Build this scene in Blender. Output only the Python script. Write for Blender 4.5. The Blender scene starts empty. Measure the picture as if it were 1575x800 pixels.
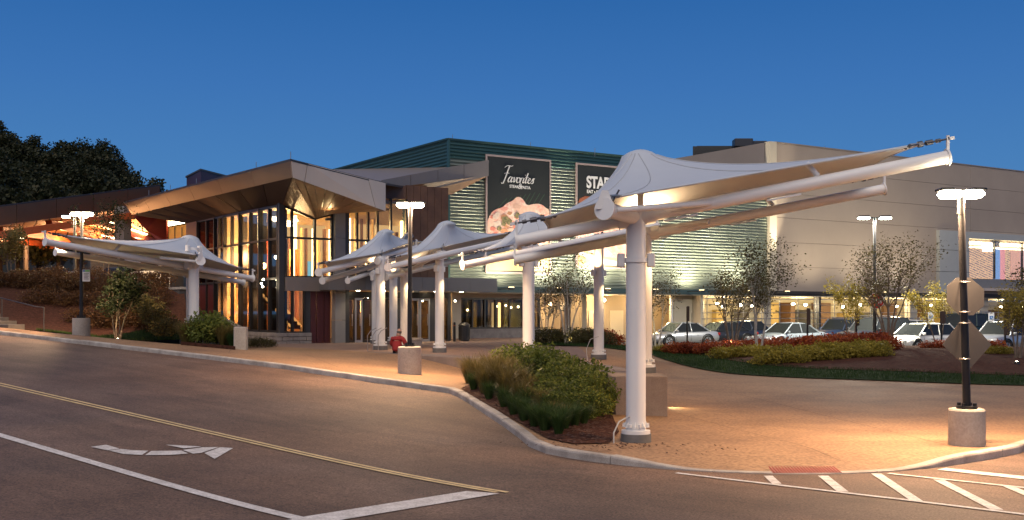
import bpy, bmesh, math, random
import numpy as np
from mathutils import Vector, Matrix, noise
from mathutils.geometry import delaunay_2d_cdt
C = bpy.context.scene.collection
sc = bpy.context.scene
PI = math.pi
rnd = random.Random(7)

# ------------------------------------------------------------------ camera
K = 1.12                      # metres of depth per design metre
CAMZ = 2.4
cam_data = bpy.data.cameras.new('camera'); cam = bpy.data.objects.new('camera', cam_data); C.objects.link(cam)
cam.location = (0, 0, CAMZ); cam.rotation_euler = (PI/2, 0, 0)
cam_data.sensor_width = 36; cam_data.lens = 36*1500*K/1575.0
cam_data.shift_y = 80/1575.0
cam_data.clip_end = 3000; cam_data.clip_start = 0.1
sc.camera = cam
# ------------------------------------------------------------------ sky, dusk
w = bpy.data.worlds.new("World"); sc.world = w; w.use_nodes = True
nt = w.node_tree; nt.nodes.clear()
def N(t, typ, **kw):
    n = t.nodes.new(typ)
    for k, v in kw.items(): setattr(n, k, v)
    return n
out = N(nt, 'ShaderNodeOutputWorld'); bg = N(nt, 'ShaderNodeBackground')
tc = N(nt, 'ShaderNodeTexCoord'); sep = N(nt, 'ShaderNodeSeparateXYZ')
ramp = N(nt, 'ShaderNodeValToRGB')
nt.links.new(tc.outputs['Generated'], sep.inputs[0]); nt.links.new(sep.outputs['Z'], ramp.inputs[0])
cr = ramp.color_ramp
cr.elements[0].position = 0.0; cr.elements[0].color = (0.085, 0.205, 0.400, 1)
cr.elements[1].position = 1.0; cr.elements[1].color = (0.004, 0.018, 0.085, 1)
for p, c in ((0.07, (0.070, 0.198, 0.420)), (0.13, (0.056, 0.184, 0.425)), (0.20, (0.040, 0.150, 0.400)), (0.28, (0.023, 0.116, 0.345)), (0.5, (0.012, 0.070, 0.24))):
    e = cr.elements.new(p); e.color = (*c, 1)
nt.links.new(ramp.outputs[0], bg.inputs[0]); bg.inputs[1].default_value = 1.0
nt.links.new(bg.outputs[0], out.inputs[0])
# last soft light of the set sun, behind the camera
sd = bpy.data.lights.new('sun', 'SUN'); sd.energy = 2.0; sd.angle = math.radians(80); sd.color = (1.0, 0.85, 0.70)
so = bpy.data.objects.new('sun', sd); C.objects.link(so); so.rotation_euler = (math.radians(36), 0, math.radians(-12))
sc.view_settings.view_transform = 'Standard'; sc.view_settings.look = 'None'
sc.view_settings.exposure = 0.2; sc.view_settings.gamma = 1.0
sc.cycles.use_denoising = True
sc.cycles.max_bounces = 6; sc.cycles.diffuse_bounces = 3; sc.cycles.glossy_bounces = 3
sc.cycles.transparent_max_bounces = 12; sc.cycles.sample_clamp_indirect = 4.0
sc.cycles.caustics_reflective = False; sc.cycles.caustics_refractive = False

# ------------------------------------------------------------------ places
def P(px, py, d):
    """a point d design metres away seen at (px, py) of the survey photograph"""
    return Vector(((px-787.5)/1500*d, K*d, CAMZ-(py-480)/1500*d))
def XY(px, d): return ((px-787.5)/1500*d, K*d)
def sm(a, b, x):
    t = min(1, max(0, (x-a)/(b-a))); return t*t*(3-2*t)
def R(x, y):
    s = -.78*x+.626*y/K - 9.5
    return .058*(s if s > 20 else math.log1p(math.exp(s)))
def lerp_tab(tab, v):
    if v <= tab[0][0]: return tab[0][1]
    for (a, p), (b, q) in zip(tab, tab[1:]):
        if v <= b: return p+(q-p)*(v-a)/(b-a)
    return tab[-1][1]
CURB = [(-62, 60), (-34, 45.2), (-18.6, 35.4), (-10.3, 30.4), (-6.7, 28.1), (-3.6, 25.6), (-1.56, 24.06), (-1.2, 23.1), (-.55, 20.6), (.05, 18.2), (.38, 16.4), (1.1, 15.6), (1.98, 15.0),
        (2.8, 14.65), (3.67, 14.42), (4.5, 14.4), (5.25, 14.5), (6.1, 14.8), (6.98, 15.3), (7.9, 15.95), (8.79, 16.7), (10.5, 18.7), (13, 22.5), (20, 33), (60, 92)]
CURB = [(x, y*K) for x, y in CURB]
def seg_dist(px, py, a, b):
    ax, ay = a; bx, by = b; dx, dy = bx-ax, by-ay
    t = max(0, min(1, ((px-ax)*dx+(py-ay)*dy)/(dx*dx+dy*dy)))
    return math.hypot(px-ax-dx*t, py-ay-dy*t)
def curb_dist(x, y): return min(seg_dist(x, y, a, b) for a, b in zip(CURB, CURB[1:]))
def curb_h(x, y):
    r = min(math.hypot(x-4.2, (y-14.4*K)), math.hypot(x-3.4, y-14.4*K), math.hypot(x-5.2, y-14.5*K))
    return .014+.12*sm(.5, 2.4, r)
WALL = [(2.2, 20.7), (1.95, 26), (.9, 29.3), (-.6, 31.6), (-2.2, 33.6), (-4.3, 35.9), (-6.0, 37.3)]   # front face, design metres
WALL = [(x, y*K) for x, y in WALL]
def back_z(x, d):
    z = .12+.75*sm(22, 40, d-x)
    b = lerp_tab([(24, .12), (45, .28), (60, .40), (100, .40)], d)
    return z+(b-z)*sm(3.0, 9.0, x)
def front_z(x, d): return .12+.75*sm(29, 41, d-.9*x)
def PZ(x, y, back=None):
    d = y/K
    if back is None: back = x > 2.35
    base = back_z(x, d) if back else front_z(x, d)
    c = curb_dist(x, y)
    t = sm(.2, 9.0, c)
    return (R(x, y)+curb_h(x, y))*(1-t)+base*t
def onto(px, py, zf, d0=5, d1=120):
    """where the line of sight through (px, py) meets the surface zf"""
    a, b = d0, d1
    for _ in range(46):
        m = (a+b)/2; p = P(px, py, m)
        if p.z > zf(p.x, p.y): a = m
        else: b = m
    p = P(px, py, (a+b)/2); p.z = zf(p.x, p.y); return p

# ------------------------------------------------------------------ mesh helpers
class MB:
    def __init__(s): s.v = []; s.f = []; s.sm = []; s.mi = []
    def add(s, vs, fs, smooth=False, mi=0):
        o = len(s.v); s.v += [tuple(v) for v in vs]
        for f in fs: s.f.append([o+i for i in f]); s.sm.append(smooth); s.mi.append(mi)
        return s
    def box(s, c, size, rz=0, mat=None, mi=0, bev=0):
        hx, hy, hz = size[0]/2, size[1]/2, size[2]/2
        m = mat if mat is not None else Matrix.Translation(Vector(c)) @ Matrix.Rotation(rz, 4, 'Z')
        if bev:
            b = min(bev, hx*.9, hy*.9, hz*.9); vs = []
            for ax in range(3):
                h = [hx-b, hy-b, hz-b]; h[ax] += b
                for sx in (-1, 1):
                    for sy in (-1, 1):
                        for sz in (-1, 1): vs.append((sx*h[0], sy*h[1], sz*h[2]))
            bm = bmesh.new()
            for v in vs: bm.verts.new(v)
            bmesh.ops.convex_hull(bm, input=bm.verts); bm.verts.index_update(); 
            s.add([m @ v.co for v in bm.verts], [[v.index for v in f.verts] for f in bm.faces], mi=mi); bm.free(); return s
        vs = [m @ Vector((x*hx, y*hy, z*hz)) for z in (-1, 1) for x, y in ((-1, -1), (1, -1), (1, 1), (-1, 1))]
        return s.add(vs, [(3, 2, 1, 0), (4, 5, 6, 7), (0, 1, 5, 4), (1, 2, 6, 5), (2, 3, 7, 6), (3, 0, 4, 7)], mi=mi)
    def beam(s, a, b, wdt, h, mi=0, up=Vector((0, 0, 1))):
        a = Vector(a); b = Vector(b); d = (b-a); L = d.length; x = d/L
        y = up.cross(x)
        if y.length < 1e-4: y = Vector((0, 1, 0))
        y.normalize(); z = x.cross(y); m = Matrix((x, y, z)).transposed().to_4x4(); m.translation = (a+b)/2
        return s.box(None, (L, wdt, h), mat=m, mi=mi)
    def tube(s, pts, r, n=12, caps=True, mi=0, closed=False):
        pts = [Vector(p) for p in pts]; rs = r if isinstance(r, (list, tuple)) else [r]*len(pts)
        ring = []; prev = None
        for i, p in enumerate(pts):
            if closed: t = pts[(i+1) % len(pts)]-pts[i-1]
            else: t = pts[min(i+1, len(pts)-1)]-pts[max(i-1, 0)]
            t = t.normalized() if t.length > 1e-9 else Vector((0, 0, 1))
            if prev is None:
                u = t.cross(Vector((0, 0, 1)))
                if u.length < .05: u = t.cross(Vector((1, 0, 0)))
            else: u = prev-t*prev.dot(t)
            u.normalize(); prev = u; v = t.cross(u)
            ring.append([p+(u*math.cos(2*PI*k/n)+v*math.sin(2*PI*k/n))*rs[i] for k in range(n)])
        vs = [q for g in ring for q in g]; m = len(pts)
        fs = [(i*n+k, i*n+(k+1) % n, ((i+1) % m)*n+(k+1) % n, ((i+1) % m)*n+k) for i in range(m if closed else m-1) for k in range(n)]
        s.add(vs, fs, n > 4, mi)
        if caps and not closed:
            s.add(ring[0], [tuple(range(n-1, -1, -1))], mi=mi); s.add(ring[-1], [tuple(range(n))], mi=mi)
        return s
    def lathe(s, c, prof, n=24, mi=0, smooth=True):
        """prof: (r, z) pairs; sharp corners: repeat the pair"""
        c = Vector(c); m = len(prof)
        for (r0, z0), (r1, z1) in zip(prof, prof[1:]):
            if (r0, z0) == (r1, z1): continue
            vs = [c+Vector((r*math.cos(2*PI*k/n), r*math.sin(2*PI*k/n), z)) for r, z in ((r0, z0), (r1, z1)) for k in range(n)]
            s.add(vs, [(k, (k+1) % n, n+(k+1) % n, n+k) for k in range(n)], smooth, mi)
        return s
    def prism(s, poly, z0, z1, mi=0):
        n = len(poly)
        if sum(poly[i][0]*poly[(i+1) % n][1]-poly[(i+1) % n][0]*poly[i][1] for i in range(n)) < 0: poly = poly[::-1]
        f0 = z0 if callable(z0) else (lambda x, y: z0); f1 = z1 if callable(z1) else (lambda x, y: z1)
        vs = [(x, y, f0(x, y)) for x, y in poly]+[(x, y, f1(x, y)) for x, y in poly]
        return s.add(vs, [tuple(range(n-1, -1, -1)), tuple(range(n, 2*n))]+[(i, (i+1) % n, n+(i+1) % n, n+i) for i in range(n)], mi=mi)
    def slab(s, pts, th, mi=0):
        """planar polygon of 3-D points given thickness th along -normal"""
        pts = [Vector(p) for p in pts]; n = len(pts)
        nr = Vector((0, 0, 0))
        for i in range(n): nr += pts[i].cross(pts[(i+1) % n])
        nr.normalize(); q = [p-nr*th for p in pts]
        return s.add(pts+q, [tuple(range(n)), tuple(range(2*n-1, n-1, -1))]+[((i+1) % n, i, n+i, n+(i+1) % n) for i in range(n)], mi=mi)
    def ball(s, c, r, n=10, m=6, mi=0, sc=(1, 1, 1)):
        c = Vector(c); vs = []; fs = []
        for i in range(m+1):
            a = PI*i/m
            for k in range(n):
                b = 2*PI*k/n; vs.append(c+Vector((r*sc[0]*math.sin(a)*math.cos(b), r*sc[1]*math.sin(a)*math.sin(b), r*sc[2]*math.cos(a))))
        for i in range(m):
            for k in range(n): fs.append((i*n+k, (i+1)*n+k, (i+1)*n+(k+1) % n, i*n+(k+1) % n))
        return s.add(vs, fs, True, mi)
    def mesh(s, name, mats, org=Vector((0, 0, 0))):
        me = bpy.data.meshes.new(name)
        a = np.array(s.v, dtype=np.float64).reshape(-1, 3)-np.array(org)
        me.from_pydata(a.tolist(), [], s.f)
        for m in (mats if isinstance(mats, (list, tuple)) else [mats]): me.materials.append(m)
        me.polygons.foreach_set('use_smooth', s.sm)
        if any(s.mi): me.polygons.foreach_set('material_index', s.mi)
        me.update(); return me
    def build(s, name, mats, parent=None, org=None):
        o0 = world_loc(parent) if org is None else Vector(org)
        ob = bpy.data.objects.new(name, s.mesh(name, mats, o0)); C.objects.link(ob)
        if parent is not None: ob.parent = parent
        elif org is not None: ob.location = org
        return ob
def world_loc(o):
    v = Vector((0, 0, 0))
    while o is not None: v += o.location; o = o.parent
    return v
def tag(o, label=None, cat=None, group=None, kind=None):
    if label: o['label'] = label
    if cat: o['category'] = cat
    if group: o['group'] = group
    if kind: o['kind'] = kind
    return o
def thing(name, label, cat, loc=(0, 0, 0), rz=0, group=None):
    o = bpy.data.objects.new(name, None); C.objects.link(o); o.location = loc; o.rotation_euler = (0, 0, rz)
    o.empty_display_size = .2
    return tag(o, label, cat, group)
def copy_tree(o, parent=None):
    c = o.copy(); C.objects.link(c); c.parent = parent
    for ch in list(o.children): copy_tree(ch, c)
    return c
def dup(o, loc=None, rz=None, label=None, group=None, scale=None):
    c = copy_tree(o)
    if loc is not None: c.location = loc
    if rz is not None: c.rotation_euler = (0, 0, rz)
    if label: c['label'] = label
    if group: c['group'] = group
    if scale is not None: c.scale = scale if isinstance(scale, (tuple, list)) else (scale,)*3
    return c
def light(name, kind, loc, energy, color=(1, .74, .45), parent=None, size=.1, spot=None, aim=None, blend=.6):
    l = bpy.data.lights.new(name, kind); l.energy = energy; l.color = color
    if kind == 'AREA': l.size = size
    else: l.shadow_soft_size = size
    if kind == 'SPOT': l.spot_size = math.radians(spot or 120); l.spot_blend = blend
    o = bpy.data.objects.new(name, l); C.objects.link(o)
    o.location = Vector(loc)-world_loc(parent)
    if parent is not None: o.parent = parent
    if aim is not None: o.rotation_euler = Vector(aim).to_track_quat('-Z', 'Y').to_euler()
    return o
def sheet(name, poly, zf, step, mat, label=None, kind='structure', extra=None, parent=None):
    """a triangulated ground sheet over a plan polygon, boundary densified"""
    b = []
    for i in range(len(poly)):
        p = poly[i]; q = poly[(i+1) % len(poly)]; L = math.hypot(q[0]-p[0], q[1]-p[1])
        far = min(math.hypot(p[0], p[1]), math.hypot(q[0], q[1]))
        n = max(1, int(L/max(step, far*.03)))
        b += [(p[0]+(q[0]-p[0])*k/n, p[1]+(q[1]-p[1])*k/n) for k in range(n)]
    xs = [p[0] for p in poly]; ys = [p[1] for p in poly]
    pts = [Vector(p) for p in b]; y = min(ys)
    while y < max(ys):
        st = max(step, abs(y)*.022); x = min(xs)+rnd.random()*st
        while x < max(xs):
            if inside(x, y, poly): pts.append(Vector((x+rnd.uniform(-.1, .1)*st, y+rnd.uniform(-.1, .1)*st)))
            x += max(st, (abs(x)-30)*.06)
        y += st
    if extra: pts += [Vector(e) for e in extra]
    vo, eo, fo, _, _, _ = delaunay_2d_cdt(pts, [(i, (i+1) % len(b)) for i in range(len(b))], [], 1, 1e-5)
    m = MB(); m.add([(v.x, v.y, zf(v.x, v.y)) for v in vo], [f if ((vo[f[1]]-vo[f[0]]).cross(vo[f[2]]-vo[f[0]]) > 0) else f[::-1] for f in fo], True)
    o = m.build(name, mat, parent)
    if parent is None: tag(o, label, None, None, kind)
    return o
def inside(x, y, poly):
    c = False; j = len(poly)-1
    for i in range(len(poly)):
        if (poly[i][1] > y) != (poly[j][1] > y) and x < (poly[j][0]-poly[i][0])*(y-poly[i][1])/(poly[j][1]-poly[i][1])+poly[i][0]: c = not c
        j = i
    return c
def text_mesh(body, size, m4, name, mat, parent, extrude=.01, align='CENTER', shear=0, bold=0, xs=1.0):
    cu = bpy.data.curves.new('lettering', 'FONT'); cu.body = body; cu.size = size; cu.extrude = extrude; cu.align_x = align; cu.shear = shear; cu.offset = bold; cu.space_character = .95
    o = bpy.data.objects.new('lettering', cu); C.objects.link(o)
    bpy.context.view_layer.update()
    me = bpy.data.meshes.new_from_object(o.evaluated_get(bpy.context.evaluated_depsgraph_get()))
    bpy.data.objects.remove(o); me.materials.clear(); me.materials.append(mat)
    me.transform(Matrix.Diagonal((xs, 1, 1, 1))); me.transform(Matrix.Translation(-world_loc(parent)) @ m4)
    ob = bpy.data.objects.new(name, me); C.objects.link(ob); ob.parent = parent; return ob

# ------------------------------------------------------------------ materials
def mat(name, col, rough=.6, metal=0, noise_amt=0, noise_scale=3, bump=0, bump_scale=40, col2=None, emit=None, spec=.5, detail=6, grain=0, grain_scale=60, coat=0, stretch=None, trans=0, sss=0):
    m = bpy.data.materials.new(name); m.use_nodes = True; t = m.node_tree; b = t.nodes['Principled BSDF']
    b.inputs['Base Color'].default_value = (*col, 1); b.inputs['Roughness'].default_value = rough; b.inputs['Metallic'].default_value = metal
    b.inputs['Specular IOR Level'].default_value = spec; b.inputs['Coat Weight'].default_value = coat
    if emit: b.inputs['Emission Color'].default_value = (*emit[:3], 1); b.inputs['Emission Strength'].default_value = emit[3]
    g = None
    def coords():
        nonlocal g
        if g is None:
            ge = N(t, 'ShaderNodeNewGeometry'); g = ge.outputs['Position']
            if stretch:
                mp = N(t, 'ShaderNodeMapping'); mp.inputs['Scale'].default_value = stretch
                if len(stretch) > 3: pass
                t.links.new(g, mp.inputs[0]); g = mp.outputs[0]
        return g
    last = None
    if noise_amt or col2:
        n = N(t, 'ShaderNodeTexNoise'); n.inputs['Scale'].default_value = noise_scale; n.inputs['Detail'].default_value = detail; n.inputs['Roughness'].default_value = .6
        t.links.new(coords(), n.inputs['Vector'])
        r = N(t, 'ShaderNodeMapRange'); r.inputs[1].default_value = .3; r.inputs[2].default_value = .7
        t.links.new(n.outputs[0], r.inputs[0])
        mx = N(t, 'ShaderNodeMix', data_type='RGBA'); c2 = col2 or tuple(c*(1-noise_amt) for c in col)
        mx.inputs[6].default_value = (*col, 1); mx.inputs[7].default_value = (*c2, 1)
        t.links.new(r.outputs[0], mx.inputs[0]); last = mx.outputs[2]
        if grain:
            n3 = N(t, 'ShaderNodeTexNoise'); n3.inputs['Scale'].default_value = grain_scale; n3.inputs['Detail'].default_value = 3
            t.links.new(coords(), n3.inputs['Vector'])
            r3 = N(t, 'ShaderNodeMapRange'); r3.inputs[1].default_value = .3; r3.inputs[2].default_value = .7; r3.inputs[3].default_value = 1-grain; r3.inputs[4].default_value = 1+grain
            t.links.new(n3.outputs[0], r3.inputs[0])
            vm = N(t, 'ShaderNodeVectorMath', operation='SCALE'); t.links.new(last, vm.inputs[0]); t.links.new(r3.outputs[0], vm.inputs['Scale']); last = vm.outputs[0]
        t.links.new(last, b.inputs['Base Color'])
    if bump:
        n2 = N(t, 'ShaderNodeTexNoise'); n2.inputs['Scale'].default_value = bump_scale; n2.inputs['Detail'].default_value = 4
        t.links.new(coords(), n2.inputs['Vector'])
        bp = N(t, 'ShaderNodeBump'); bp.inputs['Strength'].default_value = min(1, bump*20); bp.inputs['Distance'].default_value = bump
        t.links.new(n2.outputs[0], bp.inputs['Height']); t.links.new(bp.outputs[0], b.inputs['Normal'])
    return m
def leaf_mat(name, cols, rough=.55, trans=.35):
    m = bpy.data.materials.new(name); m.use_nodes = True; t = m.node_tree; b = t.nodes['Principled BSDF']
    ge = N(t, 'ShaderNodeNewGeometry'); r = N(t, 'ShaderNodeValToRGB')
    r.color_ramp.elements[0].color = (*cols[0], 1); r.color_ramp.elements[1].color = (*cols[-1], 1)
    for i, c in enumerate(cols[1:-1]): e = r.color_ramp.elements.new((i+1)/(len(cols)-1)); e.color = (*c, 1)
    n = N(t, 'ShaderNodeTexNoise'); n.inputs['Scale'].default_value = 1.3; n.inputs['Detail'].default_value = 2
    t.links.new(ge.outputs['Position'], n.inputs['Vector'])
    ma = N(t, 'ShaderNodeMath', operation='MULTIPLY_ADD'); ma.inputs[1].default_value = .55; 
    mb = N(t, 'ShaderNodeMath', operation='MULTIPLY_ADD'); mb.inputs[1].default_value = 1.1; mb.inputs[2].default_value = -.33
    t.links.new(n.outputs[0], mb.inputs[0]); t.links.new(ge.outputs['Random Per Island'], ma.inputs[0]); t.links.new(mb.outputs[0], ma.inputs[2])
    t.links.new(ma.outputs[0], r.inputs[0]); t.links.new(r.outputs[0], b.inputs['Base Color'])
    b.inputs['Roughness'].default_value = rough; b.inputs['Specular IOR Level'].default_value = .25
    tr = N(t, 'ShaderNodeBsdfTranslucent'); mx = N(t, 'ShaderNodeMixShader'); mx.inputs[0].default_value = trans
    t.links.new(r.outputs[0], tr.inputs[0]); o = t.nodes['Material Output']
    t.links.new(b.outputs[0], mx.inputs[1]); t.links.new(tr.outputs[0], mx.inputs[2]); t.links.new(mx.outputs[0], o.inputs[0])
    return m
def glass_mat(name, tint=(.8, .8, .8), refl=.12):
    m = bpy.data.materials.new(name); m.use_nodes = True; t = m.node_tree; t.nodes.remove(t.nodes['Principled BSDF'])
    tr = N(t, 'ShaderNodeBsdfTransparent'); tr.inputs[0].default_value = (*tint, 1)
    gl = N(t, 'ShaderNodeBsdfGlossy'); gl.inputs['Roughness'].default_value = .03; gl.inputs[0].default_value = (.9, .92, .95, 1)
    lw = N(t, 'ShaderNodeLayerWeight'); lw.inputs[0].default_value = .35
    ma = N(t, 'ShaderNodeMath', operation='MULTIPLY_ADD'); ma.inputs[1].default_value = .38; ma.inputs[2].default_value = refl
    t.links.new(lw.outputs['Fresnel'], ma.inputs[0])
    mx = N(t, 'ShaderNodeMixShader'); t.links.new(ma.outputs[0], mx.inputs[0]); t.links.new(tr.outputs[0], mx.inputs[1]); t.links.new(gl.outputs[0], mx.inputs[2])
    t.links.new(mx.outputs[0], t.nodes['Material Output'].inputs[0]); return m
def emit_mat(name, col, s):
    m = bpy.data.materials.new(name); m.use_nodes = True; t = m.node_tree; t.nodes.remove(t.nodes['Principled BSDF'])
    e = N(t, 'ShaderNodeEmission'); e.inputs[0].default_value = (*col, 1); e.inputs[1].default_value = s
    t.links.new(e.outputs[0], t.nodes['Material Output'].inputs[0]); return m
M = {}
M['asphalt'] = mat('asphalt', (.098, .070, .060), .78, noise_scale=.22, col2=(.062, .045, .040), bump=.006, bump_scale=70, grain=.28, grain_scale=38, spec=.35)
def asphalt_mat():
    m = bpy.data.materials.new('asphalt'); m.use_nodes = True; t = m.node_tree; b = t.nodes['Principled BSDF']; b.inputs['Roughness'].default_value = .72; b.inputs['Specular IOR Level'].default_value = .4
    g = N(t, 'ShaderNodeNewGeometry').outputs['Position']
    def nz(scale, detail, sc_=None, rot=None, rough=.6):
        src = g
        if sc_:
            mp = N(t, 'ShaderNodeMapping', vector_type='TEXTURE'); mp.inputs['Rotation'].default_value = (0, 0, rot); mp.inputs['Scale'].default_value = sc_; t.links.new(g, mp.inputs[0]); src = mp.outputs[0]
        n = N(t, 'ShaderNodeTexNoise'); n.inputs['Scale'].default_value = scale; n.inputs['Detail'].default_value = detail; n.inputs['Roughness'].default_value = rough; t.links.new(src, n.inputs['Vector']); return n.outputs[0]
    def mr(s, a, b_, c, d):
        r = N(t, 'ShaderNodeMapRange'); r.inputs[1].default_value = a; r.inputs[2].default_value = b_; r.inputs[3].default_value = c; r.inputs[4].default_value = d; t.links.new(s, r.inputs[0]); return r.outputs[0]
    def mul(a, b_):
        x = N(t, 'ShaderNodeMath', operation='MULTIPLY'); t.links.new(a, x.inputs[0]); t.links.new(b_, x.inputs[1]); return x.outputs[0]
    patch = mr(nz(.35, 8), .35, .65, .66, 1.2); streak = mr(nz(1.0, 6, (7, .8, 1), 2.42, .7), .35, .65, .78, 1.2)
    blot = mr(nz(1.7, 5, None, None, .75), .56, .72, 1.0, .66); grain = mr(nz(30, 2, None, None, .9), .32, .68, .35, 1.75); fine = mr(nz(11, 6, None, None, .9), .3, .7, .70, 1.32)
    f = mul(mul(mul(patch, streak), mul(grain, fine)), blot)
    mx = N(t, 'ShaderNodeMix', data_type='RGBA'); mx.inputs[6].default_value = (.142, .085, .056, 1); mx.inputs[7].default_value = (.115, .078, .060, 1); t.links.new(mr(nz(.12, 3), .4, .6, 0, 1), mx.inputs[0])
    vm = N(t, 'ShaderNodeVectorMath', operation='SCALE'); t.links.new(mx.outputs[2], vm.inputs[0]); t.links.new(f, vm.inputs['Scale']); t.links.new(vm.outputs[0], b.inputs['Base Color'])
    bp = N(t, 'ShaderNodeBump'); bp.inputs['Strength'].default_value = .35; bp.inputs['Distance'].default_value = .006; t.links.new(nz(70, 3), bp.inputs['Height']); t.links.new(bp.outputs[0], b.inputs['Normal'])
    return m
M['asphalt'] = asphalt_mat()
M['parking'] = mat('parking_asphalt', (.07, .065, .062), .85, noise_scale=.4, col2=(.05, .047, .045), bump=.004, grain=.2)
M['pavers'] = mat('paving', (.335, .204, .112), .72, noise_scale=.45, col2=(.205, .122, .070), bump=.003, bump_scale=60, grain=.32, grain_scale=16, detail=9, spec=.35)
M['terrace'] = mat('terrace_paving', (.25, .165, .125), .7, noise_scale=.5, col2=(.19, .12, .10), bump=.003, bump_scale=60, grain=.12, grain_scale=30)
M['kerb'] = mat('kerb_concrete', (.50, .46, .42), .85, noise_scale=2.2, col2=(.25, .22, .195), bump=.006, bump_scale=35, grain=.15)
M['concrete'] = mat('concrete', (.42, .39, .35), .85, noise_scale=1.8, col2=(.29, .265, .24), bump=.006, bump_scale=28, grain=.12, grain_scale=25)
M['wallstone'] = mat('wall_concrete', (.24, .19, .165), .85, noise_scale=1.4, col2=(.16, .125, .11), bump=.005, bump_scale=28, grain=.15)
M['yellowpaint'] = mat('yellow_road_paint', (.74, .56, .29), .7, noise_scale=3, col2=(.50, .38, .20), grain=.15)
M['whitepaint'] = mat('white_road_paint', (.74, .71, .68), .7, noise_scale=5, col2=(.46, .43, .40), grain=.22, grain_scale=30, detail=9)
M['mulch'] = mat('bark_mulch', (.095, .042, .028), .95, spec=.08, noise_scale=9, col2=(.030, .014, .011), bump=.03, bump_scale=18, grain=.4)
M['grassbase'] = mat('lawn_soil', (.022, .038, .012), .95, spec=.1, noise_scale=2, col2=(.020, .032, .012), bump=.02, bump_scale=30)
M['grass'] = leaf_mat('grass_blades', [(.018, .036, .010), (.028, .058, .014), (.045, .078, .022)])
M['white'] = mat('white_painted_steel', (.80, .79, .77), .38, noise_amt=.07, noise_scale=1.5, spec=.5)
M['steelcap'] = mat('galvanised_steel', (.45, .44, .43), .35, .8, noise_amt=.2, noise_scale=6)
M['cable'] = mat('dark_fitting_steel', (.10, .10, .11), .35, .9)
M['black'] = mat('black_powder_coat', (.018, .018, .020), .35, .2)
M['char'] = mat('charcoal_metal', (.055, .056, .060), .45, .4)
M['grey'] = mat('grey_metal_panel', (.20, .19, .185), .5, .3, noise_amt=.1, noise_scale=.8)
M['greycol'] = mat('light_grey_cladding', (.27, .265, .26), .55, .1, noise_amt=.1)
M['fascia'] = mat('champagne_fascia', (.64, .54, .45), .5, .1, noise_amt=.06, noise_scale=.8)
M['bronze'] = mat('bronze_fascia', (.19, .120, .078), .38, .55, noise_amt=.15, noise_scale=.6)
M['bandgrey'] = mat('taupe_fascia', (.27, .235, .21), .5, .3, noise_amt=.08)
M['wood'] = mat('walnut_soffit_board', (.17, .085, .042), .45, noise_scale=1.6, col2=(.10, .048, .024), bump=.002)
M['maroon'] = mat('maroon_panel', (.085, .018, .016), .4, noise_amt=.2, noise_scale=.7)
M['red'] = mat('red_plaster', (.55, .07, .03), .5, noise_amt=.15)
M['redbeam'] = mat('orange_red_beam', (.60, .14, .045), .5, noise_amt=.15)
M['green'] = mat('green_corrugated_steel', (.070, .150, .130), .38, .35, noise_amt=.12, noise_scale=.5)
M['greygreen'] = mat('pale_corrugated_steel', (.245, .280, .225), .42, .25, noise_amt=.12, noise_scale=.5)
M['beige'] = mat('beige_precast', (.46, .375, .295), .8, noise_scale=.25, col2=(.40, .325, .255), bump=.003, grain=.05)
M['tan'] = mat('tan_render', (.42, .34, .24), .8, noise_amt=.12, noise_scale=.8)
M['cream'] = mat('cream_render', (.62, .55, .42), .8, noise_amt=.1, noise_scale=.8)
M['interior'] = mat('interior_wall', (.45, .32, .18), .7, noise_amt=.2)
M['intdark'] = mat('interior_dark', (.075, .048, .032), .6, noise_amt=.3, noise_scale=2)
M['gold'] = mat('gold_ceiling', (.62, .42, .18), .6)
M['stone'] = mat('plinth_stone', (.27, .245, .23), .85, noise_scale=3, col2=(.17, .15, .145), bump=.01, bump_scale=14, grain=.15)
M['footing'] = mat('dark_footing', (.17, .165, .16), .85, noise_scale=4, col2=(.11, .105, .10), bump=.005)
M['slate'] = mat('slate_block', (.085, .08, .082), .8, noise_amt=.3, noise_scale=3, bump=.01, bump_scale=14)
M['mullion'] = mat('bronze_mullion', (.040, .035, .032), .4, .5)
M['glass'] = glass_mat('window_glass', (.90, .88, .85), .02)
M['redglass'] = glass_mat('red_tinted_glass', (.75, .33, .24), .06)
M['darkglass'] = glass_mat('dark_glass', (.55, .50, .42), .025)
M['carglass'] = mat('car_glass', (.022, .024, .024), .08, 0, spec=.35)
M['tyre'] = mat('tyre_rubber', (.015, .015, .015), .8)
M['rim'] = mat('alloy_rim', (.45, .46, .48), .3, .8)
M['bark'] = mat('bark', (.20, .15, .11), .9, noise_amt=.4, noise_scale=8, bump=.01)
M['birch'] = mat('pale_bark', (.50, .46, .40), .8, noise_amt=.5, noise_scale=9)
M['darkbark'] = mat('dark_bark', (.05, .038, .03), .9, noise_amt=.3, noise_scale=4)
M['hillleaf'] = leaf_mat('hillside_leaves', [(.012, .016, .009), (.024, .032, .013), (.042, .046, .019), (.085, .065, .028)], trans=.2)
M['leaf_sparse'] = leaf_mat('olive_brown_leaves', [(.035, .030, .014), (.09, .072, .026), (.17, .135, .045)], trans=.3)
M['leaf_gold'] = leaf_mat('golden_leaves', [(.20, .16, .03), (.33, .26, .05), (.46, .36, .09)], trans=.4)
M['leaf_dark'] = leaf_mat('deep_green_leaves', [(.010, .016, .007), (.018, .030, .011), (.034, .044, .016)], trans=.3)
M['shrub_green'] = leaf_mat('shrub_leaves', [(.034, .052, .012), (.115, .150, .030), (.28, .30, .065)], trans=.4)
M['shrub_lime'] = leaf_mat('lime_shrub_leaves', [(.12, .14, .022), (.26, .28, .04), (.42, .40, .07)], trans=.4)
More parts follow.
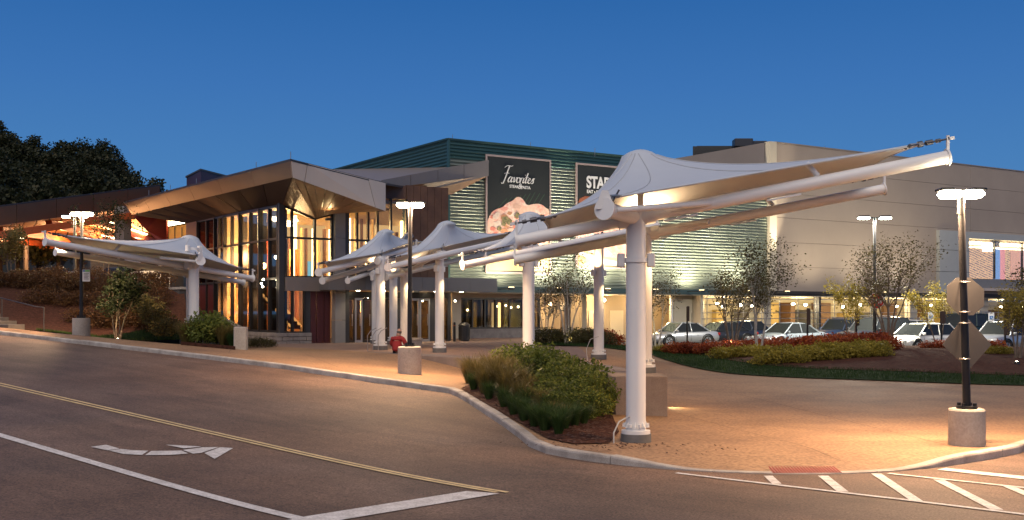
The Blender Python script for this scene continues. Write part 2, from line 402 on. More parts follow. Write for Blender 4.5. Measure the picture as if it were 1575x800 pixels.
M['shrub_red'] = leaf_mat('russet_leaves', [(.09, .018, .009), (.27, .05, .018), (.46, .15, .034)], trans=.35)
M['shrub_yellow'] = leaf_mat('yellow_leaves', [(.10, .095, .018), (.26, .21, .030), (.46, .36, .06)], trans=.4)
M['shrub_brown'] = leaf_mat('brown_red_leaves', [(.050, .026, .012), (.095, .045, .018), (.13, .075, .025)], trans=.3)
M['orn_grass'] = leaf_mat('ornamental_grass', [(.06, .06, .018), (.16, .13, .04), (.30, .22, .08)], trans=.4)
M['orn_green'] = leaf_mat('ornamental_green_grass', [(.025, .055, .016), (.05, .095, .024), (.09, .13, .04)], trans=.4)
def membrane():
    m = mat('white_ptfe_membrane', (.56, .61, .67), .55, noise_amt=.03, noise_scale=2, bump=.004, bump_scale=3); t = m.node_tree; b = t.nodes['Principled BSDF']
    tr = N(t, 'ShaderNodeBsdfTranslucent'); tr.inputs[0].default_value = (.75, .72, .68, 1); mx = N(t, 'ShaderNodeMixShader'); mx.inputs[0].default_value = .08
    t.links.new(b.outputs[0], mx.inputs[1]); t.links.new(tr.outputs[0], mx.inputs[2]); t.links.new(mx.outputs[0], t.nodes['Material Output'].inputs[0]); return m
M['membrane'] = membrane()
M['lamp_on'] = emit_mat('lit_lamp_lens', (1, .86, .62), 60)
M['bulb'] = emit_mat('lit_bulb', (1, .85, .55), 40)
M['strip'] = emit_mat('lit_strip', (1, .74, .36), 6.5)
M['strip2'] = emit_mat('lit_ceiling_strip', (1, .82, .50), 16)
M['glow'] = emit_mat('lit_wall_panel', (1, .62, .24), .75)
M['window_lit'] = emit_mat('lit_room_beyond', (1, .78, .40), 1.35)
M['tail'] = emit_mat('lit_tail_lamp', (1, .03, .02), 9)
M['lettering'] = mat('white_lettering', (.80, .80, .78), .5)
M['banner'] = mat('banner_fabric', (.024, .028, .026), .6, noise_amt=.2, noise_scale=.8)
# ================================================================== GROUND
def inset(poly, d):   # offset of the kerb line towards the plaza
    res = []
    for i, p in enumerate(poly):
        a = Vector(poly[max(i-1, 0)]); b = Vector(poly[min(i+1, len(poly)-1)]); t = (b-a).normalized(); res.append((p[0]-t.y*d, p[1]+t.x*d))
    return res
def resample(poly, step):
    o = [poly[0]]; acc = 0
    for a, b in zip(poly, poly[1:]):
        L = math.hypot(b[0]-a[0], b[1]-a[1]); n = max(1, round(L/step))
        o += [(a[0]+(b[0]-a[0])*k/n, a[1]+(b[1]-a[1])*k/n) for k in range(1, n+1)]
    return o
def smooth_poly(p, it=1):
    for _ in range(it):
        q = [p[0]]
        for a, b in zip(p, p[1:]): q += [(a[0]*.75+b[0]*.25, a[1]*.75+b[1]*.25), (a[0]*.25+b[0]*.75, a[1]*.25+b[1]*.75)]
        p = q+[p[-1]]
    return p
CURBS = CURB[:6]+smooth_poly(CURB[6:24], 1)+CURB[24:]
CURB_FULL = CURB; CURB = CURBS
inner = inset(CURBS, .16)
earth = MB(); earth.add([(-1500, -300, -1.2), (1500, -300, -1.2), (1500, 2500, -1.2), (-1500, 2500, -1.2)], [(0, 1, 2, 3)])
tag(earth.build('ground', M['grassbase']), 'dark ground far around the shopping centre', None, None, 'structure')
road_poly = [(x, y) for x, y in inset(CURBS, .08)]+[(120, 95), (120, -30), (-100, -30), (-100, 67)]
sheet('road', road_poly, R, .9, M['asphalt'], 'worn brown lit asphalt road sloping up to the left')
# the lit paving in front of and right of the low wall; the terrace behind it
wall_back = inset(WALL[::-1], -.5)[::-1]
wmid = [(x+.25, y+.3) for x, y in WALL]
WEST = (-14.5, 46*K)
plaza_poly = [p for p in inner if p[0] > -24]+[(58, 100), (2.9, 100)]+[(2.9, 21.6*K)]+wmid+[(-11.0, 44*K), (-14.0, 44.3*K), (-16.6, 39.6*K), (-20.5, 38.9*K), (-28, 43.7*K)]
first = [p for p in inner if p[0] <= -24][-1]
sheet('pavement', plaza_poly, lambda x, y: PZ(x, y)+.001, .8, M['pavers'], 'tan lit paving of the forecourt between kerb and planting')
terr_poly = [(2.9, 21.6*K)]+wmid+[(-11.0, 44*K), (-14.3, 44.0*K), (-15.9, 47.4*K), (-20.5, 58*K), (-20.5, 75), (2.9, 75)]
sheet('terrace', terr_poly, lambda x, y: PZ(x, y, True), .9, M['terrace'], 'dark brown paving of the raised terrace by the doors')
# kerb stones
CP = resample(CURBS, .25)
def kerb_run():
    root = thing('kerb', None, None); root['kind'] = 'structure'; root['label'] = 'pale concrete kerb curving round the corner'
    seglen = 0; cur = [CP[0]]; rr = random.Random(3)
    target = 3.0
    for a, b in zip(CP, CP[1:]):
        if math.hypot(b[0], b[1]) > 62 or b[0] < -25: cur = [b]; seglen = 0; continue
        cur.append(b); seglen += math.hypot(b[0]-a[0], b[1]-a[1])
        if seglen > target:
            stone(cur, root, rr); cur = [b]; seglen = 0; target = rr.choice([1.6, 2.3, 3.0])
def stone(pts, root, rr):
    m = MB(); ins = inset(pts, .17); n = len(pts); vs = []; dz = rr.uniform(-.008, .008)
    for i, ((x, y), (u, v)) in enumerate(zip(pts, ins)):
        if i in (0, n-1):
            t = .008 if i == 0 else -.008; q = pts[1] if i == 0 else pts[-2]
            L = math.hypot(q[0]-x, q[1]-y); k = .008/L; x += (q[0]-x)*k; y += (q[1]-y)*k; u += (q[0]-pts[i][0])*k; v += (q[1]-pts[i][1])*k
        h = curb_h(x, y); z = R(x, y); top = z+h+.004+(dz if h > .08 else 0); r = min(.035, h*.4)
        mx, my = x+(u-x)*.22, y+(v-y)*.22
        vs += [(x, y, z-.05), (x, y, top-r), (x+(u-x)*.07, y+(v-y)*.07, top-r*.3), (mx, my, top), (u, v, top), (u, v, z-.05)]
    fs = [(i*6+k+1, i*6+k, (i+1)*6+k, (i+1)*6+k+1) for i in range(n-1) for k in range(5)]
    m.add(vs, fs, False); m.add(vs[:6], [(0, 1, 2, 3, 4, 5)]); m.add(vs[-6:], [(5, 4, 3, 2, 1, 0)])
    m.build('kerb_stone', M['kerb'], root)
kerb_run()
# ------------------------------------------------------------------ road paint
road_lift = lambda x, y: R(x, y)+.011
def quad_strip(m, A, B, n=24):
    """A, B: pixel end points of the two edges"""
    vs = []
    for i in range(n+1):
        t = i/n
        # even spacing in perspective is not needed: dense enough
        for e in (A, B): vs.append(onto(e[0][0]+(e[1][0]-e[0][0])*t, e[0][1]+(e[1][1]-e[0][1])*t, road_lift))
    m.add(vs, [(2*i, 2*i+1, 2*i+3, 2*i+2) for i in range(n)])
def ground_line(m, p, q, wd, n=30):
    a = onto(p[0], p[1], road_lift); b = onto(q[0], q[1], road_lift); t = Vector((b.x-a.x, b.y-a.y)).normalized()*wd/2
    vs = []
    for i in range(n+1):
        c = a.lerp(b, i/n)
        for s in (1, -1): x, y = c.x-t.y*s, c.y+t.x*s; vs.append((x, y, road_lift(x, y)))
    m.add(vs, [(2*i, 2*i+1, 2*i+3, 2*i+2) for i in range(n)]); return a, b
def paint(name, m, mt, label):
    for i, f in enumerate(m.f):   # all faces up
        a, b, c = (Vector(m.v[k]) for k in f[:3])
        if (b-a).cross(c-a).z < 0: m.f[i] = f[::-1]
    tag(m.build(name, mt), label, None, None, 'structure')
m = MB(); a0, b0 = ground_line(m, (0, 589.2), (781, 757), .078, 60)
d = (a0-b0).normalized()
def extend(m, a, dirv, L, wd, n=30):
    vs = []; t = Vector((dirv.x, dirv.y)).normalized()
    for i in range(n+1):
        x, y = a.x+t.x*L*i/n, a.y+t.y*L*i/n
        for s in (1, -1): px, py = x-t.y*wd/2*s, y+t.x*wd/2*s; vs.append((px, py, road_lift(px, py)))
    m.add(vs, [(2*i, 2*i+1, 2*i+3, 2*i+2) for i in range(n)])
extend(m, a0, d, 40, .078); paint('road_marking', m, M['yellowpaint'], 'upper yellow centre line of the double line')
m = MB(); a1, b1 = ground_line(m, (0, 592.6), (764, 757), .078, 60); extend(m, a1, d, 40, .078); paint('road_marking', m, M['yellowpaint'], 'lower yellow centre line of the double line')
m = MB(); a2, b2 = ground_line(m, (0, 669), (462, 797.5), .17, 40); extend(m, a2, (a2-b2), 30, .17)
paint('road_marking', m, M['whitepaint'], 'long white lane edge line across the lower left')
def pix_poly(pts): return [tuple(onto(x, y, road_lift)) for x, y in pts]
m = MB(); m.add(pix_poly([(717.5, 755.2), (768, 759), (522, 800), (400, 822), (300, 822), (447.6, 799), (471, 794)]), [(0, 1, 2, 3, 6), (3, 4, 5, 6)])
paint('road_marking', m, M['whitepaint'], 'wide white stop line at the foot of the picture')
c5 = lambda p: [(x/3.15, 560+y/3.15) for x, y in p]
m = MB()
for pl in ([(438, 401), (515, 391), (578, 409), (522, 418)], [(528, 419), (584, 411), (640, 417), (718, 420), (688, 440), (600, 436)],
           [(703, 441), (733, 421), (880, 419), (912, 433), (830, 440)], [(885, 416), (985, 403), (1060, 402), (975, 430), (935, 434)],
           [(803, 391), (870, 393), (975, 399), (960, 402), (890, 408)], [(1066, 403), (1130, 407), (1040, 459), (990, 431)]):
    pp = pix_poly(c5(pl)); m.add(pp, [tuple(range(len(pp)))])
paint('arrow_marking', m, M['whitepaint'], 'white bent turn arrow painted on the asphalt')
c4 = lambda x, y: (1000+x/2.739, 560+y/2.739)
m = MB(); ground_line(m, c4(110, 458), c4(1040, 567), .10); ground_line(m, c4(1036, 566.5), c4(1700, 647), .10)
paint('road_marking', m, M['whitepaint'], 'long thin white crossing line along the ramp')
m = MB(); ground_line(m, c4(1003, 460), c4(1700, 533), .10); paint('road_marking', m, M['whitepaint'], 'thin white crossing line beside the right kerb')
m = MB(); ground_line(m, c4(1228, 441), c4(1700, 492), .30); paint('road_marking', m, M['whitepaint'], 'broad white bar at the right kerb')
for i, (a, b, wd) in enumerate([((497, 470), (534, 504), .13), ((728, 470), (812, 537), .15), ((952, 461), (1125, 577), .15), ((1215, 487), (1462, 613), .15), ((1510, 515), (1760, 620), .15)]):
    m = MB(); ground_line(m, c4(*a), c4(*b), wd, 12); o = paint('hatch_marking', m, M['whitepaint'], ['shortest white hatch bar left of the ramp', 'white hatch bar in front of the red ramp', 'white hatch bar right of the red ramp', 'long white hatch bar between the two thin lines', 'white hatch bar at the right edge'][i])
# manhole-like cracks: tar seams
M['tar'] = mat('tar_seam', (.020, .018, .017), .5, noise_amt=.2)
tm = MB(); rr = random.Random(11)
for (x0, y0, ang, L) in ((-1.0, 12.5, 2.6, 5), (-7, 16, 2.55, 9), (-9, 25, 2.5, 12), (3.5, 12.8, .2, 6), (-2.5, 20, 2.0, 4)):
    pts = []; x, y = x0, y0; a = ang
    for i in range(int(L/.25)):
        pts.append((x, y)); a += rr.uniform(-.25, .25)+(ang-a)*.15; x += .25*math.cos(a); y += .25*math.sin(a)
    vs = []
    for i, (x, y) in enumerate(pts):
        q = pts[min(i+1, len(pts)-1)]; p = pts[max(i-1, 0)]; t = Vector((q[0]-p[0], q[1]-p[1])).normalized()*rr.uniform(.004, .014)
        for s_ in (1, -1): u, v = x-t.y*s_, y+t.x*s_; vs.append((u, v, R(u, v)+.008))
    tm.add(vs, [(2*i, 2*i+1, 2*i+3, 2*i+2) for i in range(len(pts)-1)])

# sawn joints in the paving
M['joint'] = mat('paving_joint', (.10, .065, .045), .9)
jm_n = 0
for (ax, ay), (bx, by) in (((2.6, 20.6), (9.5, 17.2)), ((1.9, 17.3), (7.2, 16.9)), ((3.6, 21.5), (5.2, 15.4)), ((6.2, 27), (7.4, 16.4)), ((3.6, 24), (13, 22.9)), ((4.0, 28), (12, 26)), ((-1.2, 26.5), (-3.6, 31)), ((-5, 28), (-7, 33)), ((-9, 31), (-10.5, 37)), ((-12, 33), (-13.5, 38.5))):
    n_j = 30; vs = []; t_ = Vector((bx-ax, (by-ay)*K)).normalized()*.007
    for i in range(n_j+1):
        x, y = ax+(bx-ax)*i/n_j, (ay+(by-ay)*i/n_j)*K
        for s_ in (1, -1): u_, v_ = x-t_.y*s_, y+t_.x*s_; vs.append((u_, v_, PZ(u_, v_)+.009))
    m = MB(); m.add(vs, [(2*i, 2*i+1, 2*i+3, 2*i+2) for i in range(n_j)]); paint('paving_joint', m, M['joint'], 'thin dark joint sawn across the tan paving')
# tactile ramp
M['tactile'] = mat('red_tactile_plate', (.34, .085, .055), .6, noise_amt=.2, noise_scale=6)
tp = thing('tactile_paving', 'red ribbed tactile plate set into the kerb ramp', 'tactile paving')
pz = lambda x, y: PZ(x, y)+.004
q = [onto(px, py, pz) for px, py in ((1180, 717.5), (1283, 717.5), (1295, 727), (1189, 727.5))]
m = MB(); m.add([v+Vector((0, 0, .004)) for v in q]+[v-Vector((0, 0, .02)) for v in q], [(3, 2, 1, 0), (0, 1, 5, 4), (1, 2, 6, 5), (2, 3, 7, 6), (3, 0, 4, 7)]); m.build('plate', M['tactile'], tp)
m = MB()
for i in range(22):
    for j in range(9):
        a = q[0].lerp(q[1], (i+.5)/22); b = q[3].lerp(q[2], (i+.5)/22); c = a.lerp(b, (j+.5)/9)
        m.lathe(c, [(.018, .004), (.012, .012), (.0, .013)], 6)
o = m.build('stud', M['tactile'], tp); o['kind'] = 'stuff'

# ------------------------------------------------------------------ low wall with the plinth block
lw = thing('low_wall', 'low concrete seat wall edging the raised terrace', 'wall', (WALL[3][0], WALL[3][1], PZ(*WALL[3])))
def wall_top(y): return .87+.16*sm(34*K, 21*K, y)
wp = resample(smooth_poly(WALL, 1), .4)
ins = inset(wp, -.75)
if ins[0][0] < wp[0][0]: ins = inset(wp, .75)
def wall_piece(a, b):
    vs = []
    for i in range(a, b+1):
        (x, y), (u, v) = wp[i], ins[i]; t = wall_top(y); z0 = min(PZ(x, y, False), PZ(u, v, True))-.25
        vs += [(x, y, z0), (x, y, t-.03), (x+(u-x)*.04, y+(v-y)*.04, t), (u, v, t), (u, v, z0)]
    n = b-a+1; m = MB()
    m.add(vs, [(i*5+k, i*5+k+1, (i+1)*5+k+1, (i+1)*5+k) for i in range(n-1) for k in range(4)])
    m.add(vs[:5], [(4, 3, 2, 1, 0)]); m.add(vs[-5:], [(0, 1, 2, 3, 4)]); m.build('wall_segment', M['wallstone'], lw)
i = 0
while i < len(wp)-1:
    j = min(i+9, len(wp)-1); wall_piece(i, j); i = j
blk = P(982, 0, 20.9); bx0, bx1 = P(941, 0, 20.9).x, P(1025, 0, 20.9).x; by0, by1 = 20.75*K, 22.6*K
m = MB(); m.box(((bx0+bx1)/2, (by0+by1)/2, .50), (bx1-bx0, by1-by0, 1.06), bev=.015)
tag(m.build('plinth_block', M['wallstone'], None, ((bx0+bx1)/2, (by0+by1)/2, 0)), 'square brown concrete block behind the nearest white post', 'plinth')

gl_ = Vector((bx1+.16, by1+.25, .14)); t = thing('ground_spotlight', 'small floodlight on the paving behind the square concrete block', 'ground light', tuple(gl_))
m = MB(); m.box(gl_+Vector((0, 0, .12)), (.16, .14, .12), .5, bev=.02); m.tube([gl_-Vector((0, 0, .05)), gl_+Vector((0, 0, .1))], .02, 6); m.build('housing', M['char'], t)
light('spot_beam', 'SPOT', gl_+Vector((.14, -.05, .28)), 60, (1, .70, .36), t, .05, 110, (.9, -.75, -.42), .9)
# ================================================================== STREET LAMPS
def street_lamp(px, pyb, d, base_w, base_h, head_py, lean_px, label, sc_head=1.0, power=900, base_z=None, square=False, lens=None):
    x, y = XY(px, d); z = PZ(x, y) if base_z is None else base_z
    t = thing('street_lamp', label, 'street lamp', (x, y, z), 0, 'twin headed forecourt street lamps'); o = Vector((x, y, z)); r = base_w/2
    m = MB(); m.lathe(o, [(r*.98, -.1), (r, .02), (r*.985, base_h-.03), (r*.985, base_h-.03), (r*.94, base_h), (r*.94, base_h), (0, base_h)], 28); m.build('concrete_base', M['concrete'], t)
    m = MB(); m.lathe(o, [(.0, base_h+.05), (.17, base_h+.05), (.17, base_h+.05), (.17, base_h+.01)], 20)
    for k in range(4):
        a = PI/4+k*PI/2; c = o+Vector((.135*math.cos(a), .135*math.sin(a), base_h)); m.lathe(c, [(.035, 0), (.035, .10), (.035, .10), (0, .10)], 8)
    m.build('anchor_plate', M['black'], t)
    top = P(px+lean_px, head_py, d); top = Vector((top.x, y, top.z))
    m = MB(); m.tube([o+Vector((0, 0, base_h+.04)), o.lerp(top, .5)+Vector((0, 0, base_h*.5)), top-Vector((0, 0, .06))], [.068, .062, .055], 14); m.build('pole', M['black'], t)
    hd = MB(); hs = sc_head; hd.tube([top-Vector((0, 0, .35)), top+Vector((0, 0, .07))], .07*hs, 12)
    hd.beam(top+Vector((-.2*hs, 0, .0)), top+Vector((.2*hs, 0, 0)), .07, .05)
    head = hd.build('lamp_arm', M['black'], t)
    for s in (-1, 1):
        c = top+Vector((s*.30*hs, 0, 0)); b = MB(); b.box(c+Vector((0, 0, .065)), (.28*hs, .34*hs, .05), bev=.02); lh = b.build('lamp_head', M['black'], t)
        l = MB(); l.box(c-Vector((s*.10*hs, 0, .012)), (.40*hs, .36*hs, .125), bev=.05); l.build('lens', lens or M['lamp_on'], lh)
        light('lamp_light', 'AREA', c-Vector((0, 0, .09)), power*.5, (1, .66, .37), t, .28); light('lamp_light', 'SPOT', c-Vector((0, 0, .11)), power*2.6, (1, .60, .32), t, .14, 176, (0, 0, -1), 1.0)
    return t
lampR = street_lamp(1487, 684, 16.6, .60, .62, 298, -9, 'nearest twin street lamp, two signs strapped to its pole', .9, 430)
lampM = street_lamp(630, 586, 27.6, .68, .78, 315, 1, 'twin street lamp on the kerb in front of the seated person', .95, 400)
lampL = street_lamp(125, 515, 37.5, .66, .68, 329, 1, 'twin street lamp by the left bank with a small white notice', 1.0, 620)
# signs seen from the back on the near lamp
x0, y0 = XY(1486, 16.6)
def back_sign(pts_px, d, name, label, par_label):
    t = thing(name, label, 'sign', (P(1486, 0, d).x, d*K, P(0, pts_px[0][1], d).z)); m = MB()
    pts = [P(a, b, d) for a, b in pts_px]; m.slab(pts, .006); m.build('sign_plate', M['signback'], t)
    return t
M['signback'] = mat('bare_aluminium_sheet', (.080, .077, .080), .45, .4, noise_amt=.12, noise_scale=5)
dS = 16.45
t = back_sign([(1456, 440), (1471, 427), (1492, 427), (1513.5, 445), (1513.5, 470), (1497, 485), (1475, 485), (1456, 465)], dS+.35, 'traffic_sign', 'bare metal back of an octagonal sign high on the near lamp pole', 0)
u = back_sign([(1484, 485), (1525, 530), (1490, 569), (1449, 530)], dS+.35, 'traffic_sign', 'bare metal back of a diamond sign low on the near lamp pole', 0)
for tt, zs in ((t, (434, 480)), (u, (497, 552))):
    for py in zs:
        c = P(1484, py, 16.6); m = MB(); m.tube([Vector((c.x+.078*math.cos(a), c.y+.085*math.sin(a), c.z)) for a in [k*PI/8 for k in range(16)]], .011, 6, closed=True)
        m.beam((c.x, c.y, c.z), (c.x, (dS+.35)*K, c.z), .02, .02); m.build('strap', M['steelcap'], tt)
# small notice on the left lamp
nt_ = P(132.5, 424, 37.3); t = thing('notice_sign', 'small white notice with a green and blue header on the left lamp pole', 'sign', tuple(nt_))
def plate(parent, name, mt, x0, y0, x1, y1, d, th=.012):
    m = MB(); m.slab([P(x0, y1, d), P(x1, y1, d), P(x1, y0, d), P(x0, y0, d)], -th); return m.build(name, mt, parent)
M['signwhite'] = mat('sign_white', (.72, .73, .74), .5); M['signgreen'] = mat('sign_green', (.12, .42, .10), .5); M['signblue'] = mat('sign_blue', (.04, .16, .42), .5)
plate(t, 'sign_plate', M['signwhite'], 127, 415, 138.5, 433, 37.3); plate(t, 'header', M['signgreen'], 131, 415.5, 138, 418, 37.28, .01); plate(t, 'header', M['signblue'], 127.3, 415.5, 130.8, 418, 37.28, .01)
M['ink'] = mat('dark_print', (.06, .06, .07), .6)
for k in range(5): plate(t, 'text_line', M['ink'], 129, 420.5+k*2.1, 136.6-(k % 2)*1.5, 421.1+k*2.1, 37.28, .008)

# ================================================================== FABRIC CANOPIES
M['seam'] = mat('membrane_seam', (.44, .46, .49), .6)
def flood(p, t, out, energy=26):
    """pair of white flood boxes clamped to a post"""
    m = MB(); w_ = Vector((out.y, -out.x, 0))
    for s in (-1, 1):
        c = p+w_*s*.26; m2 = MB(); m2.box(c, (.13, .17, .24), math.atan2(w_.y, w_.x), bev=.02); m2.build('flood_box', M['white'], t)
        m.beam(p, c, .06, .05)
    m.lathe(p-Vector((0, 0, .04)), [(.18, 0), (.197, .0), (.197, .08), (.18, .08)], 18); m.build('clamp', M['white'], t)
def canopy(name_label, L1, R1, L2, R2, post1, post2, peak, T1=None, T2=None, bulge=.12, pw=.20, lights=(0, 0), tip=.20, zoff=(0, 0), tl=None, rad=.115, caps=True, dip=.035):
    org = Vector((post1[0], post1[1], post1[2])); t = thing('tensile_canopy', name_label, 'fabric canopy', tuple(org), 0, 'white tent canopies along the forecourt')
    beams = []
    for (L, R_) in ((L1, R1), (L2, R2)):
        m = MB(); dd = (R_-L).normalized(); m.tube([L, L.lerp(R_, .25), R_], [rad*.9, rad, rad], 18)
        for q, s in ((L, -1), (R_, 1)):
            m.tube([q, q+dd*s*.03], rad+.035, 18)
            up = Vector((0, 0, 1)); m.beam(q+dd*s*.02-up*.12, q+dd*s*.02+up*(rad+.26), .05, .045, up=dd)
            m.beam(q+dd*s*.02+up*(rad+.20), q+dd*s*.13+up*(rad+.20), .05, .05)
        for f_ in (.38, .62): c = L.lerp(R_, f_); m.beam(c-Vector((0, 0, rad+.03))-dd*.3, c-Vector((0, 0, rad+.03))+dd*.3, .09, .03)
        m.build('beam', M['white'], t); beams.append((L, R_))
    tops = []
    for k, ((bx, by, bz), (L, R_)) in enumerate(zip((post1, post2), beams)):
        dd = R_-L; f_ = max(0.05, min(.95, ((bx-L.x)*dd.x+(by-L.y)*dd.y)/(dd.x**2+dd.y**2))); top = L.lerp(R_, f_)
        b = Vector((bx, by, bz)); m = MB()
        top_on = Vector((bx, by, top.z)); tops.append(top_on)
        m.lathe(b, [(pw*1.45, .0), (pw*1.45, .06), (pw*1.45, .06), (pw, .065), (pw, .115), (pw, 1.9), (pw*.97, top.z-bz+.15), (pw*.97, top.z-bz+.15), (0, top.z-bz+.18)], 26)
        for j in range(8):
            a = j*PI/4+.2; r1 = pw*1.25; c = b+Vector((r1*math.cos(a), r1*math.sin(a), .115)); m.lathe(c, [(.028, 0), (.028, .06), (.028, .06), (0, .06)], 7)
            dr = Vector((math.cos(a+.39), math.sin(a+.39), 0)); m.slab([b+dr*pw*.98+Vector((0, 0, .11)), b+dr*pw*1.4+Vector((0, 0, .11)), b+dr*pw*.98+Vector((0, 0, .22))], .010)
        m.build('post', M['white'], t)
        m = MB(); m.lathe(b, [(pw*1.55, -.18), (pw*1.55, 0), (pw*1.55, 0), (pw*1.3, 0.002)], 24); m.build('footing', M['footing'], t)
        m = MB(); m.tube([top_on-dd.normalized()*.32, top_on+dd.normalized()*.32], rad+.035, 18); m.build('saddle', M['white'], t)
        zf = 3.0 if k == 0 else 3.05
        flood(Vector((bx, by, bz+zf)), t, Vector((dd.y, -dd.x, 0)).normalized())
    # cross tube with the blank round cap at its near end
    side = (tops[0]-tops[1]); side.z = 0; side.normalize(); ld = beams[0][1]-beams[0][0]; ld.z = 0; ld.normalize()
    Te = []
    for k, (tp_, s_) in enumerate(zip(tops, (1, -1))):
        e = (T1, T2)[k] or (tp_+side*s_*.95-ld*.25+Vector((0, 0, .18)))
        if not caps: Te.append(tp_+side*s_*.15+Vector((0, 0, .30))); continue
        m = MB(); m.tube([tp_, e], rad*1.1, 16); m.tube([e, e+(e-tp_).normalized()*.03], rad*1.1+.05, 20)
        m.tube([e-(e-tp_).normalized()*.1+ld*.12, tp_+ld*1.45+Vector((0, 0, .27))], .055, 10)
        m.build('cross_tube', M['white'], t)
        m = MB(); ee = e+(e-tp_).normalized()*.035; m.tube([ee, ee+(e-tp_).normalized()*.025], rad*1.1+.06, 22); m.slab([ee+Vector((0, 0, .31))+ld*.05, ee+Vector((0, 0, .31))-ld*.05, ee-ld*.17, ee+ld*.17], .03); m.build('end_cap', M['white'], t)
        Te.append(e+Vector((0, 0, .20)))
    # membrane corners, pulled in from the tips
    def corner(tip_, other, pull, up): d_ = (other-tip_).normalized(); return tip_+d_*pull+Vector((0, 0, up))
    cs = [corner(L1, R1, .42, tip+rad), Te[0]+ld*.15, corner(R1, L1, .45, tip+rad), corner(R2, L2, .45, tip+rad), Te[1]+ld*.15, corner(L2, R2, .42, tip+rad)]
    sags = [.10, .16, .30, .16, .10, .22]; cen = sum(cs, Vector((0, 0, 0)))/6
    n_e = 14; bd = []; corner_idx = []
    for i in range(6):
        a, b = cs[i], cs[(i+1) % 6]; mid = (a+b)/2; inw = (cen-mid); inw.z = 0; L = (b-a).length; corner_idx.append(len(bd))
        inw = inw.normalized()
        for k in range(n_e):
            u_ = k/n_e; bd.append(a.lerp(b, u_)+inw*(4*u_*(1-u_))*sags[i]*min(1.0, L*.28)+Vector((0, 0, -.0)))
    n = len(bd); rings = 16; r0 = .16
    G = np.zeros((rings+1, n, 3)); bdn = np.array(bd)
    for j in range(n):
        dv = bdn[j]-np.array(peak); dv[2] = 0; dv /= np.linalg.norm(dv)
        inner_p = np.array(peak)+dv*.36-np.array([0, 0, .13]); G[0, j] = inner_p
        for i in range(rings+1): G[i, j] = inner_p+(bdn[j]-inner_p)*(i/rings)**1.15
    for _ in range(2500):
        G[1:-1] = (.5*(G[:-2]*1.0+G[2:]*1.0)*.5+.25*(np.roll(G[1:-1], 1, 1)+np.roll(G[1:-1], -1, 1)))
    fr = (np.arange(rings+1)/rings)[:, None]; G[:, :, 2] -= dip*4*fr**.7*(1-fr)
    vs = [tuple(v) for ring in G for v in ring]; fs = [(i*n+j, i*n+(j+1) % n, (i+1)*n+(j+1) % n, (i+1)*n+j) for i in range(rings) for j in range(n)]
    # rounded crown
    pc = np.array(peak)
    for q, (f_, dz) in enumerate(((.68, .075), (.35, .118))):
        o_ = len(vs); vs += [tuple(pc+(G[0, j]-pc)*np.array([f_, f_, 0])+np.array([0, 0, -.13+dz])) for j in range(n)]
        prev = 0 if q == 0 else o_-n; fs += [(prev+j, o_+j, o_+(j+1) % n, prev+(j+1) % n) for j in range(n)]
    vs.append(tuple(pc+np.array([0, 0, .012]))); fs += [(o_+j, len(vs)-1, o_+(j+1) % n) for j in range(n)]
    m = MB(); m.add(vs, [f[::-1] for f in fs], True); mem = m.build('membrane', M['membrane'], t)
    md = mem.modifiers.new('thick', 'SOLIDIFY'); md.thickness = .012; md.offset = 0
    m = MB(); m.tube([Vector(v) for v in bd], .020, 6, closed=True); m.build('edge_cable', M['membrane'], t)
    # radial seams
    m = MB()
    for j in range(0, n, 7):
        m.tube([Vector(G[i, j])+Vector((0, 0, .012)) for i in range(0, rings+1)], .011, 4, caps=False)
    m.build('seam', M['seam'], t)
    # corner fittings
    tips = [L1, None, R1, R2, None, L2]
    for i, c in enumerate(cs):
        tp_ = tips[i]
        if tp_ is None: e = c-Vector((0, 0, .18))-ld*.1
        else: e = tp_+Vector((0, 0, rad+.20))
        dv = (e-c).normalized(); m = MB()
        m.tube([c-dv*.14, e], .016, 8)
        m.tube([c+dv*.08, c+dv*.2], .045, 10)
        if tp_ is not None:
            m.tube([c-dv*.06, c+dv*.02], .055, 10); m.tube([c+dv*.26, c+dv*.34], .035, 10)
            pv = Vector((-dv.y, dv.x, 0)).normalized()
            for s_ in (-1, 1): m.beam(c+pv*s_*.10-dv*.28, c+dv*.10, .03, .02); m.ball(c+pv*s_*.10-dv*.24, .035, 8, 5)
        m.build('turnbuckle', M['cable'], t)
        m = MB(); pl = cen-c; pl.z = 0; pl.normalize(); pl = (pl-dv*.6).normalized(); m.box(c+pl*.06, (.22, .16, .028), math.atan2(pl.y, pl.x)); m.build('corner_plate', M['steelcap'], t)
    # mid strut under the fabric
    for A_, B_ in ((L1, R1), (L2, R2)):
        if not caps: continue
        q = A_.lerp(B_, .70); m = MB(); m.tube([q+Vector((0, 0, rad)), q+Vector((0, 0, rad+.22))-ld*.2], .05, 8); m.build('strut', M['white'], t)
    # centre mast that pushes the crown up
    m = MB(); mt_ = (tops[0]+tops[1])/2; m.tube([mt_-Vector((0, 0, .1)), Vector(peak)-Vector((0, 0, .05))], .06, 10); m.tube([tops[0], mt_, tops[1]], .07, 10); m.build('mast', M['white'], t)
    for k, e in enumerate(lights):
        if e:
            b = (post1, post2)[k]; out_ = (Vector((tops[1-k].x, tops[1-k].y, 0))-Vector((tops[k].x, tops[k].y, 0))).normalized()
            light('flood_light', 'SPOT', Vector((b[0], b[1], b[2]+3.22))+out_*.42, e, (1, .62, .30), t, .06, 150, (0, 0, 1), .8)
            if k == 1 or e > 180: light('flood_light', 'SPOT', Vector((b[0], b[1], b[2]+2.85))+Vector((.42, -.30, 0)), e*.8, (1, .64, .32), t, .06, 110, (.05, .05, -1), .9)
    return t
def bz(px, d, back=None): x, y = XY(px, d); return (x, y, PZ(x, y, back)+.17)
dA = 16.9
pA = XY(978, dA)
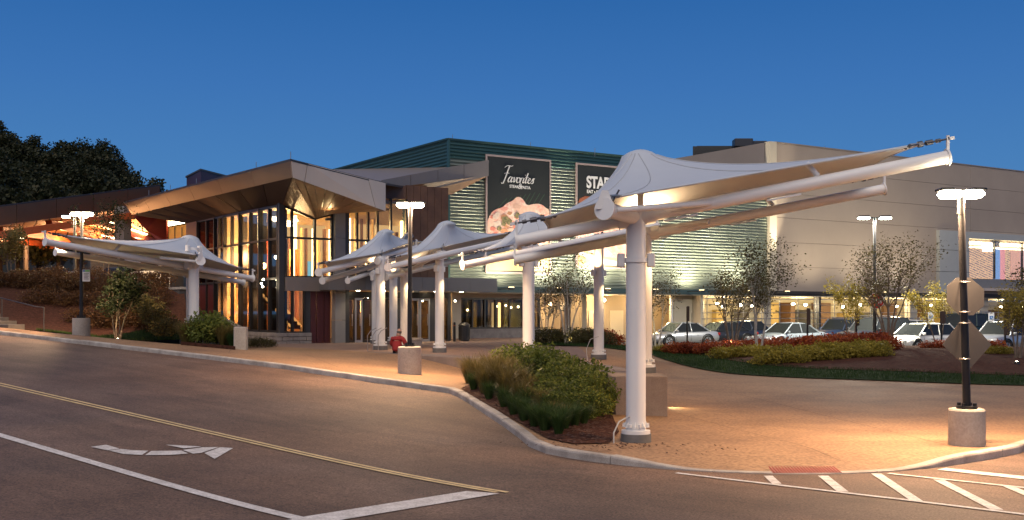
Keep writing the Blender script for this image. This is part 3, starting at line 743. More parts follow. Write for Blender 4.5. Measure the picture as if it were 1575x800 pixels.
cA = canopy('nearest and largest white canopy, its long arms reaching right', P(796, 371, dA), P(1456, 242, dA), P(793, 400, 22.4), P(1359, 291, 22.4),
       (pA[0], pA[1], PZ(*pA)+.14), (*XY(991, 22.0), 1.03+.13), P(985, 231, 19.6), T1=P(932, 322, 16.1), pw=.172, lights=(110, 300), dip=.085)
b1p = (*XY(813, 31.2), .87+.10)
cB = canopy('second white canopy from the right in front of the food banner', P(712, 408, 28.5), P(1010, 348, 31.5), P(748, 399, 34), P(1000, 351, 38),
       b1p, bz(921, 36.6), P(815, 326, 31.5), pw=.19, lights=(110, 200), caps=False)
cC = canopy('third white canopy from the right above the low wall', P(597, 411, 33.5), P(790, 368, 42), P(594, 426, 39.5), P(800, 378, 48),
       bz(676, 36.9, True), bz(622, 40.6, True), P(688, 340, 38), pw=.17, lights=(200, 260), caps=False)
cD = canopy('fourth white canopy from the right above the seated person', P(490, 419, 36), P(640, 381, 44), P(496, 432, 40), P(668, 381, 50),
       bz(585, 39.3, True), bz(605, 46.3, True), P(594, 353, 41), pw=.19, lights=(260, 120), caps=False)
cF = canopy('hindmost white canopy, mostly hidden by the one above the person', P(535, 432, 46), P(665, 385, 53), P(548, 436, 50), P(690, 385, 57),
       bz(577, 47.4, True), bz(640, 51, True), P(632, 357, 50), pw=.17, lights=(120, 0), caps=False)
LT1 = P(70, 372, 32.5)
cE = canopy('leftmost white canopy, on its own over the planter', P(388, 428, 38.5), LT1, P(374, 434, 43), P(86, 388, 37),
       (*XY(298, 36.2), 1.75), (*XY(293.5, 41.5), 1.95), P(291, 362, 39), pw=.19, lights=(60, 40))
# hose loop beside the nearest post
M['hose'] = mat('white_hose', (.5, .48, .45), .5)
m = MB(); p0 = onto(944, 682, lambda x, y: PZ(x, y)); m.tube([p0+Vector((0, 0, .0)), p0+Vector((.0, 0, .18)), p0+Vector((.10, .1, .36)), p0+Vector((.30, .2, .45)), p0+Vector((.5, .3, .40))], .014, 6)
tag(m.build('conduit', M['hose'], None, tuple(p0)), 'thin pale conduit bending out of the mulch by the nearest post', 'conduit')
m = MB(); p0 = P(904, 556, 35); p0.z = PZ(p0.x, p0.y); m.tube([p0, p0+Vector((-.05, 0, .5)), p0+Vector((.1, 0, .85)), p0+Vector((.4, 0, .95))], .014, 6)
tag(m.build('conduit', M['hose'], None, tuple(p0)), 'thin pale conduit arching beside the second canopy back post', 'conduit')
# ================================================================== BUILDINGS
class Pl:
    """upright plane through (x, y) running along direction u"""
    def __init__(s, o, u, flip=False): s.o = Vector((o[0], o[1])); s.u = Vector(u).normalized(); s.n = Vector((s.u.y, -s.u.x))*(-1 if flip else 1); s.fl = flip
    def off(s, k): return Pl(s.o+s.n*k, s.u, s.fl)
    def a(s, px):
        q = (px-787.5)/1500; return (K*s.o.x-q*s.o.y)/(q*s.u.y-K*s.u.x)
    def pt(s, a, z, off=0): v = s.o+s.u*a+s.n*off; return Vector((v.x, v.y, z))
    def z(s, px, py): y = (s.o+s.u*s.a(px)).y; return CAMZ-(py-480)/1500*y/K
    def p(s, px, py, off=0): return s.pt(s.a(px), s.z(px, py), off)
U = (.841, .541); V = (-.541, .841)
def pbox(m, pl, a0, a1, z0, z1, o0, o1, mi=0):
    """box on a plane: from a0 to a1, z0 to z1, offsets o0 < o1 outward"""
    c = pl.pt((a0+a1)/2, (z0+z1)/2, (o0+o1)/2); return m.box(c, (abs(a1-a0), abs(o1-o0), z1-z0), math.atan2(pl.u.y, pl.u.x), mi=mi)
def pobj(name, mt, parent, pl, a0, a1, z0, z1, o0, o1):
    return pbox(MB(), pl, a0, a1, z0, z1, o0, o1).build(name, mt, parent)
def bpx(name, mt, parent, pl, x0, x1, z0, z1, o0, o1): return pobj(name, mt, parent, pl, pl.a(x0), pl.a(x1), z0, z1, o0, o1)
G = Pl(XY(690, 55), U); GL = Pl(XY(690, 55), V, True)
GB, GT, BT = 3.85, 12.1, 14.1
ag1 = G.a(1179); ag2 = G.a(1190); aend = G.a(1700)
# ---- green arena
ga = thing('arena_building', 'tall green corrugated building with two food banners', 'building', tuple(G.pt(0, .8)))
def corrugated(pl, a0, a1, z0, z1, name, mt, flip=False):
    m = MB(); per = .195; n = int((z1-z0)/per*6); vs = []; na = 14
    for i in range(n+1):
        z = z0+(z1-z0)*i/n; ph = (z-z0)/per*2*PI; o = .045*max(-.55, min(.55, math.sin(ph)))/.55*.75
        for k in range(na+1): vs.append(pl.pt(a0+(a1-a0)*k/na, z, o*(-1 if flip else 1)+.05*(-1 if flip else 1)))
    m.add(vs, [(i*(na+1)+k, i*(na+1)+k+1, (i+1)*(na+1)+k+1, (i+1)*(na+1)+k) for i in range(n) for k in range(na)], False)
    return m.build(name, mt, ga)
ZB = GB+.195*37
corrugated(G, 0.03, ag1, GB, ZB, 'corrugated_cladding', M['greygreen']); corrugated(G, 0.03, ag1, ZB, GT, 'corrugated_cladding', M['green'])
corrugated(GL, 0.03, 40, GB, GT, 'corrugated_cladding', M['green'])
m = MB(); m.prism([tuple(G.pt(.05, 0, -.06))[:2], tuple(G.pt(ag1, 0, -.06))[:2], tuple(G.pt(ag1, 0, -36))[:2], tuple(G.pt(.05, 0, -36))[:2]], GB-.02, GT-.05); m.build('roof', M['char'], ga)
m = MB(); pbox(m, G, -.1, ag1, GT, GT+.10, -.25, .12); m.beam(GL.pt(0, GT+.05), GL.pt(40, GT+.05), .3, .10); m.build('parapet_cap', mat('dark_green_trim', (.05, .10, .085), .5, .3), ga)
pobj('soffit_trim', mat('teal_trim', (.06, .10, .10), .5, .2), ga, G, -.1, ag1, GB-.30, GB, -.3, .16)
m = MB(); pbox(m, G, -.09, .03, GB, GT, -.05, .12); m.build('corner_trim', M['green'], ga)
pobj('soffit', M['cream'], ga, G, 0, aend, GB-.36, GB-.31, -4, .1)
# banners: flat print on fabric in thin frames
def banner(x0, x1, y0, y1, label):
    a0, a1 = G.a(x0), G.a(x1); z1 = G.z(x0, y0); z0 = G.z(x0, y1)
    t = thing('banner', label, 'banner', tuple(G.pt(a0, z0, .14)), 0, 'banners on the green wall')
    pobj('fabric', M['banner'], t, G, a0, a1, z0, z1, .10, .16)
    m = MB()
    for q in (a0, a1): pbox(m, G, q-.05, q+.05, z0-.05, z1+.05, .10, .19)
    for q in (z0, z1): pbox(m, G, a0+.05, a1-.05, q-.05, q+.05, .10, .19)
    m.build('frame', mat('pink_grey_frame', (.42, .33, .31), .5), t); return t, a0, a1, z0, z1
def dish_mat(name, cols, scale):
    m = bpy.data.materials.new(name); m.use_nodes = True; t = m.node_tree; b = t.nodes['Principled BSDF']; b.inputs['Roughness'].default_value = .6
    g = N(t, 'ShaderNodeNewGeometry'); wv = N(t, 'ShaderNodeTexNoise'); wv.inputs['Scale'].default_value = scale*.6; wv.inputs['Detail'].default_value = 3
    ad = N(t, 'ShaderNodeVectorMath', operation='MULTIPLY_ADD'); ad.inputs[1].default_value = (.8, .8, .8)
    t.links.new(g.outputs['Position'], wv.inputs[0]); t.links.new(wv.outputs['Color'], ad.inputs[0]); t.links.new(g.outputs['Position'], ad.inputs[2])
    v = N(t, 'ShaderNodeTexVoronoi'); v.inputs['Scale'].default_value = scale; t.links.new(ad.outputs[0], v.inputs['Vector'])
    sp = N(t, 'ShaderNodeSeparateColor'); t.links.new(v.outputs['Color'], sp.inputs[0])
    r = N(t, 'ShaderNodeValToRGB'); r.color_ramp.elements[0].color = (*cols[0], 1); r.color_ramp.elements[1].color = (*cols[-1], 1)
    for i, c in enumerate(cols[1:-1]): e = r.color_ramp.elements.new((i+1)/(len(cols)-1)); e.color = (*c, 1)
    n2 = N(t, 'ShaderNodeTexNoise'); n2.inputs['Scale'].default_value = scale*2; t.links.new(g.outputs['Position'], n2.inputs[0])
    mm = N(t, 'ShaderNodeMath', operation='MULTIPLY_ADD'); mm.inputs[1].default_value = .5; t.links.new(sp.outputs[0], mm.inputs[0])
    m3 = N(t, 'ShaderNodeMath', operation='MULTIPLY'); m3.inputs[1].default_value = .55; t.links.new(n2.outputs[0], m3.inputs[0]); t.links.new(m3.outputs[0], mm.inputs[2])
    t.links.new(mm.outputs[0], r.inputs[0]); t.links.new(r.outputs[0], b.inputs['Base Color']); return m
M['dish'] = dish_mat('printed_dish', [(.55, .20, .15), (.78, .46, .34), (.82, .56, .44), (.74, .30, .24), (.84, .70, .58), (.66, .24, .18)], 2.2)
M['herb'] = mat('printed_herb', (.05, .07, .03), .6, noise_scale=6, col2=(.4, .32, .16))
M['bantan'] = mat('printed_table', (.55, .42, .20), .6, noise_amt=.15, noise_scale=1)
M['banray'] = mat('printed_ray', (.045, .085, .050), .6)
M['plate'] = mat('printed_plate', (.78, .72, .62), .5)
def bpoly(t, pts, o, mt, name):   # pts in photograph pixels, on the facade plane
    m = MB(); m.slab([G.p(x, y, o) for x, y in pts][::-1], -.003)
    return m.build(name, mt, t)
t1, *_ = banner(746, 844, 239, 419, 'dark food banner with white script above a plate of meat and pasta')
bpoly(t1, [(748, 372), (842.5, 374), (842.5, 417.5), (748, 416.5)], .166, M['bantan'], 'printed_table')
ray = MB()
for k in range(13):
    xb = 752+k*7.2; ray.slab([G.p(xb, 341-abs(k-6)*1.5, .1655), G.p(xb+1.3, 341-abs(k-6)*1.5, .1655), G.p(xb+26, 296+abs(k-6)*1.6, .1655), G.p(xb+25, 296+abs(k-6)*1.6, .1655)], -.002) if xb+26 < 842 else None
ray.build('printed_ray', M['banray'], t1)
bpoly(t1, smooth_poly([(747.5, 340), (752, 329), (760, 322), (770, 320), (777, 313), (787, 309), (791, 304), (797, 303), (803, 308), (808, 317), (818, 314), (830, 314), (838, 321), (843, 323), (843, 372), (836, 379), (800, 384), (760, 381), (747.5, 376)], 2), .169, M['dish'], 'printed_dish')
rr = random.Random(5); lobes = [MB(), MB(), MB(), MB()]
for k in range(64):
    x = 751+k*11 % 90+rr.uniform(-3, 3); f_ = min(1, max(0, 1-abs(x-790)/62)); yt = 343-30*f_; y = rr.uniform(yt+2, 374); r = rr.uniform(3.0, 6.5)
    if x-r < 748.5 or x+r > 842: continue
    a_ = rr.uniform(0, 3); pts = [(x+r*math.cos(q*PI/7)*(1+.2*math.sin(3*q+a_)), y+r*.8*math.sin(q*PI/7)*(1+.2*math.cos(2*q+a_))) for q in range(14)]
    lobes[k % 4].slab([G.p(u_, v_, .171+k*.0004) for u_, v_ in pts][::-1], -.0003)
for m_, c_ in zip(lobes, ((.80, .50, .38), (.72, .24, .18), (.84, .66, .54), (.62, .30, .16))): m_.build('printed_dish', mat('printed_food', c_, .6, noise_scale=5, col2=tuple(q*.72 for q in c_)), t1)
bl = MB()
for (x, y, r) in ((775, 338, 6), (781, 342, 5), (793, 332, 5), (765, 352, 4), (772, 345, 4), (790, 345, 3)):
    bl.slab([G.p(x+r*rr.uniform(.6, 1.2)*math.cos(k*PI/5), y+r*rr.uniform(.6, 1.2)*math.sin(k*PI/5), .199) for k in range(10)][::-1], -.003)
bl.build('printed_herb', M['herb'], t1)
t2, *_ = banner(884.5, 985, 252, 411, 'dark banner with bold white capitals partly behind the nearest canopy')
bpoly(t2, [(886.5, 362), (983, 364), (983, 410), (886.5, 409.5)], .166, M['bantan'], 'printed_table')
bpoly(t2, [(886.5, 385), (920, 398), (945, 402), (970, 400), (983, 396), (983, 401), (968, 406), (945, 409), (918, 405), (886.5, 391)], .1685, M['plate'], 'printed_plate')
bpoly(t2, [(886.5, 362), (892, 356), (905, 350), (920, 352), (940, 345), (960, 350), (983, 352), (983, 392), (960, 397), (940, 397), (915, 392), (886.5, 381)], .171, M['dish'], 'printed_dish')
bpoly(t2, [(886.5, 312), (889, 306), (897, 302), (907, 303), (913, 307), (909, 310), (894, 312)], .168, mat('printed_burger', (.30, .10, .05), .6), 'printed_bun')
# hand-drawn script lettering: pen strokes swept on the banner plane
def strokes(t, paths, x0, y0, sx, sy, r, o=.18):
    m = MB()
    for p in paths:
        q = [p[0]]
        pts = []
        for i in range(len(p)-1):
            a = p[max(i-1, 0)]; b = p[i]; c = p[i+1]; d_ = p[min(i+2, len(p)-1)]
            for k in range(5):
                u = k/5; f = lambda A, B, C_, D: .5*((2*B)+(-A+C_)*u+(2*A-5*B+4*C_-D)*u*u+(-A+3*B-3*C_+D)*u*u*u)
                pts.append((f(a[0], b[0], c[0], d_[0]), f(a[1], b[1], c[1], d_[1])))
        pts.append(p[-1]); V3 = [G.p(x0+x*sx+(-y)*sx*-.0, y0-y*sy+x*sx*.075, o) for x, y in pts]
        rs = []
        for i in range(len(V3)):
            a = pts[max(i-1, 0)]; b = pts[min(i+1, len(pts)-1)]; dy = (b[1]-a[1]); L = math.hypot(b[0]-a[0], dy)+1e-6
            rs.append(r*(.62+.75*max(0, -dy/L)))
        m.tube(V3, rs, 6)
    m.build('script_lettering', M['lettering'], t)
S = [  # units: x-height 1, italic
 [(-.2, 2.75), (.1, 3.0), (.6, 3.15), (1.4, 3.1), (1.75, 3.2)], [(.95, 3.1), (.75, 2.4), (.45, 1.2), (.15, .1), (-.15, -.35), (-.45, -.2)], [(-.05, 1.6), (.55, 1.75), (1.1, 1.7)],
 [(2.0, .95), (1.6, 1.05), (1.25, .7), (1.15, .25), (1.35, 0), (1.7, .25), (2.0, .9)], [(2.05, 1.0), (1.9, .3), (2.05, .02), (2.35, .3)],
 [(2.35, .8), (2.55, 1.0), (2.6, .4), (2.7, .05), (3.0, .4), (3.15, 1.0), (3.4, .85)],
 [(3.75, 1.0), (3.4, .85), (3.3, .35), (3.55, 0), (3.95, .25), (4.0, .75), (3.75, 1.0), (4.25, .8)],
 [(4.35, .95), (4.25, .5), (4.15, .02)], [(4.25, .5), (4.5, .95), (4.8, 1.0)],
 [(5.05, .95), (4.9, .3), (5.05, .02), (5.35, .3)], [(5.2, 1.5), (5.27, 1.62)],
 [(5.85, 1.95), (5.6, .9), (5.5, .25), (5.7, .02), (6.0, .3)], [(5.35, 1.15), (6.15, 1.2)],
 [(6.1, .45), (6.5, .6), (6.7, .85), (6.5, 1.02), (6.2, .75), (6.15, .25), (6.45, 0), (6.85, .3)],
 [(6.95, .3), (7.25, .95), (7.4, .6), (7.45, .2), (7.15, -.02), (6.9, .15)], [(7.3, 1.02), (7.55, .95), (7.75, 1.05)]]
S = [[(x+.22*y, y) for x, y in p] for p in S]
strokes(t1, S, 771.5, 280.0, 6.1, 8.0, .027)
ang = math.atan2(U[1], U[0])
def face_m4(pl, px, py, o): p = pl.p(px, py, o); return Matrix.Translation(p) @ Matrix.Rotation(math.atan2(pl.u.y, pl.u.x), 4, 'Z') @ Matrix.Rotation(PI/2, 4, 'X')
text_mesh('STEAK', .235, face_m4(G, 788.5, 289.5, .175), 'lettering', M['lettering'], t1, .005, 'CENTER', 0, .006)
text_mesh('&', .46, face_m4(G, 797.2, 291, .175), 'lettering', M['lettering'], t1, .005, 'CENTER', .2, .004)
text_mesh('PASTA', .235, face_m4(G, 806.0, 291, .175), 'lettering', M['lettering'], t1, .005, 'CENTER', 0, .006)
text_mesh('STADIUM', .98, face_m4(G, 899.5, 288.5, .175), 'lettering', M['lettering'], t2, .005, 'LEFT', 0, .035, .82)
text_mesh('EAT \u2022 DRINK', .28, face_m4(G, 900, 297.2, .175), 'lettering', M['lettering'], t2, .005, 'LEFT', 0, .008)

# ---- beige hall
bh = thing('hall_building', 'large plain beige panelled hall with a lit garage below', 'building', tuple(G.pt(ag1, .4)))
rows = [GB, 5.55, 7.25, 8.95, 10.65, 12.4, BT]
cols = [ag2, G.a(1300), G.a(1400), G.a(1490.5), G.a(1600), aend]
for r0, r1 in zip(rows, rows[1:]):
    for c0, c1 in ((cols[0], cols[3]), (cols[3], cols[5])):
        pobj('wall_panel', M['beige'], bh, G, c0+.012, c1-.012, r0+.010, r1-.010, 0, .12)
pobj('corner_pilaster', M['cream'], bh, G, ag1, ag2-.02, GB, BT+.02, -.2, .30)
B0 = G.pt(ag1, 0); BL = Pl((B0.x, B0.y), V, True)
for r0, r1 in zip(rows, rows[1:]): pobj('wall_panel', M['beige'], bh, BL, .1, 30, r0+.018, r1-.018, -.12, 0)
m = MB(); m.prism([tuple(G.pt(ag1+.1, 0, -.1))[:2], tuple(G.pt(aend, 0, -.1))[:2], tuple(G.pt(aend, 0, -32))[:2], tuple(G.pt(ag1+.1, 0, -32))[:2]], GB-.02, BT-.06); m.build('roof', M['char'], bh)
pobj('parapet_cap', mat('tan_trim', (.30, .25, .21), .6), bh, G, ag2, aend, BT, BT+.08, -.2, .16)
pobj('soffit_beam', mat('dark_beam', (.05, .042, .038), .6), bh, G, ag1, aend, GB-.22, GB-.01, -.3, .10)
# dark plant screen on its roof
ps = thing('roof_plant', 'dark louvred plant screen on the beige roof', 'rooftop plant', tuple(P(1110, 225, 84)))
m = MB(); rp = [P(1058, 240, 82), P(1170, 232, 82)]
zt = lambda px, py, d: P(px, py, d).z
for i in range(16):
    z = 14.9+i*.14; a = P(1058+i*1.3 if i < 9 else 1058+11.7+(i-9)*.4, 0, 86); b = P(1176, 0, 86); m.beam((a.x, a.y, z), (b.x, b.y, z), .06, .10)
m.beam((P(1066, 0, 86.4).x, 86.5*K, 15.95), (P(1176, 0, 86.4).x, 86.5*K, 15.95), .1, 2.3); m.build('louvre', mat('plant_louvre', (.055, .058, .055), .7), ps)
m = MB(); m.box((P(1140, 0, 85.5).x, 85*K, 17.1), (1.6, 1.2, .7), bev=.05); m.box((P(1158, 0, 85.5).x, 85*K, 17.0), (2.0, 1.0, .5), bev=.05); m.build('vent_unit', M['char'], ps)
# pale box with the lit shop window
sb = thing('shop_front', 'lit upper shop window in a pale surround behind the near lamp', 'shop front', tuple(G.pt(G.a(1438), GB, .3)))
WP = mat('pale_surround_panel', (.50, .51, .47), .6, noise_amt=.06)
zw0, zw1 = G.z(1483, 428), G.z(1483, 369)
zt_ = G.z(1438, 354)
for r0, r1 in ((GB+.02, 5.55), (5.55, 7.25), (7.25, zt_)): pobj('surround_panel', WP, sb, G, G.a(1438), G.a(1483), r0+.015, r1-.015, .10, .42)
pobj('surround_panel', WP, sb, G, G.a(1483)+.02, aend, zw1+.1, zt_-.015, .10, .42)
pobj('sill_panel', M['greycol'], sb, G, G.a(1483)+.02, aend, GB+.5, zw0-.05, .10, .42)
pobj('ledge', M['fascia'], sb, G, G.a(1478), aend, GB+.25, GB+.48, .10, .6)
def scribble_mat():
    m = mat('printed_poster', (.62, .40, .22), .6); t = m.node_tree; b = t.nodes['Principled BSDF']
    g = N(t, 'ShaderNodeTexCoord'); mp = N(t, 'ShaderNodeMapping'); mp.inputs['Rotation'].default_value = (0, -.5, .3); mp.inputs['Scale'].default_value = (3.2, 3.2, 6)
    n = N(t, 'ShaderNodeTexNoise'); n.inputs['Scale'].default_value = 1.5; n.inputs['Detail'].default_value = 4
    w_ = N(t, 'ShaderNodeTexWave'); w_.bands_direction = 'Z'; w_.inputs['Scale'].default_value = .32; w_.inputs['Distortion'].default_value = 1.5
    t.links.new(g.outputs['Object'], mp.inputs[0]); t.links.new(mp.outputs[0], n.inputs[0]); t.links.new(mp.outputs[0], w_.inputs[0])
    mu = N(t, 'ShaderNodeMath', operation='MULTIPLY'); t.links.new(n.outputs[0], mu.inputs[0]); t.links.new(w_.outputs[0], mu.inputs[1])
    r = N(t, 'ShaderNodeValToRGB'); r.color_ramp.interpolation = 'CONSTANT'; r.color_ramp.elements[0].color = (.68, .42, .22, 1); r.color_ramp.elements[1].position = .42; r.color_ramp.elements[1].color = (.06, .04, .08, 1)
    t.links.new(mu.outputs[0], r.inputs[0]); t.links.new(r.outputs[0], b.inputs['Base Color'])
    t.links.new(r.outputs[0], b.inputs['Emission Color']); b.inputs['Emission Strength'].default_value = 1.5; return m
M['poster'] = scribble_mat()
def glowmat(name, col, s): return mat(name, col, .6, noise_amt=.3, noise_scale=2, emit=(*col, s))
segs = [(1484, 1490, M['poster']), (1490, 1513, M['poster']), (1513, 1525, M['poster']), (1525, 1535.5, glowmat('blue_display', (.20, .33, .62), 1.4)), (1536, 1543, glowmat('pink_display', (.75, .30, .28), 1.4)), (1543.5, 1551, M['poster']), (1552, 1566, glowmat('salmon_display', (.70, .36, .24), 1.4)), (1566.5, 1584, glowmat('rose_display', (.72, .42, .36), 1.4)), (1585, 1640, glowmat('peach_display', (.72, .5, .36), .8))]
for x0, x1, mt in segs: pobj('display_panel', mt, sb, G, G.a(x0), G.a(x1)-.03, zw0, zw1-.55, .13, .18)
m = MB(); pbox(m, G, G.a(1484), G.a(1520), zw1-.34, zw1-.12, .13, .22); pbox(m, G, G.a(1536), G.a(1640), zw1-.34, zw1-.12, .13, .22); pbox(m, G, G.a(1484), G.a(1640), zw1-.60, zw1-.52, .13, .20); pbox(m, G, G.a(1508), G.a(1523), zw1-.85, zw1-.15, .13, .21); m.build('light_strip', M['strip2'], sb)
for x in (1484, 1524.5, 1567, 1584, 1640): pobj('window_frame', M['char'], sb, G, G.a(x)-.04, G.a(x)+.04, zw0, zw1, .13, .36)
for x0, x1 in ((1484, 1524.5), (1524.5, 1567), (1567, 1584), (1584, 1640)): pobj('pane', M['glass'], sb, G, G.a(x0)+.05, G.a(x1)-.05, zw0, zw1, .30, .315)

# ---- ground floor beneath both: recessed walls, garage
gf = thing('ground_floor_frontage', 'recessed tan ground floor with dark shop windows under the green wall', 'shop front', tuple(G.pt(0, .85)))
F1 = G.off(-1.2); zc = GB-.36
def wallpx(x0, x1, z0, z1, mt, o=0, name='wall', th=.25): return bpx(name, mt, gf, F1, x0, x1, z0, z1, o-th, o)
wallpx(692, 706, .6, zc, M['cream'], .25, 'pier'); wallpx(706, 830, 3.22, zc, M['cream'], .12, 'lintel')
wallpx(706, 830, .6, 1.42, M['stone'], .10, 'plinth')
zwin = 3.22
m = MB()
for x in (707, 726, 745, 762, 783, 806, 829): pbox(m, F1, F1.a(x)-.05, F1.a(x)+.05, 1.42, zwin, -.1, .08)
pbox(m, F1, F1.a(707), F1.a(829), 1.42, 1.50, -.1, .075); pbox(m, F1, F1.a(707), F1.a(829), zwin-.10, zwin, -.1, .075); m.build('window_frame', M['mullion'], gf)
for a, b in zip((707, 726, 745, 762, 783, 806), (726, 745, 762, 783, 806, 829)): bpx('pane', M['darkglass'], gf, F1, a+.4, b-.4, 1.5, zwin-.1, -.02, .0)
F3 = G.off(-5.5)
pobj('room_wall', M['intdark'], gf, F3, F3.a(690), F3.a(835), .7, zc, -.2, 0)
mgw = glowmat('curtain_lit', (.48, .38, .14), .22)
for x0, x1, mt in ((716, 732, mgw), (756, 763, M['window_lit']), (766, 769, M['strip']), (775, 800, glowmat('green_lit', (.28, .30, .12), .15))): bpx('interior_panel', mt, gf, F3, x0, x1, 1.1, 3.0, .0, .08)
m = MB()
for x, y in ((719, 477), (764, 471), (778, 470), (786, 473), (797, 472)): m.ball(F1.off(-2.5).p(x, y), .07, 8, 5)
m.build('ceiling_bulb', M['bulb'], gf)
for x in (711, 719, 733.5, 744): bpx('curtain_fin', M['mullion'], gf, F3, x, x+2.4, .9, 3.2, .1, .5)
for px_ in (730, 785): light('room_light', 'POINT', F1.off(-2.5).p(px_, 474), 110, (1, .72, .38), gf, .3)
# lit recess with service doors right of it
F2 = G.off(-3.4)
bpx('recess_wall', M['tan'], gf, F2, 826, 1010, .3, zc, -.2, 0)
bpx('recess_wall', M['tan'], gf, F2, 1000, 1045, .3, zc, -.2, 0.01)
bpx('column', mat('brown_column', (.14, .09, .06), .6), gf, F1, 866, 875, .3, zc, -.3, .2)
bpx('column', M['tan'], gf, F1, 893, 900, .3, zc, -.2, .15)
for a, b in ((905, 918), (938, 958)):
    bpx('service_door', M['cream'], gf, F2, a, b, .3, 2.5, .0, .06)
bpx('block_wall', M['cream'], gf, F1, 1034, 1081, .2, zc, -.3, .15); bpx('downpipe', M['white'], gf, F1, 1030, 1033, .2, zc, .0, .15)
sd_ = bpx('service_door', mat('dull_door', (.36, .32, .25), .6), gf, F1, 1061, 1072, .3, 2.35, .15, .19)
ml = MB(); ml.box(F1.p(1083, 470, .3), (.2, .2, .2)); 
for x, y, e in ((832, 468, 160), (915, 462, 260), (985, 462, 200)):
    p = F2.p(x, y, 1.0); l = thing('wall_lamp', {832: 'bright wall lamp left of the recess', 915: 'wall lamp over the recessed service doors', 985: 'wall lamp at the right end of the recess'}[x], 'lamp', tuple(p))
    m = MB(); m.ball(p, .10, 10, 6); m.build('bulb', M['bulb'], l); m = MB(); m.box(p+Vector((0, .2, .02)), (.12, .4, .08)); m.build('bracket', M['char'], l)
    light('lamp_light', 'POINT', p-Vector((0, .25, .1)), e, (1, .68, .34), l, .15)
# garage
gg = thing('parking_garage', 'open lit parking garage with pipe rails under the beige hall', 'garage', tuple(G.pt(G.a(1130), .4)))
F4 = G.off(-13)
pobj('back_wall', M['cream'], gg, F4, F4.a(1060), F4.a(1680), .3, zc, -.2, 0)
m = MB(); m.prism([tuple(G.pt(G.a(1081), 0, .2))[:2], tuple(G.pt(aend, 0, .2))[:2], tuple(G.pt(aend, 0, -13))[:2], tuple(G.pt(G.a(1081), 0, -13))[:2]], .3, .44); m.build('floor_slab', M['concrete'], gg)
m = MB(); m.prism([tuple(G.pt(G.a(1081), 0, -.3))[:2], tuple(G.pt(aend, 0, -.3))[:2], tuple(G.pt(aend, 0, -13))[:2], tuple(G.pt(G.a(1081), 0, -13))[:2]], zc+.02, zc+.12); m.build('ceiling', M['cream'], gg)
pobj('side_wall', M['cream'], gg, Pl(tuple(G.pt(G.a(1081), 0, -.2))[:2], V), 0, 13, .4, zc, 0, .2)
for x, wd, mt in ((1179, 11, M['cream']), (1264, 3, M['char']), (1268, 0, None), (1350, 3, M['char']), (1404, 11, M['cream']), (1512, 12, M['cream']), (1600, 12, M['cream'])):
    if mt: bpx('column', mt, gg, G, x, x+wd, .44, zc, -.75, -.25)
for k, z in enumerate((.75, 1.15, 1.55, 1.95, 2.35, 2.9)):
    m = MB(); m.tube([G.pt(G.a(1082), z, -.12), G.pt(aend, z, -.12)], .028 if k else .04, 6); m.build('rail', M['steelcap'], gg)
for x in range(1090, 1640, 28): m = MB(); m.tube([G.pt(G.a(x), .4, -.16), G.pt(G.a(x), 3.45, -.16)], .03, 6); m.build('rail_post', M['steelcap'], gg)
rr = random.Random(9); dk = [mat('garage_brown', (.20, .11, .06), .6), mat('garage_yellow', (.62, .45, .18), .6), mat('garage_grey', (.2, .2, .21), .6)]
x = 1095
while x < 1600:
    wdt = rr.uniform(6, 22); bpx('wall_bay', rr.choice(dk), gg, F4, x, x+wdt, .44, rr.choice([2.3, 2.6, 3.2]), .02, rr.uniform(.3, 2)); x += wdt+rr.uniform(5, 22)
for x, y in ((1103, 467), (1112, 472), (1139, 469), (1157, 471), (1220, 468), (1239, 469), (1296, 472), (1323, 469), (1379, 471), (1432, 470), (1540, 472), (1572, 471)):
    pl_ = G.off(-1.6); p = pl_.p(x, y); m = MB(); m.ball(p, .13, 10, 6, sc=(1, 1, .7)); b = m.build('ceiling_lamp', M['bulb'], gg)
for x in (1110, 1150, 1230, 1310, 1380, 1440, 1540): light('garage_light', 'POINT', G.off(-6).p(x, 466), 620, (1, .78, .42), gg, .3)
for x in (1090, 1232, 1375, 1436, 1545): light('garage_light', 'POINT', G.off(-1.0).p(x, 470), 90, (1, .80, .50), gg, .2)
# wall washers that light both facades from below
def washer(px, e, label, spot=150, o=1.5, z=None, aimn=-.35, ztop=None):
    p = G.pt(G.a(px), GB-.12, o); t = thing('wall_washer', label, 'flood light', tuple(p), 0, 'floodlights washing the facades')
    m = MB(); m.box(p, (.34, .22, .14), ang, bev=.02); m.beam(p, p-Vector((G.n.x, G.n.y, 0))*o, .06, .05); m.build('housing', M['char'], t)
    m = MB(); m.box(p+Vector((0, 0, .08)), (.28, .16, .03), ang); m.build('lens', M['strip'], t)
    light('washer_light', 'SPOT', p+Vector((0, 0, .14)), e*.64, (1, .87, .64), t, .10, spot, (G.n.x*aimn, G.n.y*aimn, 1), .9)
for i, px in enumerate((705, 765, 838, 912, 985, 1055, 1125)): washer(px, (300, 1500, 2600, 2800, 2300, 2600, 2400)[i], 'small floodlight at the foot of the green wall, %s from its left end' % ['first', 'second', 'third', 'fourth', 'fifth', 'sixth', 'seventh'][i])
washer(1186, 9000, 'floodlight under the bright corner pilaster', 32, 1.5, aimn=-.15)
for i, px in enumerate((1240, 1310, 1380)): washer(px, 1100, 'floodlight on a bracket under the beige wall, %s right of the pilaster' % ['first', 'second', 'third'][i], 150, 3.0, aimn=-.25)

# ---- entrance pavilion
ep = thing('entrance_pavilion', 'glazed entrance pavilion with a folded overhanging roof', 'building', tuple(XY(432, 47))+(.87,))
EL = Pl(XY(432, 47), V, True); ER = Pl(XY(432, 47), U)
z_top = 7.57
def soff(px): return EL.z(px, 315+(432-px)*.2)   # glass head follows the soffit
zt0 = EL.z(432, 315)
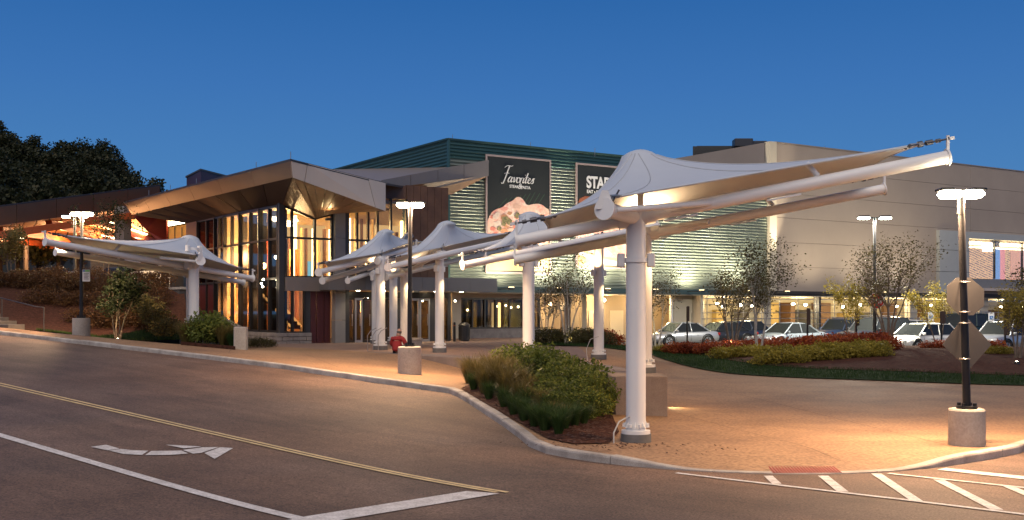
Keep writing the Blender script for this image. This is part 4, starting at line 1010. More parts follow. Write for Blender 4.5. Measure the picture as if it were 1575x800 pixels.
# left glass wall: mullions, panes
lx = [305, 318.7, 331.6, 337, 346, 357, 370, 386, 400.6, 415, 429]
zr = [1.45, 4.03, 5.97]
for i, (x0, x1) in enumerate(zip(lx, lx[1:])):
    a0, a1 = EL.a(x0), EL.a(x1); zh = min(soff(x0), soff(x1))-.05
    if x1-x0 < 6: continue
    for r0, r1 in zip(zr, zr[1:]+[zh]):
        if i < 2 and r0 < 4: pobj('wall_panel', M['maroon'], ep, EL, a0, a1, r0, r1, -.12, -.02); continue
        pobj('pane', M['redglass'] if i < 2 else M['glass'], ep, EL, min(a0, a1)+.05, max(a0, a1)-.05, r0+.05, r1-.05, -.012, .0)
for i, x in enumerate(lx):
    a = EL.a(x); w_ = .05 if i not in (3,) else .09; m = MB(); pbox(m, EL, a-w_, a+w_, 1.45, soff(x), -.10, .12 if i % 2 == 0 else .08); m.build('mullion', M['mullion'], ep)
for x in (357, 372, 386, 401, 416):
    a = EL.a(x)-.16; m = MB(); pbox(m, EL, a-.13, a+.13, 1.45, soff(x)-.1, -.75, -.35); m.build('inner_column', M['mullion'], ep)
m = MB()
for z in zr: pbox(m, EL, EL.a(429), EL.a(305), z-.05, z+.05, -.10, .07)
m.beam(EL.p(429, 317), EL.pt(EL.a(305), soff(305)), .16, .12); m.build('transom', M['mullion'], ep)
pobj('wall_panel', M['maroon'], ep, EL, EL.a(304), EL.a(289), .9, 7.9, -.25, .1)
# corner column, right glass wall
m = MB(); m.box(tuple(EL.o)+((1.2+zt0)/2+.2,), (.26, .26, zt0-.8), ang, bev=.01); m.build('corner_column', M['char'], ep)
def rp_(name, mt, x0, x1, z0, z1, o0=-.012, o1=0, parent=None): return bpx(name, mt, parent or ep, ER, x0, x1, z0, z1, o0, o1)
rx = [437, 449, 484, 510]
def head(x): return ER.z(x, lerp_tab([(432, 315), (484, 337), (511, 329), (600, 322), (640, 320)], x))
for x0, x1 in zip(rx, rx[1:]):
    for r0, r1 in ((4.15, 6.0), (6.0, None)):
        if r1 is None:
            pts = [ER.pt(ER.a(x0+.8), 6.05), ER.pt(ER.a(x1-.8), 6.05), ER.pt(ER.a(x1-.8), head(x1)-.05), ER.pt(ER.a(x0+.8), head(x0)-.05)]; m = MB(); m.slab(pts, .012); m.build('pane', M['glass'], ep)
        else: rp_('pane', M['glass'], x0+.8, x1-.8, r0, r1-.05)
for x in rx: m = MB(); pbox(m, ER, ER.a(x)-.05, ER.a(x)+.05, 4.1, head(x), -.10, .07); m.build('mullion', M['mullion'], ep)
m = MB(); pbox(m, ER, ER.a(437), ER.a(625), 5.95, 6.05, -.1, .05); pbox(m, ER, ER.a(437), ER.a(625), 4.08, 4.16, -.1, .05)
m.beam(ER.p(437, 317), ER.p(484, 337), .14, .1); m.beam(ER.p(484, 337), ER.p(511, 329), .14, .1); m.build('transom', M['mullion'], ep)
rp_('fascia_band', M['bandgrey'], 437, 506, 3.42, 4.10, -.3, .18)
for z0, z1 in ((.87, 2.0), (2.0, 3.35), (3.35, 4.7), (4.7, 6.05), (6.05, ER.z(520, 328))): rp_('column_cladding', M['greycol'], 511, 526.5, z0+.01, z1-.01, -.1, .38)
rp_('column_edge', M['char'], 527, 533, .87, ER.z(530, 326), -.1, .34)
ux = [534, 549, 566, 580.5, 601, 625]
for x0, x1 in zip(ux, ux[1:]):
    rp_('pane', M['glass'], x0+.5, x1-.5, 4.16, 5.95); rp_('pane', M['glass'], x0+.5, x1-.5, 6.05, 8.1)
for x in ux: m = MB(); pbox(m, ER, ER.a(x)-.05, ER.a(x)+.05, 4.1, 8.2, -.1, .07); m.build('mullion', M['mullion'], ep)
for k in range(6):
    rp_('wood_panel', M['wood'], 626+k*10.7, 626+(k+1)*10.7-.4, 4.1, 8.95, -.2, -.02)
rp_('wood_panel', M['wood'], 534, 625, 8.2, 8.9, -.2, -.02)
# ground floor, right wall
rp_('pane', M['glass'], 438, 449, 1.45, 3.38); rp_('pane', M['glass'], 450, 468, 1.45, 3.38)
m = MB()
for x in (449.5, 468.5): pbox(m, ER, ER.a(x)-.05, ER.a(x)+.05, 1.4, 3.42, -.1, .08)
pbox(m, ER, ER.a(437), ER.a(468), 1.40, 1.46, -.1, .06); m.build('window_frame', M['mullion'], ep)
rp_('wall_panel', M['char'], 469, 477, .87, 3.42, -.3, .02)
for x0, x1 in ((477.5, 486), (487, 498), (499, 508)): rp_('wall_panel', M['maroon'], x0, x1, .87, 3.42, -.3, 0)
def glass_door(x0, x1, fr, z1=3.1, zb=.87):
    t = rp_('door', fr, x0, x1, zb, zb+.12, -.05, .05); me = t.data
    m = MB(); a0, a1 = ER.a(x0), ER.a(x1)
    pbox(m, ER, a0, a0+.08, zb+.12, z1, -.05, .05); pbox(m, ER, a1-.08, a1, zb+.12, z1, -.05, .05); pbox(m, ER, a0+.08, a1-.08, z1-.1, z1, -.05, .05); m.build('door_frame', fr, t)
    pobj('pane', M['darkglass'], t, ER, a0+.09, a1-.09, zb+.13, z1-.11, -.01, .01)
    m = MB(); q = a1-.16; m.tube([ER.pt(q, 1.7, .1), ER.pt(q, 2.3, .1)], .02, 6); m.build('handle', M['steelcap'], t)
DF = M['mullion']; AL = mat('aluminium_frame', (.42, .42, .43), .35, .7)
for x0, x1, f in ((534, 545, DF), (545.5, 557, AL), (557.5, 572, DF), (573, 584, DF), (594, 610, DF), (629, 644.5, AL), (645, 660.5, AL)): glass_door(x0, x1, f)
rp_('door_head', DF, 534, 690, 3.11, 3.42, -.2, .03)
for x0, x1 in ((585, 593), (611, 628), (661, 672)): rp_('wall_panel', M['char'], x0, x1, .87, 3.1, -.2, 0)
rp_('pane', M['darkglass'], 673, 688, .95, 3.1); rp_('wall_panel', M['char'], 688, 693, .87, 3.42, -.2, .04)
# grey canopy band over the doors
EC = ER.off(1.3)
xs = [505, 532, 562, 592, 622, 650, 688, 724, 765]
for x0, x1 in zip(xs, xs[1:]): bpx('canopy_panel', M['grey'], ep, EC, x0+.15, x1-.15, 3.46, 4.16, -.08, 0)
m = MB(); pbox(m, EC, EC.a(505), EC.a(764.5), 3.48, 4.14, -1.15, -.09); m.build('canopy_core', M['grey'], ep)
m = MB(); c0 = EC.a(690); pbox(m, EC, c0, EC.a(764.5), 3.48, 4.14, -4.9, -1.15); m.build('canopy_core', M['grey'], ep)
for x in (560, 600, 640, 680, 720):
    p = EC.pt(EC.a(x), 3.46, -.7); m = MB(); m.lathe(p, [(.0, -.012), (.09, -.012), (.09, -.012), (.10, 0)], 14); m.build('downlight', M['bulb'], ep)
    light('downlight_beam', 'SPOT', p-Vector((0, 0, .05)), 75, (1, .72, .40), ep, .08, 120, (0, 0, -1), .7)
# stone plinth of blocks under the glass
sp_ = thing('stone_plinth', 'low block plinth below the corner glazing', 'plinth', tuple(EL.pt(0, .85)))
def blocks(pl, a0, a1, z0, z1, nrow, lw_, o=0.22, mt=None, par=None, seed=1):
    rr = random.Random(seed); sgn = 1 if a1 > a0 else -1; h = (z1-z0)/nrow
    for r in range(nrow):
        a = a0-(lw_*.5 if r % 2 else 0)*sgn
        while (a1-a)*sgn > .02:
            b = a+lw_*rr.uniform(.85, 1.15)*sgn; lo, hi = sorted((a, b)); L0, H0 = sorted((a0, a1)); lo = max(lo, L0); hi = min(hi, H0)
            if hi-lo > .12:
                m = MB(); m.box(pl.pt((lo+hi)/2, z0+h*(r+.5), o+rr.uniform(-.012, .012)-.1), (hi-lo-.02, .24, h-.02), math.atan2(pl.u.y, pl.u.x), bev=.012); m.build('stone', mt or M['stone'], par or sp_)
            a = b
blocks(ER, -.35, ER.a(477), .80, 1.40, 3, .62); blocks(EL, .0, EL.a(336), .80, 1.40, 3, .62, seed=2)
m = MB(); pbox(m, ER, -.1, ER.a(477), .75, 1.39, -.4, .08); pbox(m, EL, .1, EL.a(300), .75, 1.39, -.4, .08); m.build('plinth_core', M['slate'], sp_)
# interior: floors, back walls, lit strips, escalator
def zone(px, d): return P(px, 480, d)
m = MB(); fl = [EL.pt(.35, 0, -3.2), ER.pt(1.5, 0, -.5), ER.pt(ER.a(689), 0, -.4), ER.pt(ER.a(689), 0, -14), EL.pt(13, 0, -12), EL.pt(12.5, 0, -3.2)]
m = MB(); m.prism([tuple(ER.pt(a, 0, o))[:2] for a, o in ((.8, -.45), (ER.a(689), -.45), (ER.a(689), -15), (.8, -15))], 3.75, 4.05); m.build('upper_floor', M['intdark'], ep)
m = MB(); m.prism([tuple(ER.pt(a, 0, o))[:2] for a, o in ((-.3, -.3), (ER.a(689), -.3), (ER.a(689), -16), (-.3, -16))], .70, .88); m.build('lower_floor', M['intdark'], ep)
IB = ER.off(-9)
def ib(name, mt, x0, x1, z0, z1, o0=0, o1=.2): return bpx(name, mt, ep, IB, x0, x1, z0, z1, o0, o1)
m = MB(); pbox(m, IB, IB.a(345), IB.a(560), .8, 9.2, -.3, 0); pbox(m, IB, IB.a(560), IB.a(700), .8, 8.9, -.3, 0); m.build('back_wall', M['interior'], ep)
pobj('partition', M['intdark'], ep, EL, 13.6, 14.0, .8, 8, -12, -.2)
# gold ceiling under the roof
m = MB(); m.add([EL.pt(.2, zt0-.06, -.2), EL.pt(EL.a(305), soff(305)-.1, -.2), EL.pt(EL.a(305), 8.9, -12), IB.pt(IB.a(560), 8.9)], [(0, 1, 2, 3)])
m.add([EL.pt(.2, zt0-.06, -.2), IB.pt(IB.a(560), 8.9), ER.pt(ER.a(689), 8.95, -1), ER.p(534, 330, -.2), ER.p(484, 337, -.2)], [(0, 1, 2), (0, 2, 3), (0, 3, 4)]); m.build('ceiling', M['gold'], ep)
rr = random.Random(21)
for k in range(26):   # vertical fins of the inner wall; every third is a glowing strip
    x = 395+k*9.2+rr.uniform(-1.5, 1.5)
    ib('plain_fin' if k % 3 else 'glow_fin', M['strip'] if k % 3 == 0 else (M['gold'] if k % 3 == 1 else M['wood']), x, x+rr.uniform(1.6, 3.4), 4.05, rr.choice([6.6, 7.2, 7.9]), .1, .35)
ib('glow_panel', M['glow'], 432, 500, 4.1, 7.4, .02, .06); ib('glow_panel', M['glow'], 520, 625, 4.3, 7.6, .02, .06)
ib('screen', emit_mat('blue_screen', (.25, .60, .75), .9), 469, 474, 4.2, 5.3, .4, .45)
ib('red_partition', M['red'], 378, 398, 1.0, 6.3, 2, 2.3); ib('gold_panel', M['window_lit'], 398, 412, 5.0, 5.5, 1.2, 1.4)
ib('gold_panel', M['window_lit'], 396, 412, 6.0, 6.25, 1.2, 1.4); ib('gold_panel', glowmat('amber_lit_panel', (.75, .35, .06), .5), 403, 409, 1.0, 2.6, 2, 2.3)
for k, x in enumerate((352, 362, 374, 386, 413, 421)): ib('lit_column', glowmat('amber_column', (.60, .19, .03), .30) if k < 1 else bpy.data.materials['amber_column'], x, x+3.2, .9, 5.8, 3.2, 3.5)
# diners' furniture line
ib('bar_counter', M['wood'], 432, 500, 4.05, 4.75, 7.0, 7.5); ib('railing', M['mullion'], 440, 508, 4.75, 4.82, 8.0, 8.05)
# ceiling light coves
m = MB(); m.beam(IB.p(405, 350, 3), IB.p(425, 345, 3), .5, .12); m.beam(ER.p(445, 330, -2.0), ER.p(480, 341, -3.0), .6, .10); m.build('ceiling_cove', M['strip2'], ep)
m = MB(); 
for x, y in ((424.5, 396), (405, 430), (402, 436), (404, 441), (560, 460), (566, 459), (700, 463), (650, 463)): m.ball(ER.off(-1.5).p(x, y), .05 if y != 396 else .09, 8, 5)
m.build('pendant_bulb', M['bulb'], ep)
for px, z, o, e, c in ((455, 5.4, -7.5, 1000, (1, .60, .25)), (460, 5.4, -6, 1200, (1, .68, .32)), (500, 5.6, -5.5, 650, (1, .68, .32)), (570, 6.8, -4, 700, (1, .68, .32)), (630, 6.5, -4, 250, (1, .6, .28)), (452, 2.7, -7.5, 700, (1, .42, .13)), (470, 3.0, -4, 90, (1, .6, .3)), (560, 3.1, -4, 120, (1, .6, .3)), (650, 3.1, -4, 120, (1, .65, .35))):
    light('interior_light', 'POINT', ER.pt(ER.a(px), z, o), e, c, ep, .3)
# escalator seen through the lower right glass
es = MB(); ea, eb = ER.p(466, 503, -1.6), ER.p(440, 450, -3.4)
for s_ in (0, .55): 
    o_ = Vector((ER.u.x, ER.u.y, 0))*s_; es.beam(ea+o_+Vector((0, 0, .0)), eb+o_+Vector((0, 0, 0)), .06, .10)
esc = es.build('escalator', glowmat('lit_handrail', (.8, .4, .12), .9), ep)
m = MB()
for k in range(9):
    c = ea.lerp(eb, (k+.5)/9)+Vector((ER.u.x, ER.u.y, 0))*.28; m.box(c-Vector((0, 0, .12)), (.5, .35, .20), ang)
m.build('escalator_step', M['maroon'], esc)
# ---- folded roof
T = P(447, 245, 42); T_ = P(450, 273, 42.3); RR_ = P(593.5, 282, 46); RB = P(593.5, 325, 46.05); LL = P(190, 311, 66); LB = P(203, 330.5, 65.6)
def panel(name, pts, th, mt, par=ep): m = MB(); m.slab(pts, th); return m.build(name, mt, par)
def lerp4(a, b, c, d, u, v): return a.lerp(b, u).lerp(d.lerp(c, u), v)
# left fascia in long panels
for k in range(6):
    u0, u1 = k/6+.0006, (k+1)/6-.0006; panel('fascia_panel', [T_.lerp(LB, u0), T.lerp(LL, u0), T.lerp(LL, u1), T_.lerp(LB, u1)], .08, M['bronze'])
fu = [0, .12, .88, 1.0]; fu2 = [0, .165, .80, 1.0]
for k in range(3):
    e = .003; a0, a1 = fu[k]+e, fu[k+1]-e; b0, b1 = fu2[k]+e, fu2[k+1]-e
    panel('fascia_panel', [T.lerp(RR_, b0), T_.lerp(RB, a0), T_.lerp(RB, a1), T.lerp(RR_, b1)], .08, M['fascia'])
VV = ER.p(484, 337, .12); CT = ER.p(433, 315, .14); CT.z += .0; MM = ER.p(511, 328.5, .12); RE = ER.p(600, 322, .1)
ELT = EL.pt(EL.a(289), soff(289), .12)
def boards(a, b, c, d, n, mt, name='soffit_board', gap=.03, th=.04):
    """quad a-b-c-d split into n boards running a->d"""
    for k in range(n):
        g = gap/2/n; u0, u1 = k/n+g, (k+1)/n-g; panel(name, [a.lerp(b, u0), a.lerp(b, u1), d.lerp(c, u1), d.lerp(c, u0)], th, mt)
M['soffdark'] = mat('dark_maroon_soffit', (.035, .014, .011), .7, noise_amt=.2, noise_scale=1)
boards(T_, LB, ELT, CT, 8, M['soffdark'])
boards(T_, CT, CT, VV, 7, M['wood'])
boards(VV, MM, RB, T_, 9, M['wood']) if False else None
n = 9
for k in range(n):
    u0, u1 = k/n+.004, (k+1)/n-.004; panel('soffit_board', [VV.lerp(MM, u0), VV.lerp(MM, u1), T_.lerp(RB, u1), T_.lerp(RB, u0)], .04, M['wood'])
boards(MM, RE, RB, RB.lerp(MM, .02), 5, M['wood'])
panel('roof_deck', [T+Vector((0, 0, .02)), RR_+Vector((0, 0, .02)), P(640, 290, 54), P(480, 272, 66), P(240, 305, 86), LL+Vector((0, 0, .02))], .1, M['char'])
# flood light under the beak
p = ER.p(485, 341, 1.6); t = thing('soffit_lamp', 'small uplight lighting the boarded beak over the entrance', 'lamp', tuple(p)); m = MB(); m.box(p, (.25, .2, .12), ang, bev=.02); m.build('housing', M['char'], t); light('soffit_light', 'SPOT', p+Vector((0, 0, .1)), 55, (1, .68, .32), t, .06, 120, (0, -.35, 1), .9)
# taupe band that runs on to the green wall
q0, q1, q2, q3 = P(588, 277, 51), G.p(745, 247.5, .5), G.p(745, 272, .5), P(588, 309, 51)
for k in range(4): panel('fascia_panel', [q0.lerp(q1, k/4+.002), q3.lerp(q2, k/4+.002), q3.lerp(q2, (k+1)/4-.002), q0.lerp(q1, (k+1)/4-.002)], .1, M['bandgrey'])
panel('soffit_board', [q3+Vector((0, .1, .03)), ER.pt(ER.a(560), q3.z+.3, -.5), G.pt(.1, GT-3.1, .05), q2+Vector((0, .1, .03))], .05, M['wood'])
panel('roof_deck', [q0+Vector((0, .05, -.05)), q1+Vector((0, .05, -.05)), GL.pt(20, GT-.8, .3), P(470, 262, 70)], .1, M['bandgrey'])
# red wall, lit ceiling and glazed back under the left end of the roof
panel('red_wall', [P(206, 334, 66), P(225, 354, 66), P(244, 371, 66), P(256, 371, 66), P(256, 319.5, 64.5)], .2, M['red'])
panel('lit_ceiling', [P(240, 349, 68), P(290, 338, 66), P(290, 311, 58.5), P(254, 319, 62)], .1, M['gold'])
panel('light_trough', [P(238, 351, 67), P(289, 342, 65), P(289, 334, 65), P(238, 345, 67)], .1, M['strip2'])
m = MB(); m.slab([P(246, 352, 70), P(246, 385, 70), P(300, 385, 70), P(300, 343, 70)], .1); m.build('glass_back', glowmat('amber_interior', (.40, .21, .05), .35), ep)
for x in (258, 268, 279): panel('mullion', [P(x, 350, 69.8), P(x, 385, 69.8), P(x+1, 385, 69.8), P(x+1, 349, 69.8)], .1, M['mullion'])
m = MB(); m.tube([P(246, 351, 67), P(246, 420, 67)], .17, 12); m.build('round_column', M['white'], ep)
for x, y, e in ((262, 352, 420), (228, 374, 160)): light('trough_light', 'POINT', P(x, y, 66.5), e*.7, (1, .50, .20), ep, .2)
# lower rear wall below it
panel('wall_panel', [P(286, 315, 61), P(286, 505, 61), P(306, 505, 57.5), P(306, 340, 57.5)], .3, M['maroon'])
# roof penthouse
ph = thing('roof_penthouse', 'small maroon box on the pavilion roof', 'rooftop box', tuple(P(309, 282, 74)))
m = MB(); a, b, c_ = P(287, 265, 78), P(309, 262, 74), P(372, 266, 80)
for z0, z1, mt_, e in ((8.8, b.z, M['maroon'], 0),):
    m.prism([(a.x, a.y), (b.x, b.y), (c_.x, c_.y), (c_.x-4, c_.y+6)], z0, z1); m.build('box_wall', mt_, ph)
m = MB(); m.prism([(a.x-.1, a.y), (b.x, b.y-.12), (c_.x+.1, c_.y), (c_.x-4, c_.y+6.1)], b.z, b.z+.12); m.build('roof_cap', M['bronze'], ph)
# lightning rods
def rods(par, lst, d, h=.6, mt=None):
    for x, y in lst: p = P(x, y, d); m = MB(); m.tube([p-Vector((0, 0, .15)), p+Vector((0, 0, h))], .018, 5); m.build('lightning_rod', M['steelcap'], par)
rods(ep, ((447, 244),), 42.2, .3); rods(ep, ((394, 258),), 47, .28); rods(ep, ((302, 282),), 55.5, .28); rods(ep, ((262, 293), (229, 301)), 61, .35)
rods(ga, ((696, 216), (816, 228), (915, 237)), 58, .35); rods(bh, ((1268, 231), (1358, 241), (1455, 251)), 74, .35); rods(ps, ((1138, 222), (1164, 224)), 85, .5)

# ---- far drop-off canopy at the left
pc_ = thing('drop_off_canopy', 'long bronze drop-off canopy glowing orange beneath at the left', 'canopy', tuple(P(110, 480, 76)))
A0, A1 = P(-190, 341, 62), P(246, 284, 81); B0_, B1_ = P(-190, 373, 62), P(246, 313, 81)
for k in range(7): u0, u1 = k/7+.001, (k+1)/7-.001; panel('fascia_panel', [A0.lerp(A1, u0), B0_.lerp(B1_, u0), B0_.lerp(B1_, u1), A0.lerp(A1, u1)], .12, M['bronze'], pc_)
S0, S1 = P(-190, 371, 98), P(262, 371, 100)
for k in range(22):
    u0, u1 = k/22+.002, (k+1)/22-.002; m = MB(); m.slab([B0_.lerp(B1_, u0), S0.lerp(S1, u0), S0.lerp(S1, u1), B0_.lerp(B1_, u1)][::-1], .05); m.build('soffit_board', mat('gilded_soffit', (.50, .25, .10), .6) if k == 0 else bpy.data.materials['gilded_soffit'], pc_)
panel('roof_deck', [A0, A1, S1+Vector((0, 0, 1.6)), S0+Vector((0, 0, 1.6))], .1, M['char'], pc_)
m = MB(); m.beam(P(-190, 377, 97.5), P(262, 377, 99.5), .5, .85); m.build('rear_beam', M['redbeam'], pc_)
for a, b, wd in (((-60, 362, 66), (70, 371, 98), .45), ((0, 350, 70.3), (150, 371, 99), .45), ((75, 340, 73.5), (205, 371, 99), .45), ((130, 331, 76), (240, 368, 98), .45), ((-60, 366, 66), (262, 318, 80), .4)):
    m = MB(); m.beam(Vector(P(*a))-Vector((0, 0, .2)), Vector(P(*b))-Vector((0, 0, .25)), wd, .5); m.build('soffit_rib', M['redbeam'], pc_)
for a, b in (((85, 346, 76), (182, 366, 92)), ((5, 357, 74), (35, 365, 86)), ((150, 334, 79), (225, 359, 93))):
    m = MB(); m.beam(Vector(P(*a))-Vector((0, 0, .1)), Vector(P(*b))-Vector((0, 0, .1)), .22, .08); m.build('light_strip', M['strip2'], pc_)
for x, y, d, e in ((10, 382, 84, 1900), (90, 380, 84, 2400), (165, 378, 86, 2400), (215, 376, 86, 1700)):
    light('canopy_light', 'POINT', P(x, y, d), e, (1, .45, .17), pc_, .4)
for x, y in ((213, 373), (62, 361), (22, 366), (155, 352), (231, 374)): c = P(x, y, 92); m = MB(); m.ball(c, .28, 10, 5, sc=(1.6, 1, .4)); m.build('downlight', M['bulb'], pc_)
for x0, x1, d in ((180, 198, 77),):
    a, b = P(x0, 0, d), P(x1, 0, d); m = MB(); m.box(((a.x+b.x)/2, a.y, 5.6), (b.x-a.x, .9, 10.2), -.35, bev=.02); m.build('column', M['greycol'], pc_)
for px in (40, -40): a = P(px, 0, 88); m = MB(); m.tube([(a.x, a.y, 3), (a.x, a.y, 9)], .25, 12); m.build('column', M['char'], pc_)
# ================================================================== PLANTED ISLAND, CAR PARK
PKZ = lambda x, y: back_z(x, y/K)
def dxy(pts): return [(x, y*K) for x, y in pts]
ISF = [(5.6, 50), (5.8, 46), (6.05, 42), (6.6, 37.6), (7.6, 34.4), (9.4, 32.6), (11.9, 31.2), (15.6, 29.6), (21, 29), (30, 33)]
isf = smooth_poly(dxy(ISF), 2)
isl = isf+dxy([(34, 47), (24, 46.5), (12, 47.5), (8, 51)])
def island_z(x, y):
    b = min(seg_dist(x, y, p, q) for p, q in zip(isf, isf[1:])); e = min(seg_dist(x, y, p, q) for p, q in zip(dxy([(34, 47), (24, 46.5), (12, 47.5), (8, 51)]), dxy([(24, 46.5), (12, 47.5), (8, 51), (5.6, 50)])))
    base = PZ(x, y)+.03; e = min(e, 50)
    return base+.52*sm(0, 9.5, b)*sm(0, 3.2, e)+.05*sm(0, .3, b)
def mulch_edge_test(x, y): return min(seg_dist(x, y, p, q) for p, q in zip(isf, isf[1:]))
sheet('planting_bed', isl, island_z, .55, M['grassbase'], 'grassy mound of the planted island in front of the cars')
mul = [(x, y) for x, y in inset(isf, 2.6 if inset(isf, 2.6)[8][1] > isf[8][1] else -2.6)]
mul = [p for p in mul if inside(p[0], p[1], isl)]
mulch_poly = mul+dxy([(31.5, 45.8), (24, 45.5), (12.5, 46.3), (9.0, 48.5)])
sheet('mulch_bed', mulch_poly, lambda x, y: island_z(x, y)+.02, .6, M['mulch'], 'dark bark mulch on top of the planted island')
sheet('parking_lot', dxy([(3.5, 51), (9, 51), (12, 47.8), (24, 46.8), (34, 47.3), (70, 52)])+[(70, 100), (20, 92), (3.5, 80)], lambda x, y: PKZ(x, y)+.012, 1.6, M['parking'], 'dark asphalt of the parking area below the hall')
# bed in front of the tan recess
bedA = dxy([(1.0, 44.5), (2.5, 43.2), (5.0, 42.8), (7.0, 45.0), (7.6, 49.0), (4, 50), (.6, 48)])
sheet('planting_bed', bedA, lambda x, y: PZ(x, y, True)+.05, .6, M['grassbase'], 'lawn strip below the tan recess')
def blades(n, place, h, wd, rr, lean=.35, seg=1):
    vs = np.zeros((n*3, 3)); 
    for i in range(n):
        x, y, z, hh = place(); a = rr.uniform(0, 2*PI); l = rr.uniform(0, lean)*hh; b = rr.uniform(0, 2*PI); w2 = wd/2
        vs[3*i] = (x-math.cos(a)*w2, y-math.sin(a)*w2, z-.01); vs[3*i+1] = (x+math.cos(a)*w2, y+math.sin(a)*w2, z-.01); vs[3*i+2] = (x+math.cos(b)*l, y+math.sin(b)*l, z+hh)
    m = MB(); m.v = [tuple(v) for v in vs]; m.f = [[3*i, 3*i+1, 3*i+2] for i in range(n)]; m.sm = [False]*n; m.mi = [0]*n; return m
rr = random.Random(31)
def in_lawn():
    while True:
        i = rr.randrange(len(isf)-1); t = rr.random(); k = rr.uniform(.03, 3.4); p, q = isf[i], isf[i+1]
        x = p[0]+(q[0]-p[0])*t; y = p[1]+(q[1]-p[1])*t; d_ = Vector((q[0]-p[0], q[1]-p[1])).normalized(); x, y = x-d_.y*k, y+d_.x*k
        if inside(x, y, isl) and (k < 2.6 or rr.random() < .3): return x, y, island_z(x, y), rr.uniform(.05, .12)
lens_ = [math.hypot(q[0]-p[0], q[1]-p[1]) for p, q in zip(isf, isf[1:])]
def in_lawn2():
    i = rr.choices(range(len(lens_)), lens_)[0]; t = rr.random(); k = rr.uniform(.02, 3.0); p, q = isf[i], isf[i+1]
    d_ = Vector((q[0]-p[0], q[1]-p[1])).normalized(); x = p[0]+(q[0]-p[0])*t-d_.y*k; y = p[1]+(q[1]-p[1])*t+d_.x*k
    return x, y, island_z(x, y), rr.uniform(.04, .10)
tag(blades(26000, in_lawn2, .08, .022, rr).build('grass', M['grass']), 'short dark green grass around the planted island', None, None, 'stuff')
def in_bedA():
    while True:
        x = rr.uniform(.6, 7.6); y = rr.uniform(42.8, 50)*K
        if inside(x, y, bedA): return x, y, PZ(x, y, True)+.05, rr.uniform(.05, .12)
tag(blades(5000, in_bedA, .08, .03, rr).build('grass', M['grass']), 'short green grass of the small bed by the recess', None, None, 'stuff')
# scattered chips and leaves so the mulch is not flat
def chips(n, place, mt, name, label, s0=.02, s1=.06):
    m = MB()
    for i in range(n):
        x, y, z = place(); a = rr.uniform(0, PI); l = rr.uniform(s0, s1); w_ = l*.35; t = rr.uniform(-.3, .3)
        c, s = math.cos(a), math.sin(a); m.add([(x-c*l-s*w_, y-s*l+c*w_, z+.004), (x-c*l+s*w_, y-s*l-c*w_, z+.004), (x+c*l+s*w_, y+s*l-c*w_, z+.015+abs(t)*l), (x+c*l-s*w_, y+s*l+c*w_, z+.012)], [(0, 1, 2, 3)])
    tag(m.build(name, mt), label, None, None, 'stuff')
# ------------------------------------------------------------------ leaves, shrubs, trees
def leaf_cloud(m, c, rad, n, size, rr, hollow=.55, flat=1.0, mi=0, clumps=0, aspect=.5):
    cl = [(rr.gauss(0, 1), rr.gauss(0, 1), rr.gauss(0, 1)) for _ in range(clumps)] if clumps else None
    if cl: cl = [tuple(q/ (math.sqrt(sum(k*k for k in v))+1e-6)*rr.uniform(.45, 1.0) for q in v) for v in cl]
    for i in range(n):
        if cl:
            b = rr.choice(cl); r0 = .30; v = (b[0]+rr.gauss(0, r0*.55), b[1]+rr.gauss(0, r0*.55), b[2]+rr.gauss(0, r0*.5))
        else:
            v = (rr.gauss(0, 1), rr.gauss(0, 1), rr.gauss(0, 1)); L = math.sqrt(sum(k*k for k in v))+1e-6; q = rr.uniform(hollow, 1.02); v = tuple(k/L*q for k in v)
        p = Vector((c[0]+v[0]*rad[0], c[1]+v[1]*rad[1], c[2]+v[2]*rad[2]))
        d1 = Vector((rr.gauss(0, 1), rr.gauss(0, 1), rr.gauss(0, .7))).normalized(); d2 = d1.cross(Vector((rr.gauss(0, 1), rr.gauss(0, 1), rr.gauss(0, 1)))).normalized()
        s = size*rr.uniform(.6, 1.3)
        m.add([p, p+d1*s*.5+d2*s*aspect*.5, p+d1*s, p+d1*s*.5-d2*s*aspect*.5], [(0, 1, 2, 3)], False, mi)
def make_shrub(kind, rad, n, size, mt, seed, stems=8):
    rr = random.Random(seed); t = thing(kind, 'x', 'shrub')
    m = MB(); leaf_cloud(m, (0, 0, rad[2]*.85), rad, int(n*.55), size, rr, .35); leaf_cloud(m, (0, 0, rad[2]*.9), (rad[0]*1.05, rad[1]*1.05, rad[2]*1.05), int(n*.45), size, rr, clumps=14)
    m.v = [(x, y, max(z, .02)) for x, y, z in m.v]; m.build('foliage', mt, t)
    m = MB()
    for k in range(stems): a = rr.uniform(0, 2*PI); q = rr.uniform(.2, .75); m.tube([(0, 0, 0), (math.cos(a)*rad[0]*q*.5, math.sin(a)*rad[1]*q*.5, rad[2]*.8), (math.cos(a)*rad[0]*q, math.sin(a)*rad[1]*q, rad[2]*1.5)], [.015, .01, .005], 4, caps=False)
    m.build('stem', M['darkbark'], t); return t
def make_tuft(kind, h, n, spread, mt, seed, wd=.012):
    rr = random.Random(seed); t = thing(kind, 'x', 'grass clump'); m = MB()
    for i in range(n):
        a = rr.uniform(0, 2*PI); r0 = rr.uniform(0, .09); l = rr.uniform(.25, 1)*spread; hh = h*rr.uniform(.6, 1.05); x, y = math.cos(a), math.sin(a); w_ = wd*rr.uniform(.6, 1.2); px_, py_ = -y*w_/2, x*w_/2
        c0 = Vector((x*r0, y*r0, 0)); c1 = c0+Vector((x*l*.35, y*l*.35, hh*.62)); c2 = c0+Vector((x*l, y*l, hh*rr.uniform(.75, 1.0))); o = Vector((px_, py_, 0))
        m.add([c0-o, c0+o, c1+o*.8, c1-o*.8, c2], [(0, 1, 2, 3), (3, 2, 4)])
    m.build('blade', mt, t).__setitem__('kind', 'stuff'); return t
used_proto = {}
